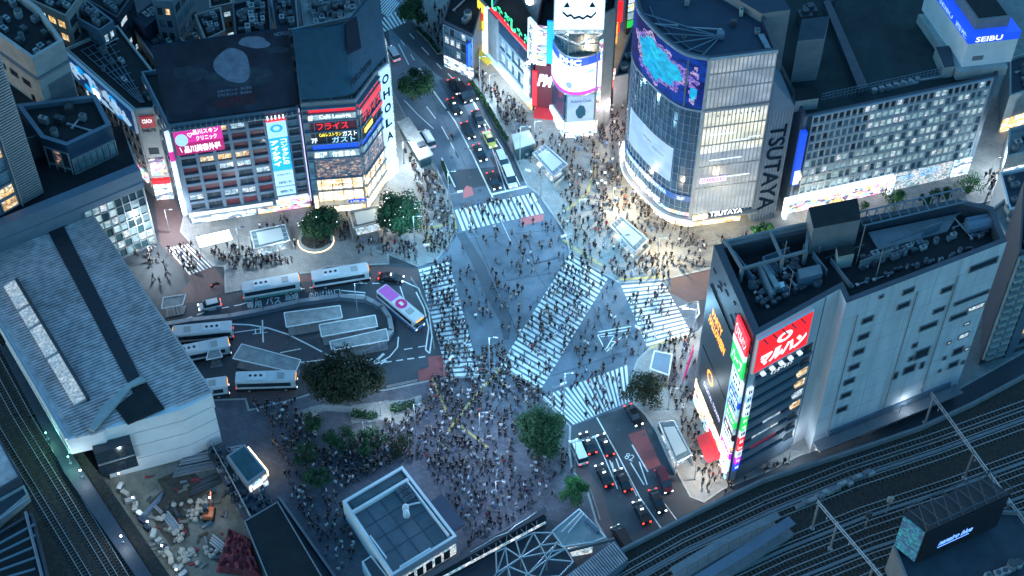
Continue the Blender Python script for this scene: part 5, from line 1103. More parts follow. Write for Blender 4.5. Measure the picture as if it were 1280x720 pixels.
mb.tube(w1 + Vector((-.1, 0, .1)), Vector((Lf[-1].x, Lf[-1].y, zA)), .3, n=6); mb.build('eave', 'metal', bA)
# front wall and block below
fw = [at(139, 598), at(242, 571), at(278, 553), at(262, 520), at(120, 540)]
mb = MB(); mb.prism([fw[0], fw[1], fw[2], fw[2] + Vector((-9, 14, 0)), fw[0] + Vector((-8, 17, 0))], 0, zA - .05); o = mb.build('front_wall', 'white', bA)
f1 = Fac(fw[0], fw[1]); f2 = Fac(fw[1], fw[2]); mb = MB()
for fx in (f1, f2):
    for z in (3.5, 7, 10.5): fx.box(mb, 0, fx.L, z, z + .08, 0, .06)
mb.build('wall_joints', 'lightconc', bA)
mb = MB(); a, b = at(116, 562, 11), at(163, 548, 11); fx = Fac(a, b); fx.box(mb, 0, fx.L, 4, 10.5, -5, .6); fx.box(mb, 0, fx.L, 7.2, 7.5, .6, .75, 1); mb.build('dark_glazing', ['glass', 'metal'], bA)
mb = MB(); mb.prism([at(112, 560), at(139, 600), fw[0] + Vector((0, .2, 0)), fw[0] + Vector((-6, 8, 0))], 0, 6); mb.build('lower_wall', 'lightconc', bA)
# long parapet beam and glazed hall
zB = 20
q = [at(-90, 322, zB), at(172, 214, zB), at(160, 196, zB), at(-90, 300, zB)]
q = [Vector((p.x, p.y, 0)) for p in q]
bB = thing('glazed_hall', 'cyan lit glass hall with heavy blue-grey roof beam behind ribbed station roof', 'building', centroid(q))
hall = [at(112, 251, zB), at(173, 218, zB), at(190, 226, zB), at(150, 190, zB), at(70, 225, zB)]; hall = [Vector((p.x, p.y, 0)) for p in hall]
back_ = [Vector((p.x, p.y, 0)) for p in (at(-90, 318, zB), at(172, 212, zB), at(150, 150, zB), at(-90, 230, zB))]
mb = MB(); mb.prism(back_, 0, zB - 1.2, 0, 1); mb.build('wall', ['bluegrey', 'roofdark'], bB)
mb = MB(); a, b = back_[0], back_[1]; fx = Fac(a, b); fx.box(mb, 0, fx.L + .4, zB - 4.5, zB, -1.6, .3); fx.box(mb, 0, fx.L + .4, zB - 3.2, zB - 3.0, .3, .45); mb.build('roof_beam', 'bluegrey', bB)
tg = fx.L - 11.2; bars_and_windows(bB, fx, tg, fx.L, .6, zB - 4.6, 8, 7, .16, .18, .3, ['w_cyan', 'w_cyan', 'w_white', 'tealglass'], 'metal', mull=0)
fy = Fac(back_[1], back_[2], out=(0, back_[1].y)); bars_and_windows(bB, fy, 0, 9, .6, zB - 1.3, 5, 7, .16, .18, .3, ['tealglass', 'blueglass', 'w_cyan'], 'metal', mull=0)
# louvred tower at left edge
ta, tb = at(-60, 300, zB), at(52, 236, zB); ta.z = tb.z = 0; fx = Fac(ta, tb); poly = [ta, tb, tb + Vector((-14, 9, 0)), ta + Vector((-14, 9, 0))]
bT = thing('louvred_tower', 'tower with horizontal blue louvres and two warm lit windows at left edge', 'building', centroid(poly) + Vector((0, 0, zB - 1.2))); block(bT, poly, zB - 1.2, 52, 'blueglass', 'roofdark')
mb = MB()
for k in range(56): fx.box(mb, fx.L - 4.2, fx.L, 19.5 + k * .58, 19.8 + k * .58, 0.0, .55)
fx.box(mb, fx.L - 4.4, fx.L - 4.2, 19, 52, 0, .7); mb.build('louvres', 'metal', bT)
bars_and_windows(bT, fx, 0.3, fx.L - 4.6, 19.5, 51, 4, 11, .2, .5, .3, lambda c, k, r: 'w_warm' if (c, k) in ((3, 0), (3, 1), (2, 1), (3, 4)) else 'w_blue', 'bluegrey', mull=1)
# glass fronted block with lit rooms
zc = 26; q = [Vector((p.x, p.y, 0)) for p in (at(51, 172, zc), at(83, 182, zc), at(139, 156, zc), at(120, 118, zc), at(20, 130, zc))]
bC = thing('glass_office', 'dark-roofed office with bluish glass front and cafe lights behind roof beam', 'building', centroid(q)); block(bC, q, 0, zc, 'blueglass', 'roofdark', 1.0, .8, 'bluegrey')
f1, f2 = Fac(q[1], q[2]), Fac(q[0], q[1]); bars_and_windows(bC, f1, .2, f1.L - .2, 8, zc - 3.5, 7, 4, .15, .25, .25, lambda c, k, r: 'w_blue' if k > 1 else r.choice(['dimshop', 'w_dark', 'w_warm']), 'metal', mull=1); bars_and_windows(bC, f2, .2, f2.L - .2, 8, zc - 2, 3, 4, .2, .3, .2, ['glass', 'w_dark', 'dimshop'], 'grey', mull=0)
roof_units(bC, q, zc - 1, 7, 51)
zk = 24; q = [Vector((p.x, p.y, 0)) for p in (at(-20, 185, zk), at(40, 172, zk), at(92, 148, zk), at(8, 78, zk), at(-60, 60, zk))]
bK = thing('dark_roof_building', 'plain black flat-roofed block between louvred tower and cream department annex', 'building', centroid(q)); block(bK, q, 0, zk, 'darkgrey', 'roofdark', .7); roof_units(bK, q, zk - .7, 6, 52)
# cream annex, top left
zc = 36; q = [Vector((p.x, p.y, 0)) for p in (at(-60, 2, zc), at(40, 73, zc), at(79, 50, zc), at(50, 10, zc), at(-40, -60, zc))]
bE = thing('cream_building', 'cream-walled block with stepped ledges and very cluttered roof in top left corner', 'building', centroid(q)); block(bE, q, 0, zc, 'lightconc', 'roofdark', 2.0, .6); roof_units(bE, q, zc - 2, 26, 53, 1.0)
f1, f2 = Fac(q[0], q[1]), Fac(q[1], q[2]); mb = MB()
for fx in (f1, f2): fx.box(mb, 0, fx.L, zc - 4.9, zc - 4.5, 0, .5); 
for k in range(16): f2.box(mb, 1.5, f2.L - .3, zc - 15 + k * .5, zc - 14.75 + k * .5, 0, .25)
mb.build('ledges', 'concrete', bE)
for k in range(5): f1.panel(bE, 'window', 3 + k * 3.6, 5.2 + k * 3.6, zc - 9, zc - 7.6, 0, .1, 'w_dark')
# long block with blue picture billboard
zc = 23.5; q = [Vector((p.x, p.y, 0)) for p in (at(81, 60, zc), at(168, 137, zc), at(192, 135, zc), at(205, 106, zc), at(147, 31, zc))]
bL = thing('blue_billboard_building', 'long black-roofed block with blue picture billboard running down its side', 'building', centroid(q)); block(bL, q, 0, zc, 'lightconc', 'roofdark', .6); f1, f2 = Fac(q[0], q[1]), Fac(q[1], q[2])
mb = MB(); _, ii = inset(q, 2)
for k in range(9): a, b = ii[0].lerp(ii[1], k / 9), ii[-1].lerp(ii[2], k / 9); mb.tube((a.x, a.y, zc - .4), (b.x, b.y, zc - .4), .09, n=4)
for k in range(5): a, b = ii[0].lerp(ii[-1], k / 5), ii[1].lerp(ii[2], k / 5); mb.tube((a.x, a.y, zc - .35), (b.x, b.y, zc - .35), .09, n=4)
mb.build('roof_grid', 'bluegrey', bL); roof_units(bL, q, zc - .6, 10, 54, .8)
s = f1.panel(bL, 'blue_billboard', 1, f1.L - .2, zc - 5.8, zc - .2, .1, .6, ['navysign', 'white'], None, .1); r = random.Random(6)
mb = MB()
for k in range(30): t = 1.6 + r.random() * (f1.L - 4); z = zc - 5.3 + r.random() * 4; w_, h_ = .4 + r.random() * 1.3, .3 + r.random() * .9; mb.face([f1.p(t + w_ * math.cos(x * 1.256), z + h_ * math.sin(x * 1.256), .64 + k * .003) for x in range(5)])
mb.build('pale_shapes', 'palesign', s); mb = MB()
for k in range(9): t = 2 + r.random() * (f1.L - 5); z = zc - 5 + r.random() * 3.6; mb.face([f1.p(t + 1.4 * math.cos(x * .785), z + .8 * math.sin(x * .785), .61 + k * .002) for x in range(8)])
mb.build('azure_shapes', 'cyansign', s); f1.panel(bL, 'billboard_lamp', f1.L * .42, f1.L * .5, zc - 4.6, zc - 3.2, .75, .95, 'hotwhite')
bars_and_windows(bL, f1, .5, f1.L - .5, 3.2, zc - 6.2, 12, 4, .5, 1.6, .2, ['w_dark', 'w_dark', 'w_white', 'w_dark'], 'lightconc', mull=0)
s = f2.panel(bL, 'red_sign', .5, f2.L - .3, zc - 4.4, zc - 1.6, .1, .4, 'dimred'); letters(f2, s, 'COACH', .9, f2.L - .8, zc - 3.2, zc - 2.2, .43); letters(f2, bL, 'SHIBUYA', .5, f2.L - .4, zc - 5.8, zc - 4.9, .1, 'darkpatch')
f2.panel(bL, 'display_screen', .4, f2.L - .3, 6.8, 10.8, .1, .5, 'shopmix'); f2.panel(bL, 'shop_sign', .1, f2.L, 4.6, 5.6, .1, .7, 'redsign'); f2.panel(bL, 'shopfront', .1, f2.L, .2, 4.4, .1, .5, 'shopwhite'); f2.panel(bL, 'window', .8, f2.L - .8, 12, 13.6, 0, .1, 'w_dark')
s = f1.panel(bL, 'colour_sign_strip', f1.L * .62, f1.L - .2, 4.8, 6.8, .3, .8, 'shopmix')

# buildings behind the billboards, top of the picture
def ub(name, label, pts, z, wall, roof, n, seed, par=.8, big=1.0): return simple(name, label, pts, z, wall, roof, n, seed, 0, None, big, 'building', par)
rt, q = ub('beige_building', 'beige-sided long low building with bracketed wall left of portrait billboard', [(163, 32), (199, 84), (238, 60), (196, 10)], 17, 'beige', 'roofmid', 6, 61)
fx = Fac(q[0], q[1]); 
for k in range(5): fx.panel(rt, 'window', 1.5 + k * 2.7, 2.9 + k * 2.7, 13, 14.2, .0, .12, 'w_dark'); fx.panel(rt, 'bracket', 1.9 + k * 2.7, 2.2 + k * 2.7, 11, 11.2, 0, 1.2, 'darkmetal')
rt, q = ub('blue_vaulted_building', 'building with ribbed blue rounded roof at top left', [(165, 22), (182, 34), (205, 14), (190, 2)], 20, 'roofblue', 'roofblue', 3, 62)
for k in range(9): mb = MB(); a, b = q[0].lerp(q[3], k / 9), q[1].lerp(q[2], k / 9); mb.tube((a.x, a.y, 19.6), (b.x, b.y, 19.6), .35, n=6); mb.build('roof_rib', 'roofblue', rt)
specs = [('small_building', 'pale wedge-shaped building just above the oval print billboard', [(243, 18), (256, 50), (282, 38), (276, 8)], 21, 'beige', 'roofdark', 8),
 ('low_building', 'long grey strip roof running down towards portrait billboard', [(196, 12), (240, 62), (262, 52), (216, 2)], 15, 'grey', 'concrete', 11),
 ('apartment_block', 'dark roofed apartment block with vertical white pipes above billboards', [(290, 4), (294, 46), (340, 38), (336, -6)], 22, 'darkgrey', 'roofdark', 19),
 ('office_block', 'mid grey office roof crowded with fans above billboard join', [(338, -2), (344, 40), (374, 35), (370, -8)], 20, 'concrete', 'roofmid', 22),
 ('plant_roof_building', 'pale steel-framed plant roof behind teal curved billboard', [(374, -6), (380, 38), (420, 34), (452, 8), (440, -30)], 19, 'concrete', 'lightconc', 48),
 ('corner_house', 'small house with dark hipped-looking roof at top centre left', [(258, -30), (262, 10), (290, 4), (288, -34)], 18, 'beige', 'roofdark', 9),
 ('tower_block', 'dark block behind black-roofed blue billboard building', [(84, 16), (124, 38), (142, 26), (104, -4)], 27, 'bluegrey', 'roofdark', 12),
 ('tower_block', 'black walled block touching the top edge left of beige building', [(106, -2), (146, 22), (166, -6), (130, -30)], 24, 'darkgrey', 'roofdark', 14),
 ('far_block', 'grey block at very top edge beyond blue vaulted roof', [(190, 0), (214, 2), (238, -30), (200, -40)], 26, 'grey', 'roofdark', 12),
 ('annex_block', 'brownish rooftop at top left corner behind cream block', [(30, -4), (82, 20), (104, -10), (50, -50)], 30, 'beige', 'roofdark', 19)]
for i, (nm, lb, pts, z, w, rf, n) in enumerate(specs):
    rt, q = ub(nm, lb, pts, z, w, rf, n, 70 + i, .7, .9); fx = Fac(q[0], q[1]); bars_and_windows(rt, fx, .4, fx.L - .4, 3.5, z - 1, max(2, int(fx.L / 2.4)), int(z / 3.4), .5, 1.3, .15, ['w_dark', 'w_dark', 'w_warm', 'w_blue', 'w_white'], w, mull=0, seed=i)
    fy = Fac(q[1], q[2]); bars_and_windows(rt, fy, .4, fy.L - .4, 3.5, z - 1, max(2, int(fy.L / 2.4)), int(z / 3.4), .5, 1.3, .15, ['w_dark', 'w_blue', 'w_dark', 'w_white'], w, mull=0, seed=i + 5)
nb = thing('neon_sign', 'orange vertical neon sign among dark blocks at top left', 'sign', at(163, 40)); a = at(163, 40, 14); mb = MB(); mb.box((a.x, a.y, 14), (.9, .5, 5)); mb.build('lit_panel', 'warmtext', nb); mb = MB(); mb.tube((a.x, a.y + .3, 0), (a.x, a.y + .3, 17), .12); mb.build('pole', 'metal', nb)

# ------------------------------------------------------------------ station exit block with flat roof (bottom centre)
zO = 5.2
q = [Vector((p.x, p.y, 0)) for p in (at(503, 582, zO), at(571, 670, zO), at(566, 684, zO), at(485, 722, zO), at(455, 700, zO), at(428, 626, zO))]
q = [q[0], q[1], q[3] + (q[1] - q[1]), q[5]]; q[2] = q[1] + (q[3] - q[0]) * 1.0
o0, o1, o3 = at(503, 582, zO), at(571, 670, zO), at(428, 626, zO); q = [o3, o0, o1, o1 + (o3 - o0) * 1.06]
q = [Vector((p.x, p.y, 0)) for p in q]
bO = thing('station_exit_building', 'low white station exit block with blue-grey panelled flat roof beside packed plaza', 'building', centroid(q)); block(bO, q, 0, zO, 'white', 'roofpanel', .5, .45)
ux = (q[1] - q[0]); uy = (q[3] - q[0]); Ux, Uy = ux.normalized(), uy.normalized()
uy2 = (q[2] - q[1]); 
def rp(a, b, z=zO): p = q[0] + ux * a + (q[2] - q[1]) * b; return Vector((p.x, p.y, z))
def rprism(root, name, a0, b0, a1, b1, z0, z1, m): mb = MB(); mb.prism([rp(a0, b0), rp(a1, b0), rp(a1, b1), rp(a0, b1)], z0, z1); return mb.build(name, m, root)
# q: o3 -> o0 is the upper-left side, o0 -> o1 the right side
zr = zO - .5
rprism(bO, 'glass_strip', .08, .05, .92, .13, zr, zr + .25, 'tealglass'); rprism(bO, 'roof_upstand', .02, .16, .94, .19, zr, zr + .8, 'white')
rprism(bO, 'roof_upstand', .90, .19, .925, .95, zr, zr + .7, 'white'); rprism(bO, 'glass_strip', .94, .1, .98, .96, zr, zr + .2, 'glass')
rprism(bO, 'roof_upstand', .1, .955, .6, .975, zr, zr + .6, 'white'); rprism(bO, 'roof_upstand', .015, .5, .035, .8, zr, zr + .6, 'white')
mb = MB()
for a in (.22, .45, .68): mb.tube(rp(a, .2, zr + .03), rp(a, .95, zr + .03), .05, n=4)
for b in (.38, .56, .74): mb.tube(rp(.04, b, zr + .03), rp(.9, b, zr + .03), .05, n=4)
mb.build('roof_seams', 'darkgrey', bO)
for a, b in ((.62, .5), (.66, .44)): mb = MB(); p = rp(a, b, zr); mb.tube(p, p + Vector((0, 0, .9)), .55, 0, 10); mb.ball(p + Vector((0, 0, 1)), .5, 0); mb.build('ventilator', 'white', bO)
mb = MB(); mb.tube(rp(.7, .42, zr + .5), rp(.88, .47, zr + .5), .14); mb.build('pipe', 'white', bO)
for k in range(9): mb = MB(); p = rp(.74 + (k % 3) * .05, .24 + (k // 3) * .06, zr); mb.box(p + Vector((0, 0, .4)), (.7, .7, .8), .7); mb.tube(p + Vector((0, 0, .8)), p + Vector((0, 0, .9)), .25, 1, 8); mb.build('air_conditioner', ['bluegrey', 'darkmetal'], bO)
fx = Fac(q[3], q[2]); mb = MB(); fx.box(mb, .3, fx.L - .3, .3, 3.2, .02, .1); mb.build('lit_wall', 'w_white', bO); 
for k in range(6): fx.panel(bO, 'window', 1.0 + k * 1.7, 2.2 + k * 1.7, .5, 2.8, .12, .18, 'glass')
a_ = thing('side_porch', 'pale square porch roof on right side of white station exit block', 'porch', at(553, 652)); qq = pix([(538, 628), (552, 617), (582, 655), (568, 664)], 3.0); mb = MB(); mb.prism(qq, 2.8, 3.0); mb.build('roof', 'roofblue', a_); mb = MB()
for p in qq: mb.tube((p.x, p.y, 0), (p.x, p.y, 2.8), .09)
mb.build('post', 'metal', a_)
a_ = thing('side_annex', 'small white annex with dark glass roof at lower left of station exit block', 'annex', at(462, 712)); qq = pix([(452, 702), (464, 694), (486, 722), (470, 735)], 3.4); mb = MB(); mb.prism(qq, 0, 3.4); mb.build('wall', 'white', a_); _, ii = inset(qq, .3); mb = MB(); mb.prism(ii, 3.4, 3.5); mb.build('roof', 'glass', a_)

# ------------------------------------------------------------------ truss roofed concourse (bottom centre)
zT = 7.5
bP = thing('truss_concourse', 'dark station concourse under exposed pale steel lattice roof at bottom edge', 'station', at(640, 715))
qq = pix([(560, 702), (681, 632), (688, 650), (720, 704), (740, 760), (520, 760)], 4.0); mb = MB(); mb.prism(qq, 0, 4.0); mb.build('wall', 'darkgrey', bP)
fx = Fac(at(520, 722, 4), at(683, 634, 4)); mb = MB(); a, b = at(500, 735, zT), at(682, 634, zT); f1 = Fac(a, b, out=(0, 0))
mb = MB(); qq = pix([(470, 752), (682, 634), (683, 641), (484, 752)], zT); mb.prism(qq, 4, zT); mb.build('dark_fascia', 'glass', bP)
mb = MB(); mb.tube(at(510, 745, zT), at(682, 653, zT), .18); p = at(510, 745, zT); mb.tube(p, at(682, 653, zT), .2); mb.build('lit_gutter', 'w_white', bP)
mb = MB(); T = lambda u, v, z=zT: at(u, v, z)
up_ = [(588, 690), (604, 681), (620, 671), (634, 666), (646, 656), (658, 649), (671, 640)]; lo_ = [(590, 704), (605, 697), (620, 690), (632, 685), (646, 676), (658, 669), (671, 660)]
for i in range(len(up_) - 1):
    mb.tube(T(*up_[i]), T(*up_[i + 1]), .09); mb.tube(T(*up_[i]), T(*lo_[i], 6), .07); mb.tube(T(*up_[i]), T(*lo_[i + 1], 6), .07)
mb.tube(T(*up_[-1]), T(*lo_[-1], 6), .07); mb.build('edge_lattice', 'metal', bP)
N_ = dict(a=(620, 690), b=(632, 685), c=(651, 697), d=(667, 666), e=(676, 682), f=(684, 699), g=(696, 679), h=(707, 686), i=(717, 702), j=(635, 708), k=(621, 716), l=(690, 666), m=(645, 676), n=(660, 718), o=(674, 722), p=(700, 720), q=(640, 732), r=(612, 730))
lk = 'ab bc cd de ef fi dl le eg gf fh hi ch ce gh cj bj kj kc jn cn nf fo no jq nq op ip mc md ak kr rq jr bk ng'.split()
mb = MB()
for s in lk: mb.tube(T(*N_[s[0]]), T(*N_[s[1]]), .13)
for nm in 'cefgj': p = T(*N_[nm]); mb.ball(p, .28); mb.tube(p, (p.x, p.y, 4), .12)
mb.build('roof_lattice', 'metal', bP)
bS = thing('white_canopy', 'white gusset-shaped canopy roof between steel lattice and bright green tree', 'canopy', at(724, 665)); qq = pix([(690, 665), (724, 637), (757, 672), (741, 678), (704, 684)], 5.5); mb = MB(); mb.prism(qq, 5.1, 5.5); mb.build('roof', 'lightconc', bS); mb = MB()
for p, r_ in zip(qq, qq[1:] + qq[:1]): mb.tube(p + Vector((0, 0, .1)), r_ + Vector((0, 0, .1)), .15)
for k in (.35, .6): mb.tube(qq[0].lerp(qq[2], k * .5) + Vector((0, 0, .25)), qq[1].lerp(qq[2], k * .3) + Vector((0, 0, .25)), .12)
mb.build('edge_tubes', 'white', bS); mb = MB(); mb.prism(inset(qq, 1.2)[1], 0, 5.1); mb.build('wall', 'w_white', bS)
for k in range(5): mb = MB(); p = at(734 + k * 3, 653 + k * 3, 5.5); mb.box(p + Vector((0, 0, .35)), (.6, .6, .7), .6); mb.build('roof_unit', 'bluegrey', bS)
bU = thing('ribbed_concourse_roof', 'dark ribbed roof beside road tunnel mouth at bottom centre', 'building', at(750, 705)); qq = pix([(700, 725), (768, 675), (785, 698), (742, 735), (700, 760)], 8); mb = MB(); mb.prism(qq, 0, 8); mb.build('wall', 'bluegrey', bU); mb = MB()
for k in range(24): p, r_ = at(703 + k * 2.75, 724 - k * 2.0, 8.1), at(724 + k * 2.6, 748 - k * 2.1, 8.1); mb.tube(p, r_, .13, n=4)
mb.build('roof_ribs', 'purplemetal', bU); mb = MB(); mb.tube(at(704, 690, 7), at(768, 674, 8), .3); mb.build('gutter', 'darkmetal', bU)

# ------------------------------------------------------------------ railway viaduct (right)
zV = 5.5
up_e = [(752, 705), (781, 689), (867, 645), (952, 604), (1010, 585), (1080, 562), (1150, 538), (1215, 508), (1300, 462)]
qq = pix(up_e + [(1300, 900), (752, 900)], zV); 
bV = thing('railway_viaduct', 'broad dark railway viaduct with ballasted tracks crossing bottom right', 'viaduct', at(1000, 650)); mb = MB(); mb.prism(qq, 3.9, zV, 0, 1); mb.build('deck', ['concrete', 'ballast'], bV)
mb = MB(); mb.prism(pix([(955, 605), (1010, 586), (1080, 563), (1150, 539), (1215, 509), (1300, 463), (1300, 900), (1000, 900)], zV), 0, 3.89); mb.build('abutment', 'concrete', bV)
ue = pix(up_e, zV); mb = MB()
for p, r_ in zip(ue, ue[1:]): fx = Fac(p, r_); fx.box(mb, 0, fx.L, 3.6, zV + 1.1, -.12, .18); fx.box(mb, 0, fx.L, zV + 1.1, zV + 1.2, -.2, .26)
mb.build('parapet', 'concrete', bV)
rl = MB(); slp = MB()
def track(pts, gauge=1.07, z=zV, rails=rl, sle=slp, step=.75):
    p = pix(pts, z); 
    for a, b in zip(p, p[1:]):
        d = (b - a); L = d.length; d.normalize(); nn_ = Vector((-d.y, d.x, 0)); k = 0
        for s_ in (-gauge / 2, gauge / 2): x, y = a + nn_ * s_, b + nn_ * s_; rails.hexa([x - nn_ * .05, y - nn_ * .05, y + nn_ * .05, x + nn_ * .05] + [w + Vector((0, 0, .32)) for w in (x - nn_ * .05, y - nn_ * .05, y + nn_ * .05, x + nn_ * .05)])
        while k * step < L: c = a + d * (k * step); sle.box((c.x, c.y, z + .08), (.26, 2.1, .16), math.atan2(d.y, d.x)); k += 1
curve = [(760, 736), (857, 682), (960, 634), (1062, 593), (1174, 556), (1300, 510)]
tr_off = [-11, 0, 14, 46, 64, 82, 102, 122, 144, 166, 190]
for o in tr_off:
    if o == 14: pass
    track([(u + o * .32, v + o) for u, v in curve])
rl.build('rails', 'rail', bV); slp.build('sleepers', 'sleeper', bV)
mb = MB()
for o in (7, 55, 93, 133): 
    p = pix([(u + o * .32, v + o) for u, v in curve], zV)
    for a, b in zip(p, p[1:]): fx = Fac(a, b); fx.box(mb, 0, fx.L, zV, zV + .35, -.25, .25)
mb.build('cable_trough', 'concrete', bV)
def canopy(name, label, pts, z, w, m):
    r0 = thing(name, label, 'platform', at(*pts[0])); mb = MB(); pl = MB(); q = pix(pts, z)
    for a, b in zip(q, q[1:]): fx = Fac(a, b); fx.box(mb, 0, fx.L, z, z + .25, -w / 2, w / 2); fx.box(pl, 0, fx.L, zV, zV + 1.0, -w * .6, w * .6)
    mb.build('roof', m, r0); pl.build('platform_slab', 'concrete', r0); mb = MB()
    for a, b in zip(q, q[1:]):
        for k in range(5): c = a.lerp(b, (k + .5) / 5); mb.tube((c.x, c.y, zV + 1), (c.x, c.y, z), .12)
    mb.build('column', 'metal', r0)
canopy('platform_canopy', 'narrow dark platform roof ending in square frame beside first tracks', [(840, 715), (905, 676), (973, 644)], 9.3, 1.3, 'concrete'); canopy('platform_canopy', 'blue-grey long platform canopy with white edges tapering to a point', [(868, 728), (930, 690), (990, 651)], 9.0, 1.7, 'bluegrey')
bx = thing('trackside_cabinets', 'row of pale trackside equipment cabinets between the curving tracks', 'cabinet', at(1050, 615, zV)); r = random.Random(8)
for k in range(18): mb = MB(); p = at(1000 + k * 5.2, 636 - k * 2.6 + r.uniform(-3, 3), zV); mb.box(p + Vector((0, 0, .5)), (r.uniform(.6, 1.6), .7, r.uniform(.6, 1.2)), .45); mb.build('cabinet_box', r.choice(['lightconc', 'metal', 'concrete']), bx)
def portal(label, base_pts, ends, h=8.0):
    r0 = thing('catenary_portal', label, 'catenary mast', at(*base_pts[0], zV)); a, b = at(*ends[0], zV + h), at(*ends[1], zV + h); mb = MB(); d = (b - a)
    for dz in (0, -.7): mb.tube(a + Vector((0, 0, dz)), b + Vector((0, 0, dz)), .11)
    n = int(d.length / 1.3)
    for k in range(n): mb.tube(a.lerp(b, k / n) + Vector((0, 0, -.7 * (k % 2))), a.lerp(b, (k + 1) / n) + Vector((0, 0, -.7 * ((k + 1) % 2))), .06, n=4)
    mb.build('beam', 'metal', r0)
    for u, v in base_pts: p = at(u, v, zV + h); mb = MB(); mb.tube((p.x, p.y, zV), (p.x, p.y, zV + h), .2); mb.box((p.x, p.y, zV + .2), (.7, .7, .4)); mb.build('mast', 'metal', r0)
    mb = MB()
    for k in range(2, n, 4): c = a.lerp(b, k / n); mb.tube(c + Vector((0, 0, -.7)), c + Vector((0, 0, -1.7)), .05, n=4); mb.ball(c + Vector((0, 0, -1.7)), .13)
    mb.build('insulators', 'lightconc', r0)
portal('catenary portal spanning tracks nearest the long pale block', [(1168, 494), (1218, 564), (1262, 628)], [(1164, 490), (1288, 660)]); portal('catenary portal in the middle of the tracks left of black LED box', [(1024, 627), (1047, 653), (1092, 706)], [(1022, 625), (1120, 740)])
for k, (u, v, lb) in enumerate(((1113, 625, 'pale signal post on left of the pair between tracks'), (1086, 644, 'short dark signal post lower left of the pale one'))):
    s = thing('signal_post', lb, 'signal', at(u, v + 15, zV)); p = at(u, v, zV + 4); mb = MB(); mb.tube((p.x, p.y, zV), (p.x, p.y, zV + 4), .12); mb.build('post', 'metal', s); mb = MB(); mb.box((p.x, p.y, zV + 4.2), (.9, .4, 1.2)); mb.build('signal_head', 'lightconc' if k == 0 else 'darkgrey', s)
# ------------------------------------------------------------------ LED box building (bottom right)
zn0, zn1 = 13, 22
c0, c1 = at(1159, 664, zn1), at(1263, 617, zn1); dn = at(1135, 645, zn1) - c0; dn.z = 0; c0.z = c1.z = 0
dn = dn * .55; q = [c0, c1, c1 + dn * 2.2, c0 + dn * 2.2]
bN = thing('led_box', 'black LED billboard box with glowing blue script above tracks at bottom right', 'billboard', centroid(q) + Vector((0, 0, zn0))); 
mb = MB(); mb.prism(q, zn0, zn1 - .2); mb.build('housing', 'black', bN); fx = Fac(c0, c1); s = fx.panel(bN, 'screen', .3, fx.L - .3, zn0 + .3, zn1 - .5, .02, .2, 'black'); letters(fx, s, 'nanairo blue', 3.2, fx.L * .62, zn0 + 2.9, zn0 + 4.3, .24, 'bluetext', bold=.03, shear=.05)
mb = MB(); fx.box(mb, 3.2, fx.L * .6, zn0 + 2.3, zn0 + 2.45, .22, .26); mb.build('underline', 'bluetext', s)
fy = Fac(c0 + dn * 2.2, c0, out=(0, c0.y)); fy.panel(bN, 'side_screen', .2, fy.L - .2, zn0 + .3, zn1 - .5, .02, .2, 'ledteal')
mb = MB()
for p in q: mb.tube((p.x, p.y, zn1 - .2), (p.x, p.y, zn1 + 1.6), .12)
for p, r_ in zip(q, q[1:] + q[:1]): mb.tube((p.x, p.y, zn1 + 1.5), (r_.x, r_.y, zn1 + 1.5), .1)
for k in range(7): a, b = q[0].lerp(q[1], k / 7), q[3].lerp(q[2], (k + 1) / 7); mb.tube((a.x, a.y, zn1), (b.x, b.y, zn1 + 1.4), .08); mb.tube((a.x, a.y, zn1 + 1.5), (q[3].lerp(q[2], k / 7).x, q[3].lerp(q[2], k / 7).y, zn1 + 1.5), .08)
mb.build('top_frame', 'darkmetal', bN)
base = [c0 + Vector((-1, -7, 0)), c1 + Vector((14, -6, 0)), c1 + Vector((14, 2, 0)), c1 + dn * 2.2, c0 + dn * 2.2]
b_ = thing('pale_building', 'cream flat-roofed building beneath the black LED box in bottom right corner', 'building', centroid(base)); block(b_, base, 0, zn0, 'concrete', 'roofmid', .8); roof_units(b_, [c0 + Vector((2, -6.5, 0)), c1 + Vector((12, -5.5, 0)), c1 + Vector((12, -1, 0)), c0 + Vector((6, -2.5, 0))], zn0 - .8, 12, 91, 1.0)

# ------------------------------------------------------------------ rail line and platform, left bottom
zW = 6.0
lv = thing('elevated_track', 'dark elevated railway line running down the left bottom corner', 'viaduct', at(90, 640)); mb = MB(); mb.prism(pix([(-60, 400), (8, 400), (70, 520), (130, 600), (240, 760), (-60, 760)], zW), 0, zW, 0, 1); mb.build('deck', ['darkgrey', 'ballast'], lv)
rl, slp = MB(), MB()
for o in (0, 24, 58): track([(-8 - o, 424), (44 - o, 520), (104 - o, 618), (172 - o, 730)], z=zW, rails=rl, sle=slp, step=.62)
rl.build('rails', 'rail', lv); slp.build('sleepers', 'sleeper', lv)
pf_ = thing('station_platform', 'narrow violet lit platform edge alongside ribbed station roof', 'platform', at(120, 600)); mb = MB(); mb.prism(pix([(0, 434), (10, 430), (62, 520), (92, 570), (200, 735), (180, 735), (80, 590), (45, 520)], zW + 1), zW, zW + 1); mb.build('slab', 'darkgrey', pf_)
mb = MB()
a, b = at(8, 428, zW + 3.6), at(88, 566, zW + 3.6); mb.tube(a, b, .2); mb.tube(at(18, 430, zW + 4), at(96, 560, zW + 4), .35); mb.build('canopy_edge', 'metal', pf_)
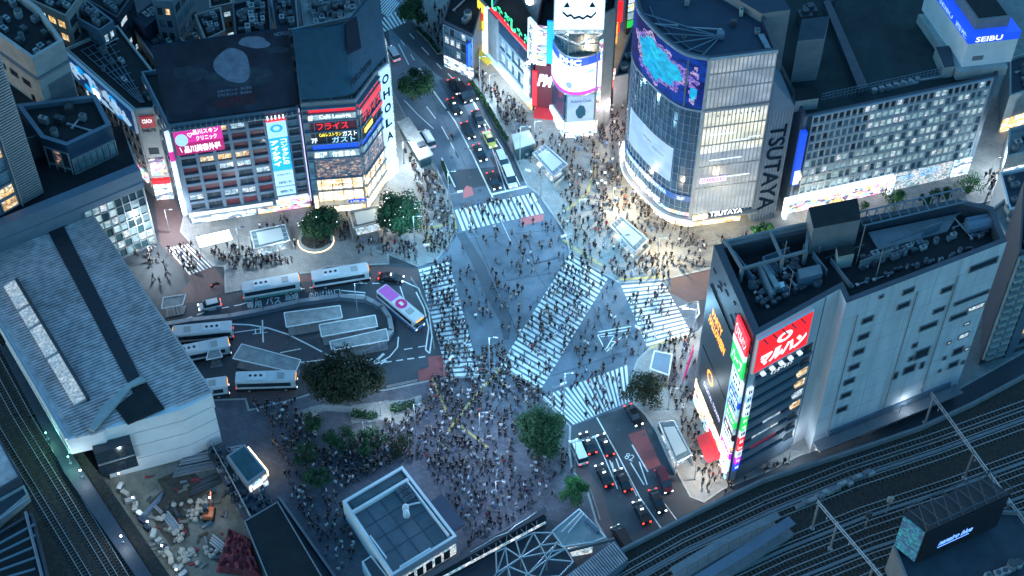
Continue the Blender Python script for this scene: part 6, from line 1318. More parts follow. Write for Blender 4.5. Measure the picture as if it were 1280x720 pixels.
def plamp(name, label, u, v, z, col, w, glass='lamp', base=0.0):
    p = at(u, v, z); s = thing(name, label, 'lamp', Vector((p.x, p.y, base)), world=False); mb = MB(); mb.tube((0, 0, 0), (0, 0, z - base), .09, n=6); mb.box((0, 0, .15), (.4, .4, .3)); mb.build('pole', 'metal', s)
    mb = MB(); mb.ball((0, 0, z - base), .17, 0, 8, 5); mb.build('lamp_glass', glass, s)
    l = bpy.data.lights.new('lamp_light', 'POINT'); l.energy = w; l.color = col; l.shadow_soft_size = .35; o = bpy.data.objects.new('lamp_light', l); COL.objects.link(o); o.parent = s; o.location = (0, 0, z - base + .55); return s
for u, v, lb, c_, g_ in ((57, 541, 'green platform lamp, upper of the two on lilac platform', (.3, 1, .7), 'greenlamp'), (85, 571, 'green platform lamp, lower of the two on lilac platform', (.3, 1, .7), 'greenlamp'), (100, 588, 'white platform lamp just below the green ones', (.75, .9, 1), 'lamp'), (151, 670, 'white platform lamp nearest bottom edge on left', (.75, .9, 1), 'lamp')): plamp('platform_lamp', lb, u, v, zW + 3, c_, 350, g_, zW + 1)
q = pix([(-50, 530), (2, 552), (26, 596), (-50, 640)], 10); rt = thing('violet_roof_building', 'plain violet metal roof on the left edge across dark tracks', 'building', centroid(q)); block(rt, q, 0, 10, 'darkgrey', 'purplemetal', .2)
q = pix([(-50, 650), (30, 606), (36, 618), (-50, 690)], 8); rt = thing('left_edge_building', 'slim pale ledge building below violet roof on left edge', 'building', centroid(q)); block(rt, q, 0, 8, 'lightconc', 'roofmid', .4); mb = MB(); mb.tube(at(-10, 656, 8.4), at(34, 624, 8.4), .3); mb.build('pipe', 'metal', rt)
q = pix([(-60, 700), (40, 640), (70, 760), (-60, 790)], 9); rt = thing('corner_building', 'dark roof with crossing beams in bottom left corner', 'building', centroid(q)); block(rt, q, 0, 9, 'darkgrey', 'roofdark', .6); mb = MB()
for k in range(5): mb.tube(at(-20, 690 + k * 10, 9.5), at(44, 655 + k * 14, 9.5), .2)
mb.tube(at(32, 640, 9.6), at(60, 750, 9.6), .25); mb.build('roof_beams', 'bluegrey', rt)

# ------------------------------------------------------------------ construction yard
sheet('ground_slab', [(120, 590), (278, 553), (300, 600), (350, 680), (390, 770), (200, 770)], .135, 'mud')
for i, pts in enumerate(([(186, 628), (205, 612), (232, 640), (238, 670), (214, 684), (196, 660)], [(196, 600), (236, 584), (262, 610), (240, 640), (214, 630)])): sheet('soil_patch', pts, .14 + .004 * i, 'soil')
r = random.Random(21)
HP = [at(u, v, 0) for u, v in ((262, 556), (292, 610), (318, 660), (352, 722))]
def hd_line(y):
    for a, b in zip(HP, HP[1:]):
        if b.y <= y <= a.y: return a.x + (b.x - a.x) * (a.y - y) / (a.y - b.y) - .8
    return -999
def sandbag_mesh(i):
    rr = random.Random(i); mb = MB(); mb.ball((0, 0, .45), .62, 0, 10, 7, .75); me = mb.mesh('sandbag', ['bag'])
    for v in me.vertices: k = 1 + rr.uniform(-.16, .16); v.co.x *= k * 1.1; v.co.y *= k; v.co.z *= k
    for p in me.polygons: p.use_smooth = True
    return me
bags = [sandbag_mesh(i) for i in range(4)]; nb_ = 0
for cu, cv, su, sv, n in ((246, 640, 16, 12, 22), (222, 668, 10, 12, 12), (232, 696, 14, 12, 26), (256, 628, 10, 5, 8), (224, 632, 6, 3, 4), (200, 652, 5, 8, 7), (204, 688, 6, 10, 8), (262, 690, 10, 8, 8)):
    for _ in range(n):
        p = at(cu + r.gauss(0, su * .5), cv + r.gauss(0, sv * .5)); o = bpy.data.objects.new('sandbag', r.choice(bags)); COL.objects.link(o); o.location = (p.x, p.y, .14); o.rotation_euler = (0, 0, r.random() * 6); s_ = r.uniform(.4, .75); o.scale = (s_, s_, s_)
        tag(o, 'bulging pale sack in the heaps littering the construction yard', 'sandbag', 'pale sacks heaped in the construction yard')
dg_ = thing('excavator', 'small orange excavator among pale sacks in the construction yard', 'excavator', at(262, 642)); p = at(262, 645); 
mb = MB()
for s_ in (-.7, .7): mb.box((p.x + s_, p.y, .4), (.45, 2.6, .6), 0)
mb.build('track', 'rubber', dg_, None, None, None, None, .08); mb = MB(); mb.box((p.x, p.y - .2, 1.2), (1.7, 2.2, .9)); mb.build('body', 'orange', dg_, bevel=.1); mb = MB(); mb.box((p.x - .3, p.y + .3, 2.1), (.9, 1.1, 1.0)); mb.build('cab', 'glass', dg_, bevel=.06)
mb = MB(); mb.tube((p.x + .3, p.y + .8, 1.5), (p.x + .3, p.y + 2.6, 3.2), .16); mb.tube((p.x + .3, p.y + 2.6, 3.2), (p.x + .3, p.y + 3.8, 1.4), .13); mb.build('boom', 'orange', dg_); mb = MB(); mb.box((p.x + .3, p.y + 3.8, 1.1), (.7, .5, .6)); mb.build('bucket', 'darkmetal', dg_, bevel=.05)
for k in range(120):
    p = at(r.uniform(185, 330), r.uniform(585, 715)); 
    if p.x > hd_line(p.y): continue
    mb = MB(); w_ = r.uniform(.15, .6); mb.box((p.x, p.y, .14 + w_ * .3), (w_ * r.uniform(.6, 4), w_, w_ * .6), r.uniform(0, 3)); mb.build('plank', r.choice(['mud', 'soil', 'darkmetal', 'concrete', 'bark', 'redtarp', 'darkgrey']), None, 'loose plank, block or offcut lying on the construction yard ground', 'plank', 'loose planks and offcuts on the construction yard ground', bevel=.03)
# tarp heap
tp = MB(); G = 14; a = at(278, 668); 
hh = [[0 if i in (0, G) or j in (0, G) else .5 + 1.1 * r.random() for j in range(G + 1)] for i in range(G + 1)]
qa, qb, qc, qd = at(286, 662), at(312, 674), at(330, 724), at(270, 716)
vv = []
for i in range(G + 1):
    for j in range(G + 1):
        s_, t_2 = i / G, j / G; p = qa.lerp(qb, s_).lerp(qd.lerp(qc, s_), t_2); tp.v.append((p.x, p.y, .15 + hh[i][j]))
for i in range(G):
    for j in range(G): tp.f.append((i * (G + 1) + j, i * (G + 1) + j + 1, (i + 1) * (G + 1) + j + 1, (i + 1) * (G + 1) + j)); tp.m.append(0)
tp.build('tarpaulin', 'redtarp', None, 'crumpled dark red tarpaulin covering a heap at the yard corner', 'tarpaulin')
for k, (u, v, l, a_, m) in enumerate(((188, 640, 5, 1.0, 'bluegrey'), (214, 660, 4, -.9, 'metal'), (258, 612, 6, .5, 'darkmetal'), (272, 600, 6.5, .45, 'darkmetal'), (250, 590, 9, .25, 'concrete'), (262, 575, 10, .25, 'metal'), (276, 690, 5, -.7, 'lightconc'))):
    p = at(u, v); mb = MB()
    for j in range(4): mb.box((p.x + j * .1, p.y + j * .45, .3 + .1 * (j % 2)), (l, .3, .3), a_)
    mb.build('steel_beams', m, None, ['pale blue beams stacked left of sandbag heaps', 'grey beams lying beside the soil patch', 'dark beams in upper middle of construction yard', 'dark beams stacked by yard hoarding', 'long concrete beams across upper yard', 'long steel beams nearest the white station wall', 'pale planks beside the red tarpaulin'][k], 'beam stack')
hd = thing('site_hoarding', 'pale hoarding wall dividing construction yard from plaza walkway', 'fence', at(300, 640)); pts = [at(u, v, 0) for u, v in ((262, 556), (292, 610), (318, 660), (352, 722))]; mb = MB()
for a, b in zip(pts, pts[1:]): fx = Fac(a, b); fx.box(mb, 0, fx.L, .1, 2.6, -.06, .06)
mb.build('panels', 'lightconc', hd); mb = MB()
for a, b in zip(pts, pts[1:]):
    fx = Fac(a, b)
    for k in range(int(fx.L / 2) + 1): fx.box(mb, min(k * 2., fx.L - .1), min(k * 2., fx.L - .1) + .1, .1, 2.8, .07, .2)
mb.build('posts', 'metal', hd)
for k in range(9):
    u, v = 148 + k * 9 + (k % 2) * 3, 592 + k * 15; p = at(u + 6, v, 3)
    if k in (0, 2, 4, 6, 8): plamp('work_lamp', 'white work lamp on the left fence of construction yard, %s from top' % ['first', '', 'second', '', 'third', '', 'fourth', '', 'fifth'][k], u, v, 3.2, (.7, .88, 1), 260)
for k in range(14): mb = MB(); p = at(150 + k * 6 + r.uniform(-2, 2), 610 + k * 8.5, .14); mb.box((p.x, p.y, .14 + .45), (r.uniform(1, 1.8), .8, .9), r.uniform(0, 3)); mb.build('site_crate', r.choice(['lightconc', 'roofblue', 'metal', 'bag']), None, 'wrapped supply crate along the lamp-lit left edge of construction yard', 'crate', 'supply crates along left edge of the yard', bevel=.06)
wk = thing('covered_walkway', 'long dark walkway roof beside plaza crowd at bottom left of centre', 'walkway', at(360, 680)); qq = pix([(306, 652), (347, 628), (425, 760), (350, 760)], 4); mb = MB(); mb.prism(qq, 3.7, 4); mb.build('roof', 'roofdark', wk); mb = MB(); _, ii = inset(qq, .5)
for p, r_ in zip(qq, qq[1:] + qq[:1]): mb.tube(p + Vector((0, 0, .1)), r_ + Vector((0, 0, .1)), .12)
mb.build('gutter', 'concrete', wk); mb = MB(); mb.prism(ii, 0, 3.7); mb.build('wall', 'darkgrey', wk)
f_ = thing('walkway_fence', 'pale strip wall between covered walkway and plaza crowd', 'wall', at(390, 690)); a, b = at(350, 628), at(432, 745); fx = Fac(a, b); mb = MB(); fx.box(mb, 0, fx.L, .12, 1.6, -.15, .15); mb.build('wall', 'darkgrey', f_); mb = MB(); fx.box(mb, 0, fx.L, 1.6, 1.7, -.2, .2); mb.build('coping', 'concrete', f_)
gk = thing('glass_roofed_kiosk', 'kiosk with dark teal glass roof and pale frame near construction yard', 'kiosk', at(308, 582)); qq = pix([(283, 570), (306, 555), (333, 588), (309, 605)], 4); mb = MB(); _, ii = inset(qq, .35); mb.prism(qq, 0, 3.6); mb.prism(qq, 3.6, 4, 0); mb.build('wall', 'metal', gk); mb = MB(); mb.prism(ii, 4, 4.1); mb.build('roof', 'tealglass', gk)
fx = Fac(qq[3], qq[2]); fx.panel(gk, 'shopfront', .2, fx.L - .2, .3, 3, .02, .2, 'shopwhite'); fy = Fac(qq[1], qq[2], out=(0, 160)); fy.panel(gk, 'lit_sign', .4, fy.L - .3, 1.8, 3.4, .05, .4, 'hotwarm')
ac = thing('plant_yard', 'strip crowded with small dark machines between yard hoarding and teal-roofed kiosk', 'plant deck', at(290, 600)); r = random.Random(31); qq = pix([(258, 562), (280, 556), (345, 628), (306, 650)], 1.5); mb = MB(); mb.prism(qq, 0, 1.5); mb.build('deck', 'darkgrey', ac); k = 0
while k < 70:
    s_, t_2 = r.random(), r.random(); p = qq[0].lerp(qq[1], s_).lerp(qq[3].lerp(qq[2], s_), t_2)
    mb = MB(); mb.box((p.x, p.y, 1.5 + .4), (r.uniform(.4, .9), r.uniform(.4, .7), .8), .5); mb.tube((p.x, p.y, 2.3), (p.x, p.y, 2.42), .22, 1, 7); mb.build('air_conditioner', [r.choice(['darkgrey', 'bluegrey', 'metal']), 'black'], ac); k += 1
plamp('work_lamp', 'warm work lamp above the sandbag heaps in middle of construction yard', 262, 622, 4, (1, .82, .6), 420)
# pale stone planting area
sheet('stone_terrace', [(366, 516), (380, 530), (391, 522), (404, 514), (436, 516), (440, 530), (470, 524), (500, 531), (532, 512), (526, 494), (508, 500), (470, 503), (436, 508), (400, 506)], .128, 'walk')
# ------------------------------------------------------------------ bus station shelters, island rail, subway entrances
def shelter(label, pts, z=2.9):
    q = pix(pts, z); s = thing('bus_shelter', label, 'bus shelter', centroid(q)); mb = MB(); mb.prism(q, z - .15, z, 0); mb.build('roof', 'roofmid2', s)
    mb = MB()
    for a, b in zip(q, q[1:] + q[:1]): mb.tube(a, b, .11, n=4)
    mb.build('roof_edge', 'white', s); _, ii = inset(q, .6); mb = MB()
    for k in range(4): 
        for e in (0, 1): a = ii[0].lerp(ii[1], (k + .5) / 4) if e else ii[3].lerp(ii[2], (k + .5) / 4); mb.tube((a.x, a.y, 0), (a.x, a.y, z - .15), .07, n=5)
    mb.build('post', 'metal', s); mb = MB(); mb.prism(inset(q, .2)[1], 0, .15); mb.build('kerb_island', 'concrete', s); return s
M['roofmid2'] = mat('shelter_roof', (0.27, 0.28, 0.28), 0.8, 0.35, 0.9)
shelter('grey bus shelter roof nearest curved barrier, topmost of three parallel', [(355, 391), (425, 382), (428, 397), (358, 409)]); shelter('grey bus shelter roof, middle of the three parallel ones', [(399, 406), (469, 394), (472, 408), (402, 421)])
shelter('grey bus shelter roof, lowest of the three parallel ones', [(412, 427), (483, 411), (486, 425), (415, 438)]); shelter('wide slanting grey shelter roof above parked white bus', [(302, 430), (376, 450), (369, 466), (291, 448)])
shelter('grey shelter roof half hidden by ribbed station roof', [(262, 432), (272, 431), (278, 446), (258, 450)]); shelter('pale shelter roof beside left end of bus road', [(202, 386), (228, 381), (232, 368), (204, 372)])
gr_ = thing('barrier_wall', 'long curved grey barrier wall ringing the bus island', 'wall', at(400, 378)); mb = MB(); mc = MB(); bp_ = pix([(210, 409), (240, 404), (288, 399), (330, 391), (374, 381), (424, 374), (458, 377), (478, 387), (487, 400), (490, 417), (477, 433), (444, 443)])
for a, b in zip(bp_, bp_[1:]): fx = Fac(a, b); fx.box(mb, -.1, fx.L + .1, 0, 1.0, -.35, .35); fx.box(mc, -.1, fx.L + .1, 1.0, 1.12, -.42, .42)
mb.build('wall', 'bluegrey', gr_); mc.build('coping', 'metal', gr_)
M['entrlit'] = emi('entrance_light', (.50, .70, .80), .42, (.2, .25, .28))
def entrance(label, q, lit='entrlit', h=2.7):
    c = centroid(pix(q)); s = thing('subway_entrance', label, 'subway entrance', c); p = pix(q); mb = MB()
    for a, b in ((p[0], p[1]), (p[1], p[2]), (p[3], p[0])): f = Fac(a, b); f.box(mb, 0, f.L, .12, 1.15, -.12, .12)
    mb.build('side_wall', 'lightconc', s); r_ = [x + (c - x) * .12 for x in p]; mb = MB(); mb.prism(r_, h, h + .12); mb.build('glass_roof', 'tealglass2', s)
    mb = MB()
    for a, b in zip(r_, r_[1:] + r_[:1]): mb.tube((a.x, a.y, h + .1), (b.x, b.y, h + .1), .16); mb.tube((a.x, a.y, .1), (a.x, a.y, h), .09)
    for k in (1, 2, 3): a, b = r_[0].lerp(r_[3], k / 4), r_[1].lerp(r_[2], k / 4); mb.tube((a.x, a.y, h + .16), (b.x, b.y, h + .16), .05, n=4)
    mb.build('frame', 'metal', s); i_ = [x + (c - x) * .38 for x in p]; mb = MB(); mb.prism(i_, h + .13, h + .2); mb.build('lit_panel', lit, s)
    mb = MB(); mb.prism([x + (c - x) * .3 for x in p], .125, .14); mb.build('stairwell', 'w_white', s); return s
M['tealglass2'] = mat('entrance_glass', (0.10, 0.15, 0.17), 0.15, 0.4, 1.5, spec=.8)
entrance('open subway entrance with grey frame in front of blue-signed office block', [(312, 301), (361, 291), (368, 313), (318, 326)]); entrance('subway entrance between the two round trees with white ribs', [(435, 276), (477, 268), (483, 290), (441, 300)])
entrance('subway entrance on pavement below the screen tower', [(680, 191), (712, 219), (692, 236), (663, 203)]); entrance('long lit subway entrance in front of curved glass block', [(774, 280), (812, 313), (794, 331), (759, 293)])
entrance('subway entrance beside the road left of red awning', [(819, 537), (841, 535), (866, 583), (844, 594)])
s = thing('lift_kiosk', 'boxy glass lift kiosk with pale roof on pavement below red awning', 'kiosk', at(653, 196)); q = pix([(645, 202), (667, 195), (660, 181), (641, 186)]); mb = MB(); mb.prism(q, .12, 3.6); mb.build('glass_wall', 'tealglass', s); mb = MB(); mb.prism(inset(q, -.25)[1], 3.6, 3.8); mb.build('roof', 'lightconc', s)
s = thing('smoking_shelter', 'flat grey-roofed pavilion on pavement beside upper road', 'pavilion', at(520, 175)); q = pix([(496, 152), (511, 146), (542, 193), (524, 200)], 3); mb = MB(); mb.prism(q, 2.7, 3); mb.build('roof', 'roofmid2', s); mb = MB(); mb.prism(inset(q, .4)[1], .12, 2.7); mb.build('glass_wall', 'tealglass', s); mb = MB(); mb.box(at(527, 182, 3) + Vector((0, 0, .3)), (1.4, 1.2, .5), .5); mb.build('roof_hatch', 'darkgrey', s)
s = thing('lit_notice_board', 'white framed display structure by crosswalk and brownish tree', 'display', at(830, 450)); q = pix([(818, 439), (840, 443), (836, 469), (813, 461)], 2.5); mb = MB(); mb.prism(q, 2.3, 2.5); mb.build('roof', 'bluegrey', s); mb = MB()
for a, b in zip(q, q[1:] + q[:1]): mb.tube(a, b, .14); mb.tube((a.x, a.y, 0), a, .08)
mb.build('frame', 'white', s)
s = thing('shop_canopy', 'bright white lit canopy box at left foot of office block', 'canopy', at(266, 300)); q = pix([(245, 296), (286, 287), (290, 297), (249, 307)], 3); mb = MB(); mb.prism(q, 2.4, 3); mb.build('lit_fascia', 'hotwhite', s); mb = MB()
for a in q: mb.tube((a.x, a.y, 0), (a.x, a.y, 2.4), .08)
mb.build('post', 'metal', s)

# ------------------------------------------------------------------ vehicles
def wheel_mb(x, y, r=.32, w=.2):
    mb = MB(); mb.tube((x, y - w / 2, r), (x, y + w / 2, r), r, 0, 12); return mb
def add_wheels(root, xs, y, r=.32, w=.22):
    for x in xs:
        for sy in (-1, 1):
            t = wheel_mb(x, sy * y, r, w).build('wheel', 'rubber', root); mb = MB(); mb.tube((x, sy * (y + w / 2), r), (x, sy * (y + w / 2 + .02), r), r * .6, 0, 10); mb.build('rim', 'metal', t)
def loft(mb, secs, m=0):
    """secs: (x, halfwidth, z0, z1)"""
    i = len(mb.v)
    for x, w, z0, z1 in secs: mb.v += [(x, -w, z0), (x, w, z0), (x, w * 1.0, z0 + (z1 - z0) * .6), (x, w * .9, z1), (x, -w * .9, z1), (x, -w, z0 + (z1 - z0) * .6)]
    n = len(secs)
    for a in range(n - 1):
        for k in range(6): j = i + a * 6; mb.f.append((j + k, j + (k + 1) % 6, j + 6 + (k + 1) % 6, j + 6 + k)); mb.m.append(m)
    mb.f.append(tuple(range(i + 5, i - 1, -1))); mb.m.append(m); j = i + (n - 1) * 6; mb.f.append(tuple(range(j, j + 6))); mb.m.append(m)
def make_car(paint, kind='sedan', taxi=False):
    root = thing('parked_car', None, None, world=False); L = {'sedan': 4.6, 'van': 4.7, 'hatch': 4.2, 'bigvan': 5.2}[kind]; h = L / 2; W2 = .86 if kind != 'bigvan' else .95
    mb = MB(); zb = .82 if kind in ('sedan', 'hatch') else 1.0
    loft(mb, [(-h, W2 * .8, .35, zb - .1), (-h + .25, W2, .25, zb), (-h * .4, W2, .22, zb + .06), (h * .35, W2, .22, zb + .02), (h - .35, W2 * .97, .25, zb - .12), (h, W2 * .78, .35, zb - .3)]); b = mb.build('body', paint, root, bevel=.04)
    if kind == 'sedan': c = (-h + .75, -h + 1.35, .35, 1.15); zt = 1.42
    elif kind == 'hatch': c = (-h + .15, -h + .6, .5, 1.2); zt = 1.48
    else: c = (-h + .1, -h + .3, h - 1.6, h - .7); zt = 1.85 if kind == 'van' else 2.1
    mb = MB(); w1, w2 = W2 * .93, W2 * .76
    if kind in ('van', 'bigvan'): w2 = W2 * .86
    mb.hexa([(c[0], -w1, zb - .02), (c[3], -w1, zb - .02), (c[3], w1, zb - .02), (c[0], w1, zb - .02), (c[1], -w2, zt - .06), (c[2], -w2, zt - .06), (c[2], w2, zt - .06), (c[1], w2, zt - .06)]); mb.build('cabin_glass', 'glass', root, bevel=.03)
    mb = MB(); mb.hexa([(c[1] - .05, -w2, zt - .08), (c[2] + .05, -w2, zt - .08), (c[2] + .05, w2, zt - .08), (c[1] - .05, w2, zt - .08), (c[1] + .05, -w2 + .08, zt), (c[2] - .05, -w2 + .08, zt), (c[2] - .05, w2 - .08, zt), (c[1] + .05, w2 - .08, zt)]); rf = mb.build('roof', paint, root, bevel=.02)
    for s_ in (-1, 1):
        mb = MB(); mb.box((h - .10, s_ * .6, .62), (.22, .34, .16)); mb.build('headlight', 'head', root); mb = MB(); mb.box((-h + .06, s_ * .62, .72), (.2, .3, .2)); mb.build('taillight', 'tail', root); mb = MB(); mb.box((c[2] + .5, s_ * (W2 + .08), zb + .08), (.16, .16, .12)); mb.build('mirror', paint, root)
    if taxi: mb = MB(); mb.box((0, 0, zt + .09), (.22, .55, .16)); mb.build('roof_lamp', 'hotwhite', root)
    add_wheels(root, (-h + .85, h - .9), W2 - .1); return root
cars = {}
def car(key, label, u0, v0, hdg, cat='car', name='car', grp=None):
    """hdg: pixel the nose points to"""
    paint, kind, taxi = key
    if key not in cars: cars[key] = o = make_car(*key)
    else: o = copy_tree(cars[key])
    p = at(u0, v0, .6); d = at(*hdg, .6) - p; o.name = name; o.location = (p.x, p.y, .01); o.rotation_euler = (0, 0, math.atan2(d.y, d.x)); tag(o, label, cat, grp); return o
K_ = ('c_black', 'sedan', False); KT = ('c_black', 'sedan', True); KW = ('c_white', 'van', False); KB = ('c_white', 'bigvan', False); KS = ('c_silver', 'sedan', True); KY = ('c_yellow', 'sedan', True); KM = ('c_maroon', 'van', False); KV = ('c_black', 'bigvan', False); KH = ('c_white', 'hatch', False)
G1 = 'traffic queueing on the upper road'
for key, lb, u, v, hd in ((K_, 'black car in the upper queue, second in its lane behind the foremost left one', 585, 163, (600, 191)), (KT, 'black taxi with lit roof lamp heading upper left lane behind three others', 568, 133, (580, 154)), (K_, 'black car in middle of upper queue right beside centre line', 598, 148, (612, 176)), (KY, 'yellow-green taxi in the queue on the upper road', 612, 174, (624, 199)), (KT, 'black taxi in upper queue left of the yellow-green one', 600, 191, (612, 216)), (K_, 'black car at the stop line left of white van', 617, 226, (628, 250)), (KW, 'white van in upper queue right behind the foremost white one', 628, 201, (637, 222)), (KB, 'foremost white van at the upper stop line', 637, 222, (647, 246)), (KV, 'black van among cluster at the back of upper queue', 579, 117, (594, 142)), (K_, 'small dark car at the very back of upper queue', 569, 108, (584, 131)), (K_, 'dark car at back of upper queue nearest the hedge', 588, 116, (603, 141))): car(key, lb, u, v, hd, 'taxi' if key[2] else 'van' if 'van' in lb else 'car', 'taxi' if key[2] else 'van' if 'van' in lb else 'car', G1)
car(KB, 'small white van parked beside flat-roofed pavilion', 534, 174, (520, 150), 'van', 'van'); car(KW, 'white van at far upper left of the road by striped crossing', 491, 67, (480, 50), 'van', 'van')
G2 = 'traffic on the lower right road'
for key, lb, u, v, hd, c_ in ((KB, 'long white van at the front of lower road beside reddish pavement', 723, 565, (712, 540), 'van'), (KT, 'black taxi with red tail lights right next to long white van', 735, 554, (724, 530), 'taxi'), (KT, 'black taxi at the lower stop line right of first taxi', 757, 556, (746, 532), 'taxi'), (KT, 'black taxi behind first two in left lower lane', 755, 594, (743, 570), 'taxi'), (K_, 'black car with red tail lights beside centre line on lower road', 779, 600, (767, 575), 'car'), (KT, 'black taxi close to bottom end of lower road', 802, 640, (790, 615), 'taxi'), (KM, 'maroon minivan on right side below red painted bay', 830, 601, (841, 626), 'minivan'), (K_, 'black car facing away below maroon minivan', 822, 626, (833, 650), 'car'), (KV, 'black van half beneath rail bridge at bottom of road', 778, 673, (764, 650), 'van'), (K_, 'dark car waiting right of zebra crossing under brownish tree', 792, 519, (806, 543), 'car')): car(key, lb, u, v, hd, c_, c_, G2)
car(KH, 'white hatchback driving along left end of bus road', 262, 381, (240, 386), 'car', 'car'); car(KT, 'black taxi turning in front of the pink and white bus', 489, 347, (515, 350), 'taxi', 'taxi')
car(KW, 'white car with glowing headlights in street below long pale block', 1140, 497, (1112, 506), 'car', 'car'); car(K_, 'dark car with red lights further left in street below long pale block', 1050, 532, (1080, 522), 'car', 'car')
for p_, l_ in (((1100, 508), 900), ((1130, 505), 500)):
    pass
def make_bus(body, stripe):
    root = thing('bus', None, None, world=False); mb = MB(); mb.box((0, 0, 1.75), (10.4, 2.45, 2.7)); mb.build('body', body, root, bevel=.14)
    mb = MB(); mb.box((0, 0, .78), (10.44, 2.5, .75)); mb.build('skirt', stripe, root, bevel=.05)
    for s_ in (-1, 1):
        mb = MB(); mb.box((-.3, s_ * 1.24, 2.15), (9.2, .06, .95)); mb.build('side_window', 'glass', root)
    mb = MB(); mb.box((5.2, 0, 2.0), (.08, 2.2, 1.4)); mb.build('windscreen', 'glass', root); mb = MB(); mb.box((5.2, 0, 2.85), (.1, 1.6, .3)); mb.build('destination_sign', 'warmtext', root); mb = MB(); mb.box((-5.2, 0, 2.3), (.08, 1.9, .8)); mb.build('rear_window', 'glass', root)
    mb = MB(); mb.box((-1.6, 0, 3.2), (3.0, 1.5, .25)); 
    for k in range(3): mb.tube((-2.6 + k * .9, 0, 3.32), (-2.6 + k * .9, 0, 3.36), .28, 1, 8)
    mb.build('roof_unit', ['white', 'black'], root, bevel=0)
    mb = MB(); mb.box((2.6, 0, 3.14), (1.2, 1.2, .12)); mb.build('roof_hatch', 'lightconc', root)
    for s_ in (-1, 1):
        mb = MB(); mb.box((5.22, s_ * .9, .85), (.1, .3, .2)); mb.build('headlight', 'head', root); mb = MB(); mb.box((-5.22, s_ * 1.0, 1.1), (.1, .2, .35)); mb.build('taillight', 'tail', root); mb = MB(); mb.box((5.3, s_ * 1.4, 2.4), (.12, .25, .5)); mb.build('mirror', 'black', root)
    add_wheels(root, (-3.0, 3.3), 1.12, .48, .28); return root
def bus(o, label, a, b):
    p, q = at(*a, 1.7), at(*b, 1.7); c = (p + q) / 2; d = q - p; o.location = (c.x, c.y, .01); o.rotation_euler = (0, 0, math.atan2(d.y, d.x)); tag(o, label, 'bus', 'buses in the bus station'); return o
b1 = make_bus('c_white', 'c_green'); bus(b1, 'white-roofed bus with teal sides below the lit subway entrance', (307, 364), (371, 353))
b2 = make_bus('c_white', 'c_black'); bus(b2, 'white bus with dark sides at upper kerb beside the black taxi', (394, 350), (457, 340))
b3 = copy_tree(b2); bus(b3, 'white-roofed bus with red tail lights emerging from under ribbed roof', (286, 413), (222, 419)); b4 = copy_tree(b2); bus(b4, 'white bus standing below wide slanting shelter roof', (300, 477), (366, 475))
b5 = copy_tree(b2); bus(b5, 'bus mostly hidden beneath edge of ribbed station roof', (232, 443), (268, 436)); b6 = copy_tree(b2); bus(b6, 'rear of a white bus peeping out beside ribbed roof corner', (215, 492), (280, 483))
b7 = make_bus('c_white', 'c_blue'); bus(b7, 'pink and white bus with magenta circle turning round barrier', (476, 364), (526, 406))
mb = MB(); mb.box((-3.1, 0, 3.115), (3.6, 2.1, .03)); mb.build('pink_roof_panel', 'c_pink', b7); mb = MB(); mb.prism([(.3 + 1.15 * math.cos(k * .39), 1.05 * math.sin(k * .39)) for k in range(16)], 3.13, 3.16); dsc = mb.build('magenta_disc', 'c_magenta', b7); mb = MB(); mb.box((.3, 0, 3.19), (.9, .6, .03)); mb.build('white_mark', 'white', dsc)
for ch in list(b7.children):
    if ch.name.startswith('roof_unit'): bpy.data.objects.remove(ch)
def rider(label, u, v, d_):
    s = thing('motorcycle', label, 'motorcycle', world=False); p = at(u, v); s.location = (p.x, p.y, .01); s.rotation_euler = (0, 0, d_); mb = MB(); mb.tube((-.6, -.05, .3), (-.6, .05, .3), .3, 0, 12); mb.build('wheel', 'rubber', s); mb = MB(); mb.tube((.65, -.05, .3), (.65, .05, .3), .3, 0, 12); mb.build('wheel', 'rubber', s); mb = MB(); mb.box((0, 0, .65), (1.1, .3, .4)); mb.tube((.6, 0, .4), (.45, 0, 1.05), .05); mb.tube((.45, -.35, 1.05), (.45, .35, 1.05), .03); mb.build('body', 'c_black', s, bevel=.03); mb = MB(); mb.ball((-.62, 0, .75), .08); mb.build('taillight', 'tail', s); return s
rider('motorcycle in the open lane left of queue on upper road', 565, 173, -1.2); rider('motorcycle standing in front of blue-lettered shopfront at narrow street below office', 269, 358, .6)

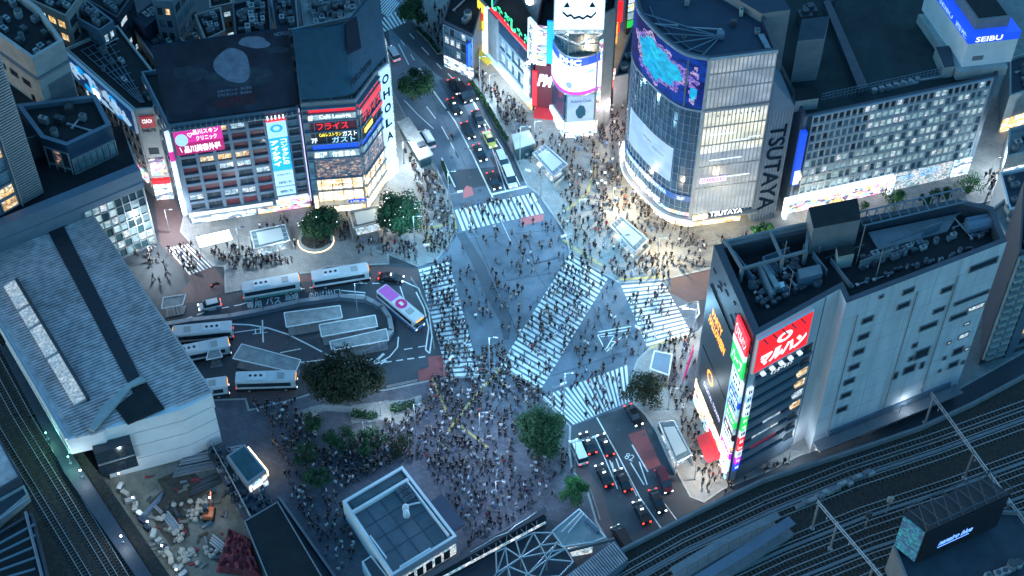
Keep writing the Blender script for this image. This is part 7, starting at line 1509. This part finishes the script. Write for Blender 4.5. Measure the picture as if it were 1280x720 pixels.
# ------------------------------------------------------------------ trees and greenery
def make_tree(name, label, u, v, zc, r_, kind='leaf_dark', hr=.85, n=2600, bulbs=0, seed=1, leaf=.42, clumps=16, wide=1.0):
    c = at(u, v, zc); root = thing(name, label, 'tree', (c.x, c.y, 0), world=False); r = random.Random(seed); mb = MB()
    zt = zc - r_ * hr * .5; mb.tube((0, 0, 0), (0, 0, zt), .1 * r_ ** .6 + .12, 0, 8, .12)
    cl = []
    for k in range(clumps):
        a = r.random() * 6.283; q = r.random() ** .5; el = r.uniform(-.6, 1); x, y, z = math.cos(a) * q * r_ * .72 * wide, math.sin(a) * q * r_ * .72, el * r_ * hr * .55 * (1.1 - q * .6); cl.append((x * r.uniform(.9, 1.15), y * r.uniform(.9, 1.15), zc + z, r_ * r.uniform(.22, .44)))
        if k < 9: mb.tube((0, 0, zt * r.uniform(.6, .95)), (x * .8, y * .8, zc + z * .8), .10, 0, 5, .04)
    mb.build('trunk', 'bark', root); lm = MB()
    for k in range(n):
        x, y, z, cr = r.choice(cl); d = Vector((r.gauss(0, 1), r.gauss(0, 1), r.gauss(0, 1))).normalized(); q = cr * r.uniform(.5, 1.0 + .28 * r.random() ** 2); p = Vector((x, y, z)) + Vector((d.x, d.y, d.z * hr)) * q
        nn_ = (d + Vector((r.uniform(-.8, .8), r.uniform(-.8, .8), r.uniform(-.2, 1.0)))).normalized(); a = nn_.orthogonal().normalized(); b = nn_.cross(a); s_ = leaf * r.uniform(.5, 1.1); th = r.random() * 6.28; a, b = a * math.cos(th) + b * math.sin(th), b * math.cos(th) - a * math.sin(th)
        lm.face([p - a * s_ * .5, p + b * s_ * .32, p + a * s_ * .5, p - b * s_ * .32])
    lm.build('crown', kind, root)
    if bulbs:
        bm_ = MB()
        for k in range(bulbs): x, y, z, cr = r.choice(cl); d = Vector((r.gauss(0, 1), r.gauss(0, 1) - .5, abs(r.gauss(0, 1)))).normalized(); p = Vector((x, y, z)) + d * cr * 1.05; bm_.ball(p, .11, 0, 5, 4)
        bm_.build('fairy_lights', 'fairy', root)
    return root
make_tree('round_tree', 'round dark green tree in ring planter before contact lens sign', 400, 279, 4.6, 3.9, hr=1.15, n=9000, bulbs=16, seed=1, leaf=.55, clumps=24)
make_tree('round_tree', 'round dark green tree with light dots left of crossing by restaurant block', 498, 270, 5.4, 4.6, hr=1.15, n=10500, bulbs=26, seed=2, leaf=.55, clumps=28)
make_tree('street_tree', 'spreading tree on upper road verge beside letter-lit tower', 515, 101, 5, 4.6, n=5500, leaf=.5, seed=3, clumps=12); make_tree('street_tree', 'street tree at very top of the road by striped crossing', 521, 10, 5, 4.6, n=5500, leaf=.5, seed=4, clumps=12)
make_tree('broad_tree', 'broadest brownish-dark tree between bus station and crowded plaza', 432, 474, 6, 6.2, 'leaf_brown', .65, 14000, seed=5, leaf=.6, clumps=40, wide=1.15)
make_tree('round_tree', 'dense dark green tree in the crowd left of lower zebra crossing', 679, 539, 5, 4.7, hr=1.0, n=10000, seed=6, leaf=.55, clumps=30); make_tree('small_tree', 'small bright green tree above the white canopy', 716, 613, 3.5, 3.1, 'leaf_bright', n=4200, seed=7, leaf=.36)
make_tree('street_tree', 'brownish sparse tree at right end of lower zebra crossing', 807, 487, 4.5, 4.2, 'leaf_brown', .9, 4200, seed=8)
for i, (u, v, r_, n, lb, kd) in enumerate(((380, 566, 2.6, 1500, 'small dark tree among the crowd left of green-grey garden', 'leaf_dark'), (424, 548, 3.0, 2000, 'dark garden tree directly beneath the broadest tree', 'leaf_dark'), (462, 552, 3.0, 2000, 'dark garden tree above corner of white station exit block', 'leaf_dark'), (398, 594, 3.0, 1900, 'low dark tree left of white station exit block', 'leaf_dark'), (500, 556, 2.4, 1300, 'leafy small tree right of the garden trees on plaza', 'leaf_brown'), (392, 530, 2.2, 1200, 'small tree below left edge of broadest tree crown', 'leaf_dark'))): make_tree('garden_tree', lb, u, v, 3, r_, kd, .9, n, seed=20 + i, leaf=.38, clumps=9)
for i, (u, v, r_, lb, kd) in enumerate(((1075, 263, 2.2, 'small lit green tree in front of white-framed store entrance', 'leaf_bright'), (1120, 250, 3.0, 'green tree before the blue-lettered window posters', 'leaf_bright'), (1214, 228, 3.4, 'bright green tree at right corner of department store', 'leaf_bright'), (1176, 243, 2.4, 'low dark green tree left of the store corner tree', 'leaf_dark'), (1158, 249, 1.8, 'small shrubby tree between posters tree and low dark one', 'leaf_dark'), (945, 288, 1.6, 'low sprawling planting at foot of lettered wall', 'leaf_bright'), (958, 284, 1.5, 'small lit shrub by right corner of lettered wall', 'leaf_bright'))): make_tree('street_tree', lb, u, v, 3, r_, kd, .85, 1700, seed=40 + i, leaf=.34, clumps=9)
pl_ = thing('ring_planter', 'pale round planter ring glowing round foot of tree before contact lens sign', 'planter', at(395, 305)); c = at(395, 302); mb = MB()
for k in range(24):
    a0, a1 = k * math.pi / 12, (k + 1) * math.pi / 12; P_ = lambda a, q, z: (c.x + 3.3 * q * math.cos(a), c.y + 2.9 * q * math.sin(a), z)
    mb.hexa([P_(a0, 1, .12), P_(a1, 1, .12), P_(a1, .84, .12), P_(a0, .84, .12), P_(a0, 1, .75), P_(a1, 1, .75), P_(a1, .84, .75), P_(a0, .84, .75)])
mb.build('stone_ring', 'lightconc', pl_); mb = MB(); mb.prism([P_(k * math.pi / 12, .83, 0)[:2] for k in range(24)], .12, .6); mb.build('soil', 'soil', pl_)
mb = MB()
for k in range(24): a0, a1 = k * math.pi / 12, (k + 1) * math.pi / 12; mb.hexa([P_(a0, 1.03, .2), P_(a1, 1.03, .2), P_(a1, 1.005, .2), P_(a0, 1.005, .2), P_(a0, 1.03, .3), P_(a1, 1.03, .3), P_(a1, 1.005, .3), P_(a0, 1.005, .3)])
mb.build('light_strip', 'hotwarm', pl_)
def hedge(name, label, pts, w=.7, h=.8, dens=90, kd='leaf_dark'):
    root = thing(name, label, 'hedge', at(*pts[0])); q = pix(pts); r = random.Random(len(label)); mb = MB(); lm = MB()
    for a, b in zip(q, q[1:]):
        fx = Fac(a, b); fx.box(mb, 0, fx.L, 0, .4, -w / 2 - .1, w / 2 + .1)
        for k in range(int(fx.L * dens)):
            p = fx.p(r.random() * fx.L, .35 + r.random() * h, r.uniform(-w / 2, w / 2)); d = Vector((r.gauss(0, 1), r.gauss(0, 1), r.gauss(0, 1) + .5)).normalized(); a_ = d.orthogonal().normalized() * .16; b_ = d.cross(a_); lm.face([p - a_, p - b_, p + a_, p + b_])
    mb.build('planter_box', 'concrete', root); lm.build('foliage', kd, root)
hedge('hedge', 'long kerbside hedge in planters right of upper road queue', [(588, 104), (604, 126), (618, 152), (634, 178)]); hedge('hedge', 'short upper stretch of kerbside planting near street tree', [(523, 38), (537, 52), (549, 68)]); hedge('hedge', 'small clipped bushes on pale stone terrace right of broadest tree', [(488, 515), (520, 508)], 1.6, 1.0); hedge('hedge', 'round bushes at left part of pale stone terrace', [(440, 520), (472, 524)], 1.5, 1.2)
hedge('hedge', 'thin planted strip left of upper road stop line', [(553, 205), (562, 232)], .5, .6)

# ------------------------------------------------------------------ street lamps and signals
def slamp(label, u, v, h, col, w, arm=1.2, a_=0.0):
    p = at(u, v); s = thing('street_lamp', label, 'street lamp', (p.x, p.y, .12), world=False); mb = MB(); mb.tube((0, 0, 0), (0, 0, h), .1, 0, 7, .07); mb.tube((0, 0, h), (arm * math.cos(a_), arm * math.sin(a_), h + .2), .05); mb.tube((0, 0, 0), (0, 0, .5), .18, 0, 8); mb.build('pole', 'metal', s)
    mb = MB(); mb.box((arm * math.cos(a_), arm * math.sin(a_), h + .22), (.7, .3, .16), a_); hd_ = mb.build('lamp_head', 'metal', s); mb = MB(); mb.box((arm * math.cos(a_), arm * math.sin(a_), h + .12), (.5, .22, .03), a_); mb.build('lamp_glass', 'lamp', hd_)
    l = bpy.data.lights.new('lamp_light', 'POINT'); l.energy = w * (2.7 if col == WA else 2.3); l.color = col; l.shadow_soft_size = .25; o = bpy.data.objects.new('lamp_light', l); COL.objects.link(o); o.parent = s; o.location = (arm * math.cos(a_), arm * math.sin(a_), h - .25)
WH, WA = (.74, .90, 1.0), (1.0, .82, .52)
for lb, u, v, h, c_, w in (('street lamp in warm light at right corner of curved glass block', 915, 330, 6, WA, 1300), ('street lamp in front of curved glass block by long lit subway entrance', 822, 325, 6, WA, 1900), ('street lamp in narrow gap left of curved glass block', 772, 205, 6, WA, 1900), ('street lamp on warm pavement above long lit subway entrance', 765, 262, 6, WA, 2200), ('street lamp at mouth of neon alley', 756, 160, 6, (1, .8, .85), 700), ('street lamp on pavement below entrance awning of screen tower', 668, 180, 6, WH, 500), ('street lamp on pavement right of kerbside hedge', 612, 122, 6, WH, 1600), ('street lamp on pavement near yellow awning', 575, 70, 6, WH, 1600), ('street lamp by bright shopfront at left foot of office block', 300, 312, 6, WH, 900), ('street lamp between office block and ring planter', 352, 330, 6, WH, 900), ('street lamp beneath restaurant block cafe floor', 476, 262, 6, WA, 900), ('street lamp beside letter-lit tower at upper road', 505, 205, 6, WH, 2000), ('street lamp on narrow street left of office block', 212, 290, 6, (.85, .9, 1), 1800), ('street lamp on pavement left of red-edged awning', 868, 600, 5, (1, .9, .75), 1000), ('street lamp left of dark west wall near white display', 835, 512, 6, WH, 500), ('street lamp by zebra crossing on corner below brown road', 850, 425, 6, (.95, .9, .8), 1200), ('street lamp under the long pale block beside glowing car', 1120, 529, 5, WH, 90), ('street lamp in street right of department store', 1236, 225, 6, WH, 1800), ('street lamp beside white-framed store entrance', 1010, 284, 5, WA, 500), ('street lamp in garden below broadest tree', 455, 545, 4, (.7, .95, 1), 160), ('street lamp on stone terrace right of broadest tree', 476, 520, 4, (.75, .9, 1), 300), ('street lamp at small crossing by curved glass hall', 190, 330, 5, (.8, .95, 1), 1500), ('street lamp at the foot of striped front of sign-covered block', 985, 580, 4, WH, 300)): slamp(lb, u, v, h, c_, w)
CW = (.30, .68, 1.0)
for lb, u, v, h, c_, w in (('tall lamp mast at top corner of diagonal zebra crossing', 722, 305, 12, CW, 2900), ('tall lamp mast by left end of upper zebra crossing', 562, 270, 12, CW, 2700), ('tall lamp mast at right end of upper zebra crossing', 676, 246, 12, CW, 2500), ('tall lamp mast at top of left zebra crossing', 520, 326, 12, CW, 2700), ('tall lamp mast between left and diagonal zebra crossings', 612, 476, 12, CW, 3000), ('tall lamp mast at left end of lower zebra crossing', 704, 520, 12, CW, 1700), ('tall lamp mast between right-hand and lower zebra crossings', 798, 444, 12, CW, 2700), ('tall lamp mast at top of right-hand zebra crossing', 772, 350, 12, CW, 2500), ('tall lamp mast on plaza left of dense dark green tree', 600, 560, 10, (.5, .68, 1.0), 1700), ('tall lamp mast on plaza right of station exit block', 620, 640, 9, (.5, .68, 1.0), 1100), ('tall lamp mast on plaza above station exit block', 520, 545, 9, (.5, .68, 1.0), 1200), ('tall lamp mast by lower right road near long white van', 718, 590, 9, CW, 700), ('tall lamp mast at kerb of upper road near queue', 650, 205, 10, CW, 1400), ('tall lamp mast half-way up right kerb of upper road', 600, 118, 10, CW, 1200), ('tall lamp mast in bus island by three shelters', 448, 400, 10, CW, 700)): slamp(lb, u, v, h, c_, w)
def signal(label, u, v, h=5, a_=0.0):
    p = at(u, v); s = thing('traffic_signal', label, 'traffic signal', (p.x, p.y, .0), world=False); mb = MB(); mb.tube((0, 0, 0), (0, 0, h), .1, 0, 7); mb.tube((0, 0, h - .4), (2 * math.cos(a_), 2 * math.sin(a_), h - .2), .05); mb.build('pole', 'metal', s)
    mb = MB(); mb.box((2 * math.cos(a_), 2 * math.sin(a_), h - .2), (1.1, .25, .4), a_); hd_ = mb.build('signal_head', 'white', s); mb = MB(); mb.ball((1.7 * math.cos(a_), 1.7 * math.sin(a_), h - .2), .16); mb.build('lit_lens', 'tail', hd_)
for lb, u, v, a_ in (('traffic signal at left end of upper zebra crossing', 563, 264, .3), ('traffic signal at right end of upper zebra crossing', 672, 238, 2.8), ('traffic signal by top of diagonal zebra crossing', 716, 312, 3.6), ('traffic signal at right end of right-hand zebra crossing', 868, 408, 3.0), ('traffic signal at left end of lower zebra crossing', 690, 505, .4), ('traffic signal at top of left zebra crossing', 521, 330, .2), ('traffic signal by bottom of left zebra crossing and red box', 556, 478, 1.0), ('traffic signal at foot of right-hand zebra crossing', 806, 438, 2.4)): signal(lb, u, v, 5, a_)
def railing(label, pts):
    root = thing('guard_rail', label, 'guard rail', at(*pts[0])); q = pix(pts, .12); mb = MB(); m2 = MB()
    for a, b in zip(q, q[1:]):
        for z in (.45, .85): mb.tube(a + Vector((0, 0, z)), b + Vector((0, 0, z)), .05, n=4)
        n = max(1, int((b - a).length / 1.8))
        for k in range(n): p = a.lerp(b, k / n); m2.tube(p, p + Vector((0, 0, .9)), .06, n=4)
    mb.build('rails', 'lightconc', root); m2.build('posts', 'metal', root)
for lb, pts in (('white guard rail left of top zebra crossing along upper road', [(487, 317), (518, 332)]), ('white guard rail beside left zebra crossing and bus exit', [(514, 350), (526, 368), (538, 400), (543, 438)]), ('guard rail along left kerb of upper road', [(538, 198), (550, 222), (562, 250)]), ('guard rail along right kerb of upper road', [(616, 138), (634, 176), (656, 228)]), ('guard rail along the upper kerb near yellow awning', [(520, 32), (549, 66)]), ('guard rail on lower road kerb beside brownish tree', [(797, 508), (817, 534), (846, 592)]), ('guard rail on kerb left of lower road below small green tree', [(738, 616), (750, 652)]), ('guard rail round corner above bottom of diagonal crossing', [(722, 308), (745, 334)]), ('guard rail below stone terrace', [(484, 486), (522, 478)])): railing(lb, pts)

# ------------------------------------------------------------------ people
def person_mesh(stride, low, mats, bag=0, armsw=1.0):
    V_ = [(0, 0, .93, .15, .11), (0, .01, 1.12, .14, .10), (0, .02, 1.32, .18, .12), (0, .03, 1.48, .055, .055), (0, .05, 1.58, .085, .095), (0, .05, 1.68, .075, .085),
          (-.18, .02, 1.40, .065, .065), (-.23, -.06 * armsw, 1.15, .05, .05), (-.22, .10 * armsw, .93, .04, .04), (-.21, .15 * armsw, .86, .035, .04),
          (.18, .02, 1.40, .065, .065), (.23, -.10 * armsw, 1.15, .05, .05), (.23, -.12 * armsw, .92, .04, .04), (.23, -.10 * armsw, .85, .035, .04),
          (-.09, 0, .86, .095, .10), (-.10, -.10 * stride, .48, .065, .07), (-.10, -.32 * stride, .10, .045, .05), (-.10, -.24 * stride, .05, .05, .03),
          (.09, 0, .86, .095, .10), (.10, .20 * stride, .50, .065, .07), (.10, .28 * stride, .09, .045, .05), (.10, .40 * stride + .06, .05, .05, .03)]
    E_2 = [(0, 1), (1, 2), (2, 3), (3, 4), (4, 5), (2, 6), (6, 7), (7, 8), (8, 9), (2, 10), (10, 11), (11, 12), (12, 13), (0, 14), (14, 15), (15, 16), (16, 17), (0, 18), (18, 19), (19, 20), (20, 21)]
    me = bpy.data.meshes.new('person'); me.from_pydata([v[:3] for v in V_], E_2, []); o = bpy.data.objects.new('person', me); COL.objects.link(o); o.modifiers.new('skin', 'SKIN'); d = me.skin_vertices[0].data
    for i, v in enumerate(V_): d[i].radius = (v[3], v[4])
    d[0].use_root = True
    if not low: sb_ = o.modifiers.new('sub', 'SUBSURF'); sb_.levels = 1; sb_.render_levels = 1
    dg = bpy.context.evaluated_depsgraph_get(); dg.update(); r_ = bpy.data.meshes.new_from_object(o.evaluated_get(dg)); bpy.data.objects.remove(o)
    r_.name = 'person'; r_.materials.clear()
    for m in mats: r_.materials.append(M[m])     # coat, trousers, skin, hair, shoes
    for p in r_.polygons:
        c = p.center; z = c.z
        if z > 1.50: k = 3 if (z > 1.66 or c.y < .06) else 2
        elif z > 1.46: k = 2
        elif z < .12: k = 4
        elif abs(c.x) > .17 and z < .92: k = 2
        elif z > .84: k = 0
        else: k = 1
        p.material_index = k; p.use_smooth = not low
    return r_
OUT = [('black coat', ('p_black', 'p_black', 'p_skin', 'p_hair', 'p_black')), ('white shirt', ('p_white', 'p_navy', 'p_skin', 'p_hair', 'p_black')), ('navy jacket', ('p_navy', 'p_black', 'p_skin', 'p_hair', 'p_black')), ('grey coat', ('p_grey', 'p_black', 'p_skin', 'p_hair', 'p_black')), ('beige coat', ('p_beige', 'p_navy', 'p_skin', 'p_hair', 'p_black')), ('blue top', ('p_blue', 'p_denim', 'p_skin', 'p_hair', 'p_white')), ('all-white outfit', ('p_white', 'p_beige', 'p_skin', 'p_hair', 'p_white')), ('red top', ('p_red', 'p_black', 'p_skin', 'p_hair', 'p_black'))]
WT = [50, 5, 20, 13, 4, 3, 2, 1]; WP = [42, 13, 17, 12, 5, 3, 7, 1]
hi = [[person_mesh(s_, False, m) for s_ in (.25, .9)] for _, m in OUT]; lo = [[person_mesh(s_, True, m) for s_ in (.3, 1.0)] for _, m in OUT]
Z = [('on left zebra crossing', [(523, 336), (561, 326), (600, 470), (560, 472)], 155), ('on diagonal zebra crossing', [(712, 318), (760, 348), (676, 487), (625, 457)], 165), ('on right-hand zebra crossing', [(776, 356), (829, 352), (865, 418), (809, 434)], 46), ('on lower zebra crossing', [(676, 496), (785, 456), (788, 502), (716, 531)], 46), ('on upper zebra crossing', [(567, 263), (668, 241), (681, 266), (577, 289)], 36),
 ('in the open middle of crossing', [(580, 292), (690, 275), (712, 318), (625, 455), (602, 465), (562, 326)], 100), ('right of diagonal crossing', [(765, 352), (806, 436), (790, 458), (690, 490), (700, 470)], 60), ('gap', [(598, 440), (628, 432), (640, 470), (600, 475)], 60),
 ('on plaza just below crossing', [(540, 474), (602, 472), (626, 460), (674, 488), (680, 500), (660, 515), (560, 530), (530, 505)], 170), ('on plaza left of dense dark green tree', [(540, 520), (650, 512), (640, 580), (560, 600), (520, 560)], 165), ('on plaza right of station exit block', [(530, 575), (640, 575), (665, 622), (592, 668), (566, 640)], 150), ('on plaza above station exit block', [(385, 570), (510, 530), (530, 575), (500, 575), (425, 615)], 190), ('on plaza by steel lattice edge', [(590, 668), (668, 625), (664, 636), (584, 684)], 26), ('below dense dark green tree', [(650, 570), (705, 560), (722, 600), (690, 625), (666, 622)], 40), ('at left of plaza near teal-roofed kiosk', [(335, 520), (400, 520), (395, 600), (350, 600)], 90), ('in strip left of station exit block', [(352, 604), (420, 618), (436, 655), (448, 700), (420, 718)], 90), ('between kerb and broadest tree', [(315, 505), (370, 500), (372, 525), (330, 530)], 26), ('on stone terrace edge', [(480, 530), (540, 500), (545, 520), (500, 545)], 26),
 ('q', [(705, 225), (760, 200), (782, 230), (822, 268), (862, 292), (885, 310), (880, 336), (830, 350), (775, 353), (745, 334), (712, 314), (695, 268)], 330), ('q2', [(900, 300), (955, 290), (960, 310), (900, 330)], 22), ('d', [(640, 145), (690, 172), (745, 175), (750, 205), (700, 225), (668, 225), (645, 190)], 90), ('al', [(745, 165), (782, 150), (786, 215), (760, 215)], 50), ('al2', [(752, 120), (786, 100), (784, 150), (748, 165)], 30), ('u', [(550, 62), (600, 90), (660, 145), (644, 178), (617, 130), (588, 96)], 90), ('u2', [(512, 8), (560, 10), (575, 50), (560, 70), (520, 24)], 50), ('l', [(505, 190), (535, 200), (565, 262), (570, 290), (558, 315), (530, 320), (528, 250)], 150), ('l2', [(440, 300), (520, 308), (522, 330), (488, 318), (445, 322)], 40), ('n', [(245, 300), (300, 312), (370, 330), (300, 340), (285, 333), (262, 318)], 90), ('n2', [(300, 285), (390, 268), (440, 262), (440, 300), (370, 320), (330, 290)], 70), ('c6', [(207, 312), (240, 306), (268, 332), (236, 343)], 26), ('w', [(160, 300), (195, 300), (215, 350), (195, 360)], 24), ('m', [(868, 440), (880, 520), (905, 600), (880, 620), (868, 580), (842, 520), (825, 460)], 100), ('m2', [(812, 436), (868, 420), (862, 440), (815, 450)], 26), ('m3', [(905, 610), (985, 580), (1000, 570), (960, 585), (900, 622)], 10), ('rr', [(1230, 220), (1256, 215), (1250, 250), (1232, 255)], 26)]
pr_ = random.Random(99); ppl = []; occ = {}
bars = [(1230, 0)]
for nm, pz, cnt in Z:
    w = [(p.x, p.y) for p in pix(pz)]; xs = [p[0] for p in w]; ys = [p[1] for p in w]; k = 0; t_ = 0
    while k < cnt and t_ < cnt * 60:
        t_ += 1
        x, y = pr_.uniform(min(xs), max(xs)), pr_.uniform(min(ys), max(ys))
        if not inpoly(x, y, w): continue
        c = (int(x / .5), int(y / .5))
        hsh = math.sin(int(x / 2.6) * 12.9898 + int(y / 2.6) * 78.233 + len(nm)) * 43758.5453; hsh -= math.floor(hsh)
        if pr_.random() > .12 + 1.1 * hsh ** 1.6: continue
        if any((c[0] + a, c[1] + b) in occ for a in (0, 1) for b in (0, 1)): continue
        occ[c] = 1; k += 1
        # people often walk in pairs
        ppl.append((x, y, nm))
solid = [([(p.x, p.y) for p in pix(q_)]) for q_ in ([(312, 301), (361, 291), (368, 313), (318, 326)], [(435, 276), (477, 268), (483, 290), (441, 300)], [(680, 191), (712, 219), (692, 236), (663, 203)], [(774, 280), (812, 313), (794, 331), (759, 293)], [(819, 537), (841, 535), (866, 583), (844, 594)], [(645, 202), (667, 195), (660, 181), (641, 186)])] + [[(p.x, p.y) for p in inset(q_, -.6)[1]] for q_ in ([rp(0, 0), rp(1, 0), rp(1, 1), rp(0, 1)], poly)]
ppl = [p for p in ppl if not any(inpoly(p[0], p[1], s_) for s_ in solid)]
ppl.sort(key=lambda p: p[1])
crowns = [(679, 539, 32), (716, 613, 24), (432, 478, 62), (380, 566, 12), (424, 548, 16), (462, 552, 16), (398, 594, 14)]
CM = {i: dict(v=[], f=[], m=[]) for i in range(1)}; indiv = 0; big = MB(); mats_all = ['p_black', 'p_navy', 'p_white', 'p_grey', 'p_beige', 'p_blue', 'p_red', 'p_denim', 'p_skin', 'p_hair']
lodat = [[([v.co.copy() for v in me.vertices], [tuple(p.vertices) for p in me.polygons], [mats_all.index(OUT[i][1][p.material_index]) for p in me.polygons]) for me in row] for i, row in enumerate(lo)]
for x, y, nm in ppl:
    o_i = pr_.choices(range(len(OUT)), WP if ('plaza' in nm or 'tree' in nm or 'strip' in nm) else WT)[0]; s_i = pr_.randint(0, 1); a_ = pr_.random() * 6.283; hs = pr_.uniform(.93, 1.06); z = .12 if any(inpoly(x, y, s_) for s_ in SIDE) else .012
    if indiv < 300:
        u, v = proj((x, y, 1)); 
        if v > 716 or any((u - a) ** 2 + (v - b) ** 2 < c * c for a, b, c in crowns): continue
        o = bpy.data.objects.new('person', hi[o_i][s_i]); COL.objects.link(o); o.location = (x, y, z); o.rotation_euler = (0, 0, a_); o.scale = (hs, hs, hs)
        ps = 'striding' if s_i else 'standing'; tag(o, 'person in %s %s %s' % (OUT[o_i][0], ps, nm), 'person', '%s in %s %s' % (ps, OUT[o_i][0], nm)); indiv += 1
    else:
        vs, fs, ms = lodat[o_i][s_i]; i = len(big.v); ca, sa = math.cos(a_), math.sin(a_)
        big.v += [(x + (p.x * ca - p.y * sa) * hs * .98, y + (p.x * sa + p.y * ca) * hs * .98, z + p.z * hs) for p in vs]; big.f += [tuple(i + k for k in f) for f in fs]; big.m += ms
cr_ = big.build('crowd', mats_all, None, 'dense crowd of small figures crossing and lining the pavements', 'crowd', None, 'stuff')
for row in lo:
    for me in row: bpy.data.meshes.remove(me)
# umbrella-free plaza furniture: low benches round the garden
for o in list(bpy.data.objects):
    if 'worldparts' in o: del o['worldparts']
